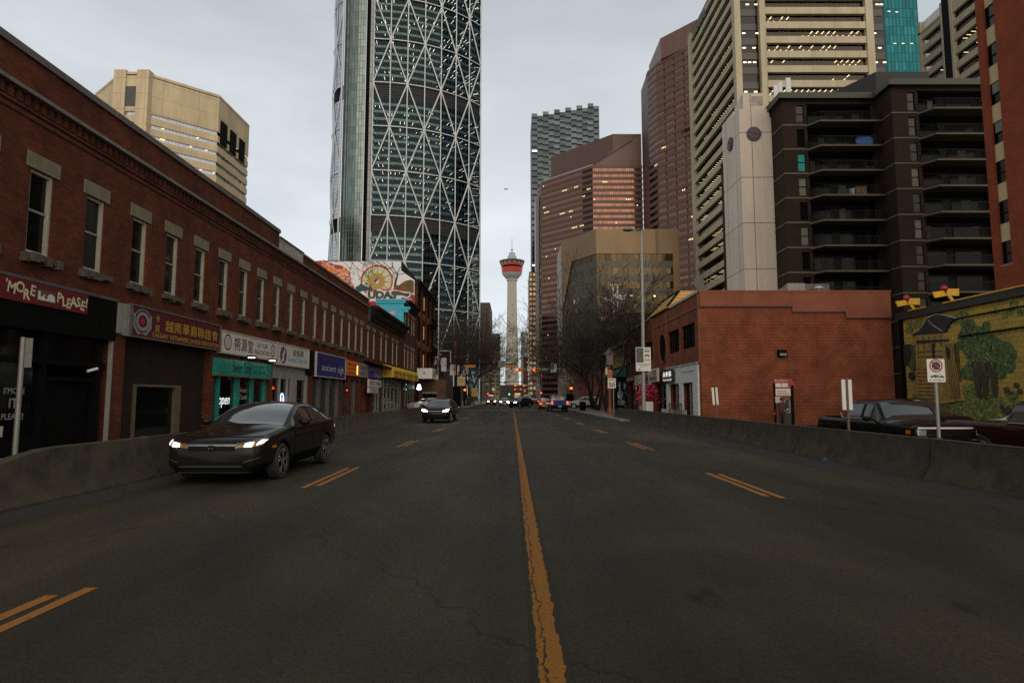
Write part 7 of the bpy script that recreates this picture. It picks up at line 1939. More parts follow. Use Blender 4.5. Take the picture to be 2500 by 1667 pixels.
M().tube((-8, 160, 0), (-8, 160, 5.9), 0.13, 0.1, 8).tube((-8, 160, 5.7), (6.5, 160, 5.7), 0.1, 0.06, 8).build('mast', X['black'], g2)
M().box(-2.2, -1.2, 159.9, 160.1, 5.2, 5.6).box(-6.9, -6.0, 159.9, 160.1, 5.0, 5.5).build('signal_back', bpy.data.materials['brown_orange_housing'], g2)
ps = thing('pedestrian_signal', 'red pedestrian signal on short post at the right-hand crossing', 'traffic light', (0, 0, 0.14), 'short post signals')
M().tube((8.0, 83.5, 0), (8.0, 83.5, 2.9), 0.06).build('post', X['black'], ps)
hd = M().box(7.85, 8.15, 83.25, 83.45, 2.35, 3.2).build('signal_head', X['black'], ps)
M().lathe([(0.17, -0.03), (0.17, 0)], (8.0, 83.22, 2.85), 16, axis='y').build('red_lamp', X['sigred'], hd)
for x, y, lab in ((-7.7, 101, 'red signal on short post at the far left corner of the crossing'), (7.8, 165, 'red signal on short post beside the far queue of cars'), (-7.7, 196, 'tiny far red signal on the left pavement')):
    dup(ps, (x - 8.0, y - 83.5, 0.14), None, lab, 'short post signals')
for i, (x, y, h_) in enumerate(((6.9 + 0.9, 101, 10.2), (8.55, 101.5, 10.6))):
    o = M().tube((x, y, 0.1), (x, y, h_), 0.08, 0.055, 8).build('flag_pole', X['steel'])
    tag(o, ['slim grey pole left of a pair beyond the crossing', 'slim grey pole right of a pair beyond the crossing'][i], 'pole', 'slim poles beyond the crossing')
sp = thing('street_light', 'distant thin street lamp pole on the left pavement beyond the crossing', 'street light', (-8.6, 106, 0.14))
M().tube((-8.6, 106, 0), (-8.6, 106, 7.6), 0.09, 0.06, 8).tube((-8.6, 106, 7.5), (-7.2, 106, 7.9), 0.04).build('pole', X['steel_d'], sp)
M().sphere((-7.1, 106, 7.88), 0.25, 10, (1.4, 0.8, 0.4)).build('lamp_head', X['steel_d'], sp)
# banners and boards among the left-hand trees
for i, (x, y, z0, z1, w_, mt, lab) in enumerate(((-12.0, 104, 6.0, 8.3, 0.9, X['white'], 'narrow white banner left of three among the left bare trees'), (-10.6, 105, 5.4, 7.3, 1.6, X['white'], 'white board with orange blot among the left bare trees'), (-8.7, 106, 5.4, 7.2, 1.2, X['offwhite'], 'white board right of the orange-blot board among the left trees'), (-8.9, 100, 3.5, 5.0, 1.3, mat('yellow_cream_sign', (0.46, 0.38, 0.16), 0.6), 'cream yellow sign board below the white boards on the left'), (-10.0, 104.5, 8.3, 11.2, 0.5, mat('red_banner', (0.22, 0.03, 0.04), 0.7), 'narrow red banner high among the left bare trees'), (-6.55, 99, 1.8, 3.1, 0.9, mat('dull_yellow_sign', (0.34, 0.23, 0.02), 0.6), 'dull yellow sign at the far left kerb'))):
    t = thing('banner_sign', lab, 'sign', (x, y, 0.14), 'boards on the far left pavement')
    M().box(x, x + w_, y, y + 0.06, z0, z1).build('panel', mt, t)
    M().tube((x + w_ / 2, y + 0.1, 0.14), (x + w_ / 2, y + 0.1, z1), 0.05, 0.05, 8).build('post', X['steel_d'], t)
    if i == 1: M().sphere((x + 0.8, y - 0.02, 6.4), 0.36, 12, (1, 0.05, 0.8)).build('orange_blot', X['orange'], t)
    if i == 3: text("TO LET", w=0.8, h=0.5, depth=0).place(**on_front(x + w_ / 2, 4.3, y - 0.01)).build('lettering', X['signblack'], t)
wfm = thing('steel_gateway', 'white painted steel frame standing beyond the crossing on the left', 'frame', (-12.2, 103, 0.14))
M().bar((-13.3, 103, 9.4), (-10.2, 103, 9.4), 0.16, 0.2).bar((-10.3, 103, 9.4), (-10.3, 103, 7.4), 0.16, 0.16, up=(0, 1, 0)).bar((-13.2, 103, 9.4), (-12.5, 103, 7.2), 0.16, 0.16, up=(0, 1, 0)).bar((-12.4, 103, 9.3), (-12.4, 103, 0.1), 0.16, 0.16, up=(0, 1, 0)).build('bars', X['offwhite'], wfm)
kk = thing('dark_kiosk', 'black round-topped kiosk on the far left pavement', 'kiosk', (-9.3, 99, 0.14))
M().lathe([(1.0, 0.14), (1.0, 2.7), (0.9, 3.1), (0.5, 3.4), (0.1, 3.5)], (-9.3, 101, 0), 20).build('body', X['black'], kk, smooth=40)
# low dark shrubs/storefronts past the crossing, left: small brown building with lit fronts
block('brown_low_shops', 'low brown shop row beyond the crossing on the left with small lights', -30, -14.5, 112, 150, 7.5, mat('brown_shop_wall', (0.075, 0.045, 0.035), 0.85, var=0.3), (6, 3.4, 1.5, 1.9, X['dkwin'], 0.25))
# ================================================================ VEHICLES
from mathutils.bvhtree import BVHTree
X['carglass'] = mat('car_glass', (0.022, 0.028, 0.029), 0.04, var=0, spec=1.0, coat=1.0)
X['sideglass'] = mat('tinted_side_glass', (0.010, 0.012, 0.012), 0.05, var=0, spec=0.5)
def car_paint(name, col, rough=0.2, metal=0.1, coat=0.28): 
    m = mat(name, col, 0.16, min(metal, 0.3), var=0.08, scale=1.2, coat=0, bump=0.0, spec=0.17)
    m.node_tree.nodes['Principled BSDF'].inputs['Coat Roughness'].default_value = 0.06
    return m

def lerp_table(tab, x):
    if x <= tab[0][0]: return tab[0][1:]
    if x >= tab[-1][0]: return tab[-1][1:]
    for i in range(len(tab) - 1):
        if tab[i][0] <= x <= tab[i+1][0]:
            a, b = tab[i], tab[i+1]; t = (x - a[0]) / (b[0] - a[0])
            p = tab[i-1] if i > 0 else a; q = tab[i+2] if i + 2 < len(tab) else b
            r = []
            for k in range(1, len(a)):
                m0 = (b[k] - p[k]) / max(1e-6, b[0] - p[0]) * (b[0] - a[0]) if i > 0 else (b[k] - a[k])
                m1 = (q[k] - a[k]) / max(1e-6, q[0] - a[0]) * (b[0] - a[0]) if i + 2 < len(tab) else (b[k] - a[k])
                t2, t3 = t*t, t*t*t
                v = (2*t3 - 3*t2 + 1)*a[k] + (t3 - 2*t2 + t)*m0 + (-2*t3 + 3*t2)*b[k] + (t3 - t2)*m1
                lo, hi = min(a[k], b[k]), max(a[k], b[k]); r.append(min(hi + 0.01, max(lo - 0.01, v)))
            return r

def vehicle(name, label, cat, sp, paint, group=None):
    """sp: L, tab of (x, zbot, ztop, zbelt, wlow, wmax, wbelt, wroof, zroofedge), glass spans, wheels"""
    L = sp['L']; tab = sp['tab']
    root = thing(name, label, cat, (0, 0, 0), group)
    xs = sorted(set([round(L * i / 54.0, 4) for i in range(55)] + [round(t[0], 4) for t in tab] + [0.02, 0.05, 0.09, L - 0.02, L - 0.06]))
    rings = []
    for x in xs:
        zb, zt, zbelt, wl, wm, wb, wr, zre = lerp_table(tab, x)
        zre = max(zre, zbelt + 0.012)
        h = zre - zbelt
        half = [(0, zb), (wl * 0.8, zb), (wl, zb + 0.05), (wm * 0.985, zb + (zbelt - zb) * 0.32), (wm, zb + (zbelt - zb) * 0.62), (wm * 0.985, zbelt - 0.07), (wb, zbelt), (wb + (wr - wb) * 0.10, zbelt + h * 0.10), (wb + (wr - wb) * 0.42, zbelt + h * 0.5), (wb + (wr - wb) * 0.85, zbelt + h * 0.88), (wr, zre), (wr * 0.91, zre + (zt - zre) * 0.40), (wr * 0.5, zre + (zt - zre) * 0.86), (0, zt)]
        rings.append([(L / 2 - x, y, z) for y, z in half] + [(L / 2 - x, -y, z) for y, z in half[-2:0:-1]])
    n = len(rings[0]); k = len(rings)
    v = [p for r in rings for p in r]; f = []; mi = []
    ws0, ws1, rs0, rs1, sg0, sg1, pil = sp['ws'][0], sp['ws'][1], sp['rs'][0], sp['rs'][1], sp['sg'][0], sp['sg'][1], sp['pil']
    for j in range(k - 1):
        xm = (xs[j] + xs[j+1]) / 2
        for i in range(n):
            f.append((j*n + i, j*n + (i+1) % n, (j+1)*n + (i+1) % n, (j+1)*n + i))
            s_ = i if i < 13 else n - 1 - i
            m = 0
            if s_ in (7, 8) and sg0 < xm < sg1:
                h = (lerp_table(tab, xm)[7] - lerp_table(tab, xm)[2])
                m = 2 if h > 0.10 else 0
                if any(a < xm < b for a, b in pil): m = 4
            if s_ in (11, 12):
                if ws0 < xm < ws1: m = 1
                if rs0 < xm < rs1: m = 3
            if s_ <= 2: m = 4
            mi.append(m)
    f.append(tuple(range(n - 1, -1, -1))); f.append(tuple(range((k-1)*n, k*n))); mi += [0, 0]
    me = bpy.data.meshes.new('body'); me.from_pydata(v, [], f); me.polygons.foreach_set('material_index', mi)
    for q in range(6): me.materials.append(None)
    bm = bmesh.new(); bm.from_mesh(me); bmesh.ops.recalc_face_normals(bm, faces=bm.faces)
    bvh = BVHTree.FromBMesh(bm)
    bm.to_mesh(me); bm.free()
    bo = bpy.data.objects.new('body', me); COL.objects.link(bo)
    R_ = sp['wr']
    cm = M()
    for xw in sp['wx']:
        for sd_ in (1, -1):
            y0 = sp['ww'] - 0.30
            cm.lathe([(R_ + 0.055, 0), (R_ + 0.055, 0.8)] if sd_ > 0 else [(R_ + 0.055, -0.8), (R_ + 0.055, 0)], (L / 2 - xw, sd_ * y0, R_ + 0.01), 30, axis='y')
    cme = cm.mesh('cutter'); cme.polygons.foreach_set('material_index', [5] * len(cme.polygons))
    for q in range(6): cme.materials.append(None)
    b2_ = bmesh.new(); b2_.from_mesh(cme); bmesh.ops.recalc_face_normals(b2_, faces=b2_.faces); b2_.to_mesh(cme); b2_.free()
    co = bpy.data.objects.new('cutter', cme); COL.objects.link(co)
    md = bo.modifiers.new('cut', 'BOOLEAN'); md.operation = 'DIFFERENCE'; md.object = co; md.solver = 'EXACT'
    dg = bpy.context.evaluated_depsgraph_get()
    res = bpy.data.meshes.new_from_object(bo.evaluated_get(dg))
    bpy.data.objects.remove(bo); bpy.data.objects.remove(co); bpy.data.meshes.remove(me); bpy.data.meshes.remove(cme)
    parts = {}
    for p in res.polygons: parts.setdefault(p.material_index, []).append(tuple(p.vertices))
    co_ = [tuple(q.co) for q in res.vertices]
    def sub(faces):
        used = {}; m = M()
        for fc in faces:
            m.f.append(tuple(used.setdefault(i, len(used)) for i in fc)); m.m.append(0)
        m.v = [None] * len(used)
        for i, j in used.items(): m.v[j] = co_[i]
        return m
    body = sub(parts.get(0, [])).build('body', paint, root, smooth=38)
    for idx, nm, mt in ((1, 'windscreen', X['carglass']), (2, 'side_window', X['sideglass']), (3, 'rear_window', X['carglass']), (4, 'black_trim', X['plastic']), (5, 'wheel_arch', X['black'])):
        if parts.get(idx): (build_each(sub(parts[idx]), nm, mt, root, 38) if idx in (1, 2, 3) else sub(parts[idx]).build(nm, mt, root, smooth=38))
    bpy.data.meshes.remove(res)
    # wheels
    W_ = sp.get('wwid', 0.21); rr = R_ * sp.get('rim', 0.70)
    for xw in sp['wx']:
        for sd_ in (1, -1):
            c = Vector((L / 2 - xw, sd_ * (sp['ww'] - W_ / 2 - 0.005), R_))
            o_ = sd_ * W_ / 2
            rim = M()
            rim.lathe([(rr, o_ * 0.9), (rr * 0.93, o_ * 0.96), (rr * 0.90, o_ * 0.4)], c, 30, axis='y')
            for s_ in range(sp.get('spokes', 5)):
                a = 2 * PI * s_ / sp.get('spokes', 5) + 0.3
                for da in (-0.16, 0.16):
                    p0 = c + Vector((0.05 * math.cos(a), o_ * 0.85, 0.05 * math.sin(a))); p1 = c + Vector((rr * 0.94 * math.cos(a + da), o_ * 0.92, rr * 0.94 * math.sin(a + da)))
                    rim.bar(p0, p1, 0.035, 0.03, up=(0, 1, 0))
            rim.lathe([(0.07, o_ * 0.6), (0.07, o_ * 0.95), (0.02, o_ * 0.98)], c, 14, axis='y')
            w_ = rim.build('wheel', sp.get('rimmat', X['alloy']), root, smooth=35)
            ty = M().lathe([(rr, -o_ * 0.9), (R_ * 0.93, -o_), (R_, -o_ * 0.75), (R_, o_ * 0.75), (R_ * 0.93, o_), (rr, o_ * 0.9)], c, 36, axis='y')
            ty.build('tyre', X['rubber'], w_, smooth=40)
            M().lathe([(rr * 0.9, o_ * 0.3), (0.03, o_ * 0.31)], c, 24, axis='y').build('brake_disc', X['steel_d'], w_)
    # decals that follow the skin
    def patch(view, quad, nx=6, nz=3, off=0.006):
        """quad of 4 (a, z) corners seen from 'front', 'rear', 'left' or 'right'"""
        m = M(); grid = []
        for j in range(nz + 1):
            for i in range(nx + 1):
                u, t = i / nx, j / nz
                a = (quad[0][0]*(1-u) + quad[1][0]*u)*(1-t) + (quad[3][0]*(1-u) + quad[2][0]*u)*t
                z = (quad[0][1]*(1-u) + quad[1][1]*u)*(1-t) + (quad[3][1]*(1-u) + quad[2][1]*u)*t
                if view == 'front': o, d = Vector((L, a, z)), Vector((-1, 0, 0))
                elif view == 'rear': o, d = Vector((-L, a, z)), Vector((1, 0, 0))
                elif view == 'left': o, d = Vector((a, 3, z)), Vector((0, -1, 0))
                elif view == 'right': o, d = Vector((a, -3, z)), Vector((0, 1, 0))
                else: o, d = Vector((a, z, 4)), Vector((0, 0, -1))
                loc, nor, _, _ = bvh.ray_cast(o, d)
                if loc is None: loc = o + d * (L - (0.5 * L - 0.1)) if view in ('front', 'rear') else o + d * 2.2; nor = -d
                if nor.dot(d) > 0: nor = -nor
                grid.append(loc + nor * off - d * off * 0.5)
        fs = [(j*(nx+1) + i, j*(nx+1) + i + 1, (j+1)*(nx+1) + i + 1, (j+1)*(nx+1) + i) for j in range(nz) for i in range(nx)]
        return m.add(grid, fs)
    return root, patch, L

SEDAN = dict(L=4.63, wr=0.325, wx=(0.95, 3.65), ww=0.90, ws=(1.42, 2.36), rs=(3.42, 4.20), sg=(1.62, 4.05), pil=((2.62, 2.78), (3.55, 3.64)), spokes=5,
    tab=[(0.0, .26, .60, .58, .50, .60, .58, .40, .59), (0.04, .19, .70, .66, .60, .72, .69, .52, .68), (0.14, .17, .775, .72, .66, .80, .77, .62, .745), (0.35, .16, .835, .77, .70, .855, .82, .68, .80), (0.7, .16, .895, .835, .72, .885, .845, .72, .865), (1.1, .16, .945, .885, .73, .895, .855, .74, .915), (1.42, .16, .995, .925, .74, .90, .86, .76, .95), (1.62, .16, 1.085, .935, .74, .90, .86, .74, 1.03), (2.0, .16, 1.27, .945, .74, .90, .86, .67, 1.20), (2.36, .16, 1.385, .95, .74, .90, .86, .615, 1.315), (2.8, .16, 1.416, .955, .74, .90, .86, .60, 1.35), (3.3, .16, 1.395, .965, .74, .90, .86, .60, 1.325), (3.75, .17, 1.295, .985, .74, .90, .86, .63, 1.225), (4.05, .19, 1.175, 1.0, .73, .89, .85, .67, 1.10), (4.3, .22, 1.085, 1.005, .71, .875, .83, .70, 1.035), (4.5, .27, 1.02, .96, .68, .84, .79, .66, .985), (4.60, .33, .88, .85, .62, .76, .72, .5, .865), (4.63, .40, .74, .72, .52, .66, .62, .4, .73)])
SUV = dict(L=4.55, wr=0.355, wx=(0.92, 3.60), ww=0.90, ws=(1.25, 2.02), rs=(4.05, 4.50), sg=(1.50, 4.15), pil=((2.35, 2.50), (3.42, 3.52)), spokes=5,
    tab=[(0.0, .34, .74, .72, .52, .66, .62, .45, .73), (0.04, .26, .86, .82, .62, .76, .72, .58, .84), (0.15, .23, .94, .89, .70, .84, .80, .68, .91), (0.4, .22, 1.0, .94, .74, .88, .84, .72, .965), (0.85, .22, 1.05, .985, .75, .90, .86, .74, 1.01), (1.25, .22, 1.10, 1.02, .75, .905, .865, .77, 1.05), (1.5, .22, 1.25, 1.03, .75, .905, .865, .74, 1.17), (2.02, .22, 1.545, 1.045, .75, .905, .865, .655, 1.455), (2.6, .22, 1.60, 1.055, .75, .905, .865, .64, 1.525), (3.3, .22, 1.59, 1.07, .75, .905, .865, .64, 1.51), (3.95, .23, 1.53, 1.09, .75, .905, .865, .65, 1.45), (4.2, .26, 1.40, 1.10, .74, .90, .86, .68, 1.32), (4.40, .30, 1.16, 1.06, .72, .88, .83, .70, 1.11), (4.52, .36, .95, .92, .68, .83, .79, .6, .93), (4.55, .42, .80, .78, .58, .72, .68, .5, .79)])
def scaled(sp, L, H):
    q = dict(sp); fx = L / sp['L']; zt = max(t[2] for t in sp['tab']); fz = H / zt
    q['L'] = L; q['tab'] = [(t[0]*fx, t[1], t[2]*fz, t[3]*fz, t[4], t[5], t[6], t[7], t[8]*fz) for t in sp['tab']]
    for k in ('wx', 'ws', 'rs', 'sg'): q[k] = tuple(a*fx for a in sp[k])
    q['pil'] = tuple((a*fx, b*fx) for a, b in sp['pil']); return q
TRUCK = dict(L=5.75, wr=0.40, wx=(1.0, 4.60), ww=0.98, wwid=0.25, ws=(1.62, 2.22), rs=(3.62, 3.80), sg=(1.80, 3.66), pil=((2.72, 2.84),), spokes=6,
    tab=[(0.0, .50, 1.06, 1.04, .62, .86, .82, .70, 1.05), (0.05, .42, 1.16, 1.10, .72, .93, .89, .80, 1.13), (0.2, .38, 1.20, 1.14, .78, .96, .92, .82, 1.17), (0.8, .36, 1.235, 1.17, .80, .97, .93, .84, 1.20), (1.55, .36, 1.27, 1.19, .80, .975, .935, .85, 1.225), (1.78, .36, 1.42, 1.20, .80, .975, .935, .82, 1.34), (2.22, .36, 1.84, 1.205, .80, .975, .935, .73, 1.75), (2.7, .36, 1.895, 1.21, .80, .975, .935, .72, 1.82), (3.4, .36, 1.885, 1.215, .80, .975, .935, .72, 1.81), (3.66, .36, 1.83, 1.22, .80, .975, .935, .74, 1.76), (3.80, .36, 1.30, 1.22, .80, .975, .935, .86, 1.275), (3.86, .36, 1.265, 1.22, .80, .975, .935, .90, 1.25), (5.0, .38, 1.27, 1.225, .80, .975, .935, .90, 1.255), (5.68, .46, 1.27, 1.225, .78, .965, .925, .89, 1.255), (5.75, .55, 1.22, 1.19, .72, .93, .89, .86, 1.20)])

def common(root, patch, L, zl, lit, hw=(0.42, 0.80), head=None, tail_on=False, tz=None, rear_w=0.78, mirror=None, plate=True, doors=None, handles=True, paint=None):
    head = head or X['headlamp']
    if mirror:
        for s_ in (1, -1):
            m = M().sphere((mirror[0], s_ * mirror[1], mirror[2]), 0.12, 12, (0.75, 1.0, 0.62)); m.bar((mirror[0] + 0.02, s_ * (mirror[1] - 0.2), mirror[2] - 0.03), (mirror[0], s_ * mirror[1], mirror[2] - 0.02), 0.05, 0.04)
            m.build('wing_mirror', paint or X['plastic'], root, smooth=50)
    if doors:
        dm = M()
        for s_ in ('left', 'right'):
            for x, z0, z1 in doors: dm.cat(patch(s_, [(x - 0.008, z0), (x + 0.008, z0), (x + 0.008, z1), (x - 0.008, z1)], 1, 6, 0.003))
            dm.cat(patch(s_, [(doors[-1][0], doors[0][1]), (doors[0][0], doors[0][1]), (doors[0][0], doors[0][1] + 0.015), (doors[-1][0], doors[0][1] + 0.015)], 8, 1, 0.003))
        dm.build('door_gap', X['black'], root)
    if tz:
        tm = X['tail'] if tail_on else X['tail_off']
        for s_ in (1, -1):
            patch('rear', [(s_ * tz[0], tz[2]), (s_ * tz[1], tz[2]), (s_ * tz[1], tz[3]), (s_ * tz[0], tz[3])], 4, 3, 0.012).build('tail_light', tm, root)
    return root

# ---- near dark sedan with headlamps on
paint_s = car_paint('dark_bronze_paint', (0.012, 0.0095, 0.0075))
r, P, L = vehicle('dark_sedan', 'dark brown-black sedan with lit headlamps, nearest car on the left', 'car', SEDAN, paint_s)
common(r, P, L, 0.7, True, mirror=(L/2 - 1.78, 0.99, 1.02), doors=[(L/2 - 1.55, 0.30, 0.90), (L/2 - 2.68, 0.28, 0.92), (L/2 - 3.45, 0.42, 0.93)], tz=(0.52, 0.80, 0.80, 0.95), paint=paint_s)
for s_ in (1, -1):
    # headlamp: dark lens, two bright projectors, light strip above
    h = P('front', [(s_*0.40, 0.625), (s_*0.80, 0.66), (s_*0.835, 0.765), (s_*0.42, 0.685)], 10, 3, 0.008).build('headlamp', mat('amber_smoke_lens', (0.16, 0.09, 0.03), 0.08, spec=0.8, var=0) if s_ > 0 else bpy.data.materials['amber_smoke_lens'], r)
    P('front', [(s_*0.56, 0.645), (s_*0.68, 0.655), (s_*0.69, 0.715), (s_*0.57, 0.695)], 4, 2, 0.016).build('lamp', X['headlamp'], h)
    P('front', [(s_*0.735, 0.672), (s_*0.80, 0.70), (s_*0.825, 0.755), (s_*0.775, 0.745)], 4, 2, 0.014).build('light_strip', X['drl'], h)
    P('right' if s_ < 0 else 'left', [(L/2 - 0.62, 0.60), (L/2 - 0.46, 0.60), (L/2 - 0.46, 0.645), (L/2 - 0.62, 0.645)], 3, 1, 0.006).build('side_marker', X['amber'], r)
P('front', [(-0.83, 0.775), (0.83, 0.775), (0.80, 0.80), (-0.80, 0.80)], 30, 1, 0.012)
ch = P('front', [(-0.42, 0.655), (0.42, 0.655), (0.42, 0.69), (-0.42, 0.69)], 18, 1, 0.014)
for s_ in (1, -1): ch.cat(P('front', [(s_*0.42, 0.678), (s_*0.82, 0.765), (s_*0.825, 0.785), (s_*0.42, 0.695)], 10, 1, 0.013))
ch.build('chrome_wing', X['chrome'], r)
P('front', [(-0.40, 0.585), (0.40, 0.585), (0.40, 0.65), (-0.40, 0.65)], 14, 2, 0.007).build('grille', X['plastic'], r)
em = ringf(M(), (0, 0), 0.0, 0.0, 0) if False else M()
em.extr(rrect(-0.065, 0.065, 0.585, 0.675, 0.02), (L/2 + 0.012, 0, 0), (0, 1, 0), (0, 0, 1), (1, 0, 0), 0, 0.004)
hb = M()
for s_ in (-1, 1): hb.bar((L/2 + 0.02, s_*0.036, 0.60), (L/2 + 0.02, s_*0.042, 0.66), 0.014, 0.012, up=(0, 1, 0))
hb.bar((L/2 + 0.02, -0.038, 0.628), (L/2 + 0.02, 0.038, 0.628), 0.014, 0.012); e_ = em.build('badge', X['black'], r); hb.build('badge_letter', X['chrome'], e_)
for p0, p1 in (((-0.065, 0.585), (0.065, 0.585)), ((0.065, 0.585), (0.065, 0.675)), ((0.065, 0.675), (-0.065, 0.675)), ((-0.065, 0.675), (-0.065, 0.585))): pass
low = P('front', [(-0.52, 0.24), (0.52, 0.24), (0.56, 0.40), (-0.56, 0.40)], 16, 3, 0.006)
low.build('lower_grille', X['plastic'], r)
lb = P('front', [(-0.54, 0.315), (0.54, 0.315), (0.54, 0.33), (-0.54, 0.33)], 16, 1, 0.014); lb.cat(P('front', [(-0.66, 0.215), (0.66, 0.215), (0.66, 0.232), (-0.66, 0.232)], 16, 1, 0.014)); lb.build('grille_bar', mat('dark_satin_trim', (0.05, 0.048, 0.042), 0.4), r)
for s_ in (1, -1):
    P('front', [(s_*0.62, 0.27), (s_*0.76, 0.31), (s_*0.78, 0.44), (s_*0.60, 0.36)], 5, 3, 0.006).build('fog_recess', X['plastic'], r)
    P('front', [(s_*0.56, 0.385), (s_*0.79, 0.455), (s_*0.79, 0.47), (s_*0.56, 0.40)], 6, 1, 0.012).build('bumper_crease', bpy.data.materials['dark_satin_trim'], r)
# chrome line round the side windows, handles
for s_, sd in ((1, 'left'), (-1, 'right')):
    cl = M(); tb = SEDAN['tab']
    pts = []
    for i in range(26):
        x = 1.66 + (4.0 - 1.66) * i / 25; q = lerp_table(tb, x); pts.append(Vector((L/2 - x, s_ * (q[5] + (q[6] - q[5]) * 0.90 + 0.012), q[2] + (q[7] - q[2]) * 0.92 + 0.012)))
    for a, b in zip(pts[:-1], pts[1:]): cl.tube(a, b, 0.009, n=5)
    cl.build('window_trim', X['chrome'], r)
    for x in (2.50, 3.38): M().box(L/2 - x - 0.08, L/2 - x + 0.08, s_*0.895, s_*0.925, 0.80, 0.825).build('door_handle', paint_s, r, bevel=0.008)
P('front', [(-0.75, 0.80), (0.75, 0.80), (0.72, 0.81), (-0.72, 0.81)], 20, 1, 0.004).build('bonnet_gap', X['black'], r)
r.location = (-5.37, 11.1 + L/2 * 1.04, 0); r.rotation_euler = (0, 0, -PI/2); r.scale = (1.04, 1.04, 1.04)

# ---- second car, dark compact crossover
paint_2 = car_paint('charcoal_paint', (0.012, 0.012, 0.0115))
sp2 = scaled(SUV, 4.3, 1.50)
r, P, L = vehicle('dark_crossover', 'dark crossover with bright slanted headlamps, second car on the left', 'car', sp2, paint_2)
common(r, P, L, 0.8, True, mirror=(L/2 - 1.55, 0.99, 1.02), doors=[(L/2 - 1.4, 0.34, 0.95), (L/2 - 2.35, 0.32, 0.97)], tz=(0.60, 0.82, 0.85, 1.05), paint=paint_2)
for s_ in (1, -1):
    h = P('front', [(s_*0.46, 0.70), (s_*0.80, 0.73), (s_*0.83, 0.86), (s_*0.50, 0.76)], 8, 3, 0.010).build('headlamp', X['headlamp_c'] if s_ < 0 else X['headlamp'], r)
P('front', [(-0.40, 0.66), (0.40, 0.66), (0.40, 0.80), (-0.40, 0.80)], 10, 2, 0.006).build('grille', X['plastic'], r)
P('front', [(-0.45, 0.715), (0.45, 0.715), (0.45, 0.735), (-0.45, 0.735)], 10, 1, 0.012).build('chrome_bar', X['chrome'], r)
P('front', [(-0.55, 0.32), (0.55, 0.32), (0.58, 0.50), (-0.58, 0.50)], 12, 2, 0.006).build('lower_grille', X['plastic'], r)
r.location = (-4.65, 40.3, 0); r.rotation_euler = (0, 0, -PI/2 - 0.05)

# ---- crossing dark hatchback, turning
paint_3 = car_paint('black_paint_car', (0.014, 0.014, 0.015))
r, P, L = vehicle('black_wagon', 'black wagon turning across the road at the crossing with headlamps on', 'car', scaled(SUV, 4.6, 1.66), paint_3)
common(r, P, L, 0.8, True, mirror=(L/2 - 1.6, 0.99, 1.1), tz=(0.60, 0.82, 0.9, 1.1), paint=paint_3)
for s_ in (1, -1): P('front', [(s_*0.48, 0.78), (s_*0.80, 0.80), (s_*0.83, 0.93), (s_*0.50, 0.90)], 6, 3, 0.010).build('headlamp', X['headlamp_c'], r)
P('front', [(-0.44, 0.70), (0.44, 0.70), (0.44, 0.88), (-0.44, 0.88)], 10, 2, 0.006).build('grille', X['plastic'], r)
r.location = (1.35, 97, 0); r.rotation_euler = (0, 0, R(-90 - 38))
# ---- silver oncoming
paint_4 = car_paint('silver_paint', (0.30, 0.30, 0.31), 0.3, 0.6)
r, P, L = vehicle('silver_car', 'silver car facing the camera with cool headlamps left of the turning wagon', 'car', scaled(SUV, 4.4, 1.58), paint_4)
common(r, P, L, 0.8, True, mirror=(L/2 - 1.6, 0.99, 1.05), paint=paint_4)
for s_ in (1, -1): P('front', [(s_*0.48, 0.74), (s_*0.80, 0.76), (s_*0.83, 0.89), (s_*0.50, 0.86)], 6, 3, 0.010).build('headlamp', X['headlamp_c'], r)
P('front', [(-0.44, 0.60), (0.44, 0.60), (0.44, 0.84), (-0.44, 0.84)], 10, 2, 0.006).build('grille', X['plastic'], r)
r.location = (-1.45, 119, 0); r.rotation_euler = (0, 0, -PI/2)
# ---- red cab / van
paint_5 = car_paint('rust_red_paint', (0.16, 0.035, 0.022), 0.35, 0.1)
r, P, L = vehicle('red_van', 'red van with roof lights and headlamps coming from far left', 'van', scaled(SUV, 4.9, 2.0), paint_5)
common(r, P, L, 0.8, True, mirror=(L/2 - 1.6, 1.0, 1.25), paint=paint_5)
for s_ in (1, -1): P('front', [(s_*0.50, 0.80), (s_*0.78, 0.82), (s_*0.80, 0.95), (s_*0.52, 0.92)], 6, 3, 0.010).build('headlamp', X['headlamp'], r)
P('front', [(-0.44, 0.72), (0.44, 0.72), (0.44, 0.98), (-0.44, 0.98)], 10, 2, 0.006).build('grille', X['plastic'], r)
M().box(-0.1, 0.1, -0.45, 0.45, 1.99, 2.13).build('roof_light', glow('amber_roof_light', (1, 0.4, 0.1), 1.5), r)
r.location = (-4.3, 126, 0); r.rotation_euler = (0, 0, -PI/2 + 0.1)
# ---- blue pickup seen from behind
paint_6 = car_paint('deep_blue_paint', (0.012, 0.040, 0.125), 0.3, 0.3)
r, P, L = vehicle('blue_pickup', 'blue pickup truck seen from behind with brake lights on', 'pickup', TRUCK, paint_6)
common(r, P, L, 1.0, False, mirror=(L/2 - 1.95, 1.12, 1.30))
for s_ in (1, -1): P('rear', [(s_*0.76, 0.84), (s_*0.91, 0.84), (s_*0.91, 1.18), (s_*0.76, 1.18)], 3, 4, 0.014).build('tail_light', X['tail'], r)
P('rear', [(-0.72, 0.80), (0.72, 0.80), (0.72, 0.815), (-0.72, 0.815)], 8, 1, 0.006).build('tailgate_gap', X['black'], r)
M().box(-L/2 - 0.10, -L/2 + 0.12, -0.93, 0.93, 0.50, 0.72).build('bumper', X['plastic'], r, bevel=0.03)
M().box(-L/2 - 0.115, -L/2 - 0.10, -0.16, 0.16, 0.55, 0.68).build('number_plate', X['offwhite'], r)
M().box(-L/2 - 0.02, -L/2 + 0.0, -0.12, 0.12, 1.02, 1.10).build('tailgate_handle', X['plastic'], r)
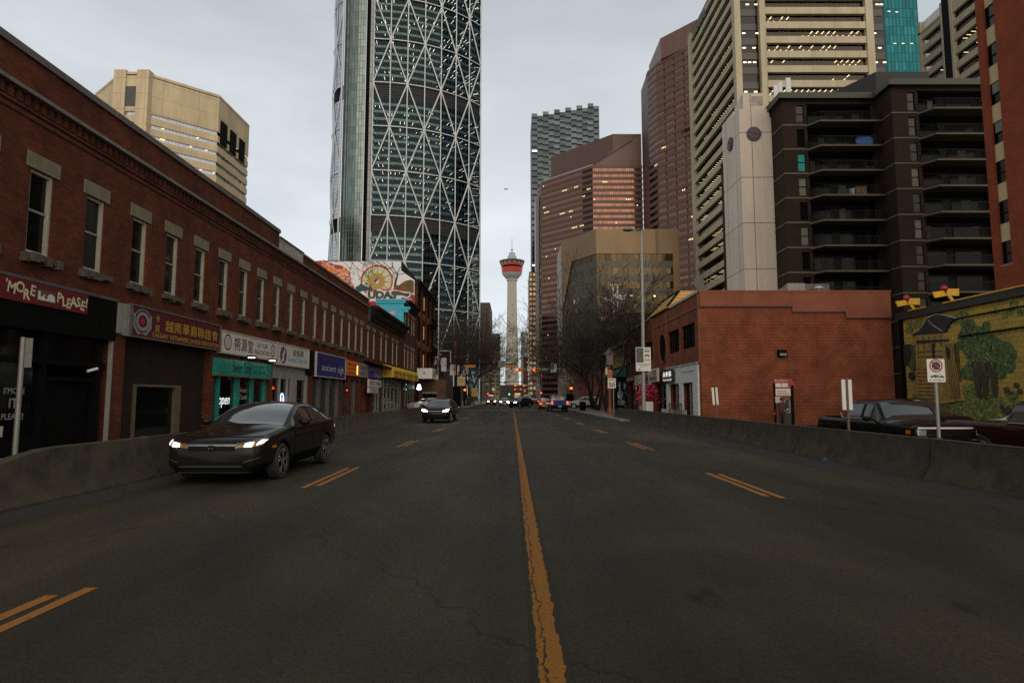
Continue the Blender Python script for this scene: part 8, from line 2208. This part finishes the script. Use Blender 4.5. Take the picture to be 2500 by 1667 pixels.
M().box(-L/2 + 0.08, -L/2 + 1.85, -0.80, 0.80, 1.268, 1.285).build('bed_cover', X['plastic'], r)
M().box(-L/2 + 1.93, -L/2 + 1.99, -0.4, 0.4, 1.80, 1.84).build('high_brake_light', X['tail_off'], r)
r.location = (5.15, 70.5, 0); r.rotation_euler = (0, 0, PI/2 + 0.03)
# ---- cars further on
def simple(name, label, cat, sp, paint, loc, rz, front=None, rear=None, group=None):
    r, P, L = vehicle(name, label, cat, sp, paint, group)
    zt = max(t[2] for t in sp['tab']); k = zt / 1.6
    if front:
        for s_ in (1, -1): P('front', [(s_*0.50, 0.74*k), (s_*0.78, 0.76*k), (s_*0.80, 0.88*k), (s_*0.52, 0.86*k)], 5, 3, 0.012).build('headlamp', front, r)
    if rear:
        for s_ in (1, -1): P('rear', [(s_*0.56, 0.78*k), (s_*0.82, 0.78*k), (s_*0.80, 0.95*k), (s_*0.56, 0.95*k)], 5, 3, 0.014).build('tail_light', rear, r)
        M().box(-L/2 - 0.02, -L/2 + 0.05, -0.15, 0.15, 0.5*k, 0.6*k).build('number_plate', X['offwhite'], r)
    r.location = loc; r.rotation_euler = (0, 0, rz); return r
simple('orange_taxi', 'orange taxi in front of the blue pickup with tail lights on', 'taxi', scaled(SEDAN, 4.7, 1.5), car_paint('taxi_orange', (0.30, 0.11, 0.03), 0.4, 0.1), (4.35, 81.5, 0), PI/2, None, X['tail'])
pw = car_paint('white_car_paint', (0.52, 0.52, 0.50), 0.3, 0.0)
simple('white_suv', 'white four-wheel drive standing side-on behind the bare tree trunks at right', 'car', scaled(SUV, 4.7, 1.75), pw, (10.3, 88.5, 0), PI - 0.15)
simple('white_sedan', 'white sedan standing behind the left barrier end near the brick porch', 'car', SEDAN, car_paint('cream_white_paint', (0.42, 0.40, 0.36), 0.3, 0.0), (-9.75, 70.5, 0.14), -PI/2 - 0.75)
simple('dark_hatchback', 'small dark car with red tail lights, left one of the far queue', 'car', SEDAN, paint_3, (5.6, 150, 0), PI/2, None, X['tail'], 'far queue of cars')
simple('grey_car', 'small grey car with red tail lights, right one of the far queue', 'car', scaled(SUV, 4.4, 1.6), paint_4, (8.6, 165, 0), PI/2, None, X['tail'], 'far queue of cars')
simple('white_van', 'white van roof showing behind the turning wagon', 'van', scaled(SUV, 5.2, 2.35), pw, (3.7, 152, 0), PI/2, None, X['tail'], 'far queue of cars')
for i, (x, y, lab) in enumerate(((3.3, 178, 'dark car with red tail lights directly ahead of the white van'), (7.0, 205, 'dark car with red tail lights far down the right-hand lane'), (8.8, 240, 'farthest tiny dark car with red tail lights'))):
    dup(bpy.data.objects['dark_hatchback'], (x, y, 0), PI/2, lab, 'far queue of cars')
bus = thing('city_bus', 'far bus with glowing orange destination sign over the turning wagon', 'bus', (1.9, 215, 0))
M().prism(rrect(0.65, 3.15, 212, 224, 0.25), 0.35, 3.2).build('body', mat('dark_bus_red', (0.13, 0.03, 0.025), 0.4), bus)
M().box(0.85, 2.95, 211.95, 212.0, 1.3, 2.6).build('windscreen', X['carglass'], bus)
M().box(0.9, 2.9, 211.93, 211.98, 2.7, 3.1).build('destination_sign', X['black'], bus)
text("3 CENTRE", w=1.8, h=0.3, bold=0.02, depth=0).place(**on_front(1.9, 2.9, 211.9)).build('lettering', glow('orange_led', (1, 0.28, 0.04), 6), bus)
for x in (0.95, 2.85):
    M().lathe([(0.42, 0), (0.42, 0.3)], (x, 214, 0.42), 16, axis='x').build('wheel', X['rubber'], bus)
tag(M().tube((-1.0, 230, 0), (-1.0, 230, 3.0), 0.07).build('signal_post', X['steel_d']), 'thin post with small green light far down the street', 'traffic light')
gl0 = M().lathe([(0.24, -0.05), (0.24, 0)], (-1.0, 229.8, 2.9), 14, axis='y').build('green_lamp', X['siggreen']); gl0.parent = bpy.data.objects['signal_post']

# ---- parking lot: black pickup, black car behind, white bonnet, dark red pickup
paint_7 = car_paint('gloss_black_paint', (0.005, 0.0055, 0.0055), 0.2, 0.0, 1.0)
r, P, L = vehicle('black_pickup', 'black pickup truck with chrome grille bars parked in the lot', 'pickup', scaled(TRUCK, 5.2, 1.78), paint_7)
common(r, P, L, 1.0, False, mirror=(L/2 - 1.9, 1.12, 1.22), doors=[(L/2 - 1.65, 0.50, 1.1), (L/2 - 2.75, 0.48, 1.12), (L/2 - 3.6, 0.55, 1.12)])
P('front', [(-0.62, 0.72), (0.62, 0.72), (0.62, 1.02), (-0.62, 1.02)], 12, 3, 0.006).build('grille', X['plastic'], r)
g = P('front', [(-0.86, 1.005), (0.86, 1.005), (0.84, 1.045), (-0.84, 1.045)], 16, 1, 0.018); g.cat(P('front', [(-0.62, 0.84), (0.62, 0.84), (0.62, 0.875), (-0.62, 0.875)], 12, 1, 0.018)); g.cat(P('front', [(-0.66, 0.72), (0.66, 0.72), (0.66, 0.745), (-0.66, 0.745)], 12, 1, 0.018)); g.build('chrome_bar', X['chrome'], r)
for s_ in (1, -1):
    P('front', [(s_*0.66, 0.84), (s_*0.87, 0.84), (s_*0.88, 0.98), (s_*0.66, 0.98)], 5, 3, 0.010).build('headlamp', mat('clear_lens_off', (0.20, 0.20, 0.18), 0.1, spec=1.0, var=0) if s_ > 0 else bpy.data.materials['clear_lens_off'], r)
    M().tube((L/2 - 1.95, s_*0.945, 1.19), (L/2 - 3.55, s_*0.945, 1.20), 0.02, n=6).tube((L/2 - 3.55, s_*0.945, 1.20), (L/2 - 3.66, s_*0.93, 1.36), 0.02, n=6).build('window_trim', X['chrome'], r)
    for x in (2.6, 3.5): M().box(L/2 - x - 0.11, L/2 - x + 0.11, s_*0.97, s_*1.0, 1.03, 1.065).build('door_handle', X['chrome'], r)
    P('right' if s_ < 0 else 'left', [(L/2 - 0.34, 0.86), (L/2 - 0.16, 0.86), (L/2 - 0.16, 0.97), (L/2 - 0.34, 0.97)], 3, 2, 0.008).build('side_marker', X['amber'], r)
M().box(L/2 - 0.05, L/2 + 0.08, -0.9, 0.9, 0.42, 0.62).build('bumper', X['plastic'], r, bevel=0.03)
M().box(-L/2 + 0.1, -L/2 + 1.8, -0.78, 0.78, 1.206, 1.222).build('bed_cover', X['plastic'], r)
r.location = (11.6, 19.0, -0.28); r.rotation_euler = (0, 0, R(-90))
simple('black_sedan', 'low black car parked behind the black pickup', 'car', scaled(SUV, 4.7, 1.72), paint_7, (16.9, 25.9, -0.2), R(-90))
simple('white_car', 'white car whose bonnet shows between the black car and dark red pickup', 'car', scaled(SUV, 4.5, 1.60), pw, (17.2, 19.75, -0.2), R(90))
paint_8 = car_paint('dark_red_paint', (0.030, 0.006, 0.006), 0.3, 0.2)
r, P, L = vehicle('dark_red_pickup', 'dark red pickup truck at the right edge behind the barrier', 'pickup', scaled(TRUCK, 5.6, 1.72), paint_8)
common(r, P, L, 1.0, False, mirror=(L/2 - 1.9, 1.12, 1.15), doors=[(L/2 - 1.65, 0.50, 1.05), (L/2 - 2.75, 0.48, 1.07), (L/2 - 3.55, 0.55, 1.07)], tz=(0.74, 0.90, 0.75, 1.05))
for s_ in (1, -1):
    M().tube((L/2 - 1.95, s_*0.95, 1.135), (L/2 - 3.55, s_*0.95, 1.145), 0.018, n=6).build('window_trim', X['chrome'], r)
    for x in (2.6, 3.45): M().box(L/2 - x - 0.11, L/2 - x + 0.11, s_*0.97, s_*1.0, 0.98, 1.01).build('door_handle', X['chrome'], r)
    P('right' if s_ < 0 else 'left', [(-L/2 + 0.45, 0.98), (-L/2 + 1.85, 0.98), (-L/2 + 1.8, 1.04), (-L/2 + 0.5, 1.04)], 6, 1, 0.012).build('arch_moulding', paint_8, r)
r.location = (13.25, 14.6, -0.22); r.rotation_euler = (0, 0, R(-90))
# ================================================================ TREES
def bare_tree(name, label, seed, H, spread, group, stems=3):
    rnd = random.Random(seed); t = thing(name, label, 'tree', (0, 0, 0), group)
    tm = M(); tw = M()
    def grow(p, d, L, r, lev):
        n = 4 if lev < 3 else 3
        q = p; dd = d
        segs = 4 if lev < 2 else 3
        for i in range(segs):
            dd = (dd + Vector((rnd.gauss(0, .14), rnd.gauss(0, .14), rnd.gauss(0.05, .09)))).normalized()
            e = q + dd * (L / segs); r2 = r * (1 - 0.13)
            (tm if r > 0.035 else tw).tube(q, e, max(r, 0.018), max(r2, 0.015), 7 if r > 0.08 else (5 if r > .035 else 3), False)
            q, r = e, r2
            if lev >= 1 and i < segs - 1 and lev < 5:
                for _ in range(2 if lev >= 2 else 1):
                    if rnd.random() < 0.92:
                        ax = dd.orthogonal(); ax.rotate(__import__('mathutils').Quaternion(dd, rnd.uniform(0, 6.28)))
                        sd_ = (dd * 0.75 + ax * rnd.uniform(0.5, 0.9)).normalized(); grow(q, sd_, L * rnd.uniform(0.5, 0.7), r * 0.55, lev + 1 if lev < 3 else lev + 2)
        if lev < 5:
            for _ in range(2 if lev else 3):
                ax = dd.orthogonal(); ax.rotate(__import__('mathutils').Quaternion(dd, rnd.uniform(0, 6.28)))
                sd_ = (dd + ax * rnd.uniform(0.35, 0.75) + Vector((0, 0, 0.12))).normalized()
                grow(q, sd_, L * rnd.uniform(0.66, 0.86), r * rnd.uniform(0.62, 0.8), lev + 1)
    for s_ in range(stems):
        a = 2 * PI * s_ / stems + rnd.uniform(-0.4, 0.4)
        lean = Vector((math.cos(a) * spread, math.sin(a) * spread, 1)).normalized()
        grow(Vector((0.12 * math.cos(a), 0.12 * math.sin(a), 0)), lean, H * 0.33, 0.17 if stems > 1 else 0.22, 0)
    tm.build('trunk', X['bark'], t, smooth=60); tw.build('crown', X['twig'], t)
    return t
tA = bare_tree('bare_tree', 'bare multi-stemmed tree nearest on the right pavement beside the lantern post', 3, 14.5, 0.42, 'bare trees on the right', 3)
tB = bare_tree('bare_tree', 'bare tree with leaning dark trunk second along the right pavement', 11, 13.5, 0.46, 'bare trees on the right', 2)
tA.location = (9.3, 60, 0.14); tB.location = (9.7, 70, 0.14)
for i, (src, x, y, rz, s_, lab, g) in enumerate(((tA, 10.2, 78, 2.0, 0.95, 'bare tree third along the right pavement near the crossing', 'bare trees on the right'), (tB, 11.5, 101, 1.0, 0.95, 'bare tree beyond the crossing on the right, near the slim poles', 'bare trees on the right'), (tA, 12.5, 116, 4.0, 1.0, 'farther bare tree beyond the crossing on the right', 'bare trees on the right'), (tA, -9.3, 104, 1.2, 1.15, 'bare tree beyond the crossing on the left near the white boards', 'bare trees on the left'), (tB, -8.6, 114, 3.0, 1.3, 'second bare tree beyond the crossing on the left', 'bare trees on the left'), (tA, -8.8, 128, 5.0, 1.25, 'third bare tree farther along the left pavement', 'bare trees on the left'))):
    dup(src, (x, y, 0.14), rz, lab, g, s_)

# ================================================================ PEOPLE
def person(name, label, joints, edges, radii, mats_by, height):
    """one continuous skinned body; mats_by(z, x) -> material slot"""
    me = bpy.data.meshes.new('body'); me.from_pydata([tuple(v) for v in joints], edges, [])
    o = bpy.data.objects.new('body', me); COL.objects.link(o)
    sk = o.modifiers.new('skin', 'SKIN'); sk.use_smooth_shade = True
    for i, r_ in enumerate(radii):
        me.skin_vertices[0].data[i].radius = (r_, r_) if not isinstance(r_, tuple) else r_
    me.skin_vertices[0].data[0].use_root = True
    sb = o.modifiers.new('sub', 'SUBSURF'); sb.levels = 1; sb.render_levels = 1
    dg = bpy.context.evaluated_depsgraph_get()
    res = bpy.data.meshes.new_from_object(o.evaluated_get(dg)); bpy.data.objects.remove(o)
    return res
def build_person(name, label, pose, cols, loc, rz):
    """pose: dict of joint offsets; simple 1.74 m adult, +Y is forward"""
    J = {}
    J['pelvis'] = (0, 0, 0.95); J['waist'] = (0, 0.0, 1.10); J['chest'] = (0, 0.0, 1.30); J['neck'] = (0, 0.01, 1.47); J['head0'] = (0, 0.02, 1.56); J['head1'] = (0, 0.03, 1.66); J['crown'] = (0, 0.02, 1.71)
    for s_, k in ((-1, 'L'), (1, 'R')):
        J['sho' + k] = (s_ * 0.19, 0, 1.40); J['elb' + k] = (s_ * 0.25, -0.03, 1.12); J['wri' + k] = (s_ * 0.26, 0.05, 0.88); J['palm' + k] = (s_ * 0.26, 0.07, 0.81)
        J['hip' + k] = (s_ * 0.10, 0, 0.90); J['knee' + k] = (s_ * 0.11, 0.02, 0.49); J['ank' + k] = (s_ * 0.11, -0.02, 0.08); J['toe' + k] = (s_ * 0.12, 0.15, 0.04)
    J.update(pose)
    for s_, k in ((-1, 'L'), (1, 'R')):
        p = Vector(J['palm' + k]); d = (p - Vector(J['wri' + k])).normalized(); sdv = d.cross(Vector((0, 0, 1)) if abs(d.z) < 0.8 else Vector((0, 1, 0))).normalized()
        for i in range(4):
            b = p + sdv * ((i - 1.5) * 0.021); ln = (0.07, 0.08, 0.075, 0.06)[i]
            J['f%d%sa' % (i, k)] = tuple(b + d * 0.03); J['f%d%sb' % (i, k)] = tuple(b + d * (0.03 + ln * 0.55) + Vector((0, 0.01, 0))); J['f%d%sc' % (i, k)] = tuple(b + d * (0.03 + ln) + Vector((0, 0.028, 0)))
        J['t%sa' % k] = tuple(Vector(J['wri' + k]).lerp(p, 0.6) + sdv * 0.045 + d * 0.01); J['t%sb' % k] = tuple(Vector(J['wri' + k]).lerp(p, 0.6) + sdv * 0.06 + d * 0.05)
    names = list(J.keys()); idx = {n_: i for i, n_ in enumerate(names)}
    E_ = [('pelvis', 'waist'), ('waist', 'chest'), ('chest', 'neck'), ('neck', 'head0'), ('head0', 'head1'), ('head1', 'crown')]
    rad = dict(pelvis=(0.15, 0.11), waist=(0.145, 0.105), chest=(0.17, 0.12), neck=0.06, head0=0.075, head1=0.092, crown=0.06)
    for k in 'LR':
        E_ += [('chest', 'sho' + k), ('sho' + k, 'elb' + k), ('elb' + k, 'wri' + k), ('wri' + k, 'palm' + k), ('pelvis', 'hip' + k), ('hip' + k, 'knee' + k), ('knee' + k, 'ank' + k), ('ank' + k, 'toe' + k)]
        rad.update({'sho' + k: 0.08, 'elb' + k: 0.055, 'wri' + k: 0.036, 'palm' + k: (0.04, 0.022), 'hip' + k: 0.105, 'knee' + k: 0.07, 'ank' + k: 0.05, 'toe' + k: 0.04})
        for i in range(4):
            E_ += [('palm' + k, 'f%d%sa' % (i, k)), ('f%d%sa' % (i, k), 'f%d%sb' % (i, k)), ('f%d%sb' % (i, k), 'f%d%sc' % (i, k))]
            rad.update({'f%d%sa' % (i, k): 0.010, 'f%d%sb' % (i, k): 0.009, 'f%d%sc' % (i, k): 0.007})
        E_ += [('palm' + k, 't%sa' % k), ('t%sa' % k, 't%sb' % k)]; rad.update({'t%sa' % k: 0.012, 't%sb' % k: 0.009})
    me = person(name, label, [J[n_] for n_ in names], [(idx[a], idx[b]) for a, b in E_], [rad[n_] for n_ in names], None, 1.74)
    for c in cols: me.materials.append(c)      # 0 jacket, 1 trousers, 2 skin, 3 shoes
    hw = [Vector(J['wriL']), Vector(J['wriR'])]
    for p in me.polygons:
        c = p.center; m = 0
        if c.z < 0.93: m = 1
        if any((c - Vector(J['palm' + k])).length < 0.13 and (c - Vector(J['palm' + k])).dot(Vector(J['palm' + k]) - Vector(J['wri' + k])) > -0.004 for k in 'LR'): m = 2
        if c.z > 1.49: m = 2
        if c.z < 0.10: m = 3
        if m == 1 and any((c - Vector(J['wri' + k])).length < 0.12 for k in 'LR'): m = 0
        p.material_index = m; p.use_smooth = True
    t = thing(name, label, 'person', (0, 0, 0))
    b = bpy.data.objects.new('body', me); COL.objects.link(b); b.parent = t
    h0 = Vector(J['head1'])
    hm = M().sphere((h0.x, h0.y - 0.012, h0.z + 0.025), 0.104, 16, (0.92, 1.05, 1.0)); hm.v = [p for p in hm.v]
    bm = bmesh.new(); me2 = hm.mesh('hair'); bm.from_mesh(me2)
    bmesh.ops.delete(bm, geom=[v for v in bm.verts if v.co.y > h0.y + 0.035 and v.co.z < h0.z + 0.06 or v.co.z < h0.z - 0.065], context='VERTS'); bm.to_mesh(me2); bm.free()
    me2.materials.append(cols[4]); ho = bpy.data.objects.new('hair', me2); COL.objects.link(ho); ho.parent = t
    f = M().sphere((h0.x - 0.034, h0.y + 0.088, h0.z - 0.005), 0.011, 8).sphere((h0.x + 0.034, h0.y + 0.088, h0.z - 0.005), 0.011, 8)
    f.build('eyes', X['signblack'], t)
    M().extr([(-0.014, 0), (0.014, 0), (0, 0.045)], (h0.x, h0.y + 0.085, h0.z - 0.045), (1, 0, 0), (0, 0, 1), (0, 1, 0), 0, 0.022).build('nose', cols[2], t)
    M().box(h0.x - 0.022, h0.x + 0.022, h0.y + 0.080, h0.y + 0.090, h0.z - 0.075, h0.z - 0.068).build('mouth', mat('lip', (0.16, 0.06, 0.05), 0.6) if not bpy.data.materials.get('lip') else bpy.data.materials['lip'], t)
    for s_ in (-1, 1): M().sphere((h0.x + s_ * 0.093, h0.y, h0.z - 0.01), 0.025, 8, (0.35, 0.7, 1.1)).build('ear', cols[2], t)
    t.location = loc; t.rotation_euler = (0, 0, rz); return t
X['skin'] = mat('skin', (0.32, 0.18, 0.12), 0.6, var=0.1)
X['hair'] = mat('dark_hair', (0.015, 0.011, 0.009), 0.6, var=0.2)
jk = mat('black_jacket', (0.014, 0.012, 0.012), 0.8, var=0.2); tr_ = mat('dark_trousers', (0.018, 0.018, 0.022), 0.85, var=0.2); mr = mat('maroon_jacket', (0.055, 0.014, 0.012), 0.8, var=0.3, scale=8)
gj = mat('grey_coat', (0.07, 0.065, 0.06), 0.85, var=0.2)
p1 = build_person('person', 'person in dark clothes standing at the parking pay station, facing it', {'elbR': (0.27, 0.10, 1.15), 'wriR': (0.24, 0.32, 1.10), 'palmR': (0.235, 0.39, 1.11), 'elbL': (-0.30, -0.08, 1.13), 'wriL': (-0.38, -0.04, 0.90), 'palmL': (-0.395, -0.02, 0.83), 'head0': (0, 0.045, 1.55), 'head1': (0, 0.065, 1.64), 'crown': (0, 0.06, 1.69)}, [mr, tr_, X['skin'], X['black'], X['hair']], (15.78, 36.15, -0.2), -0.25)
walk = {'kneeL': (-0.11, 0.18, 0.52), 'ankL': (-0.11, 0.22, 0.09), 'toeL': (-0.12, 0.38, 0.07), 'kneeR': (0.11, -0.05, 0.49), 'ankR': (0.11, -0.28, 0.14), 'toeR': (0.12, -0.16, 0.04), 'elbL': (-0.26, -0.12, 1.14), 'wriL': (-0.26, -0.10, 0.90), 'palmL': (-0.26, -0.08, 0.83), 'elbR': (0.26, 0.06, 1.12), 'wriR': (0.25, 0.22, 0.95), 'palmR': (0.25, 0.27, 0.90)}
p2 = build_person('person', 'walking person in black jacket on the far left pavement, left of the group', walk, [jk, tr_, X['skin'], X['black'], X['hair']], (-7.4, 103, 0.14), PI)
p3 = build_person('person', 'standing person in grey coat on the far left pavement, middle of the group', {}, [gj, tr_, X['skin'], X['black'], X['hair']], (-7.7, 110, 0.14), PI + 0.3)
p4 = build_person('person', 'walking person in dark red jacket at right end of the far left group', walk, [mr, tr_, X['skin'], X['black'], X['hair']], (-7.35, 117, 0.14), PI - 0.2)
# bird in the sky
bd = thing('bird', 'tiny dark bird flying between the lattice tower and the observation tower', 'bird', (-1.6, 160, 57))
bmh = M().sphere((-1.6, 160, 57), 0.16, 8, (1, 2.0, 0.8)).sphere((-1.6, 159.62, 57.04), 0.09, 8)
bmh.add([(-1.6, 159.9, 57.05), (-1.6, 160.15, 57.05), (-2.0, 160.1, 57.35), (-2.3, 160.2, 57.2), (-1.2, 160.1, 57.35), (-0.9, 160.2, 57.2)], [(0, 1, 3, 2), (0, 4, 5, 1)])
bmh.build('body', X['black'], bd)
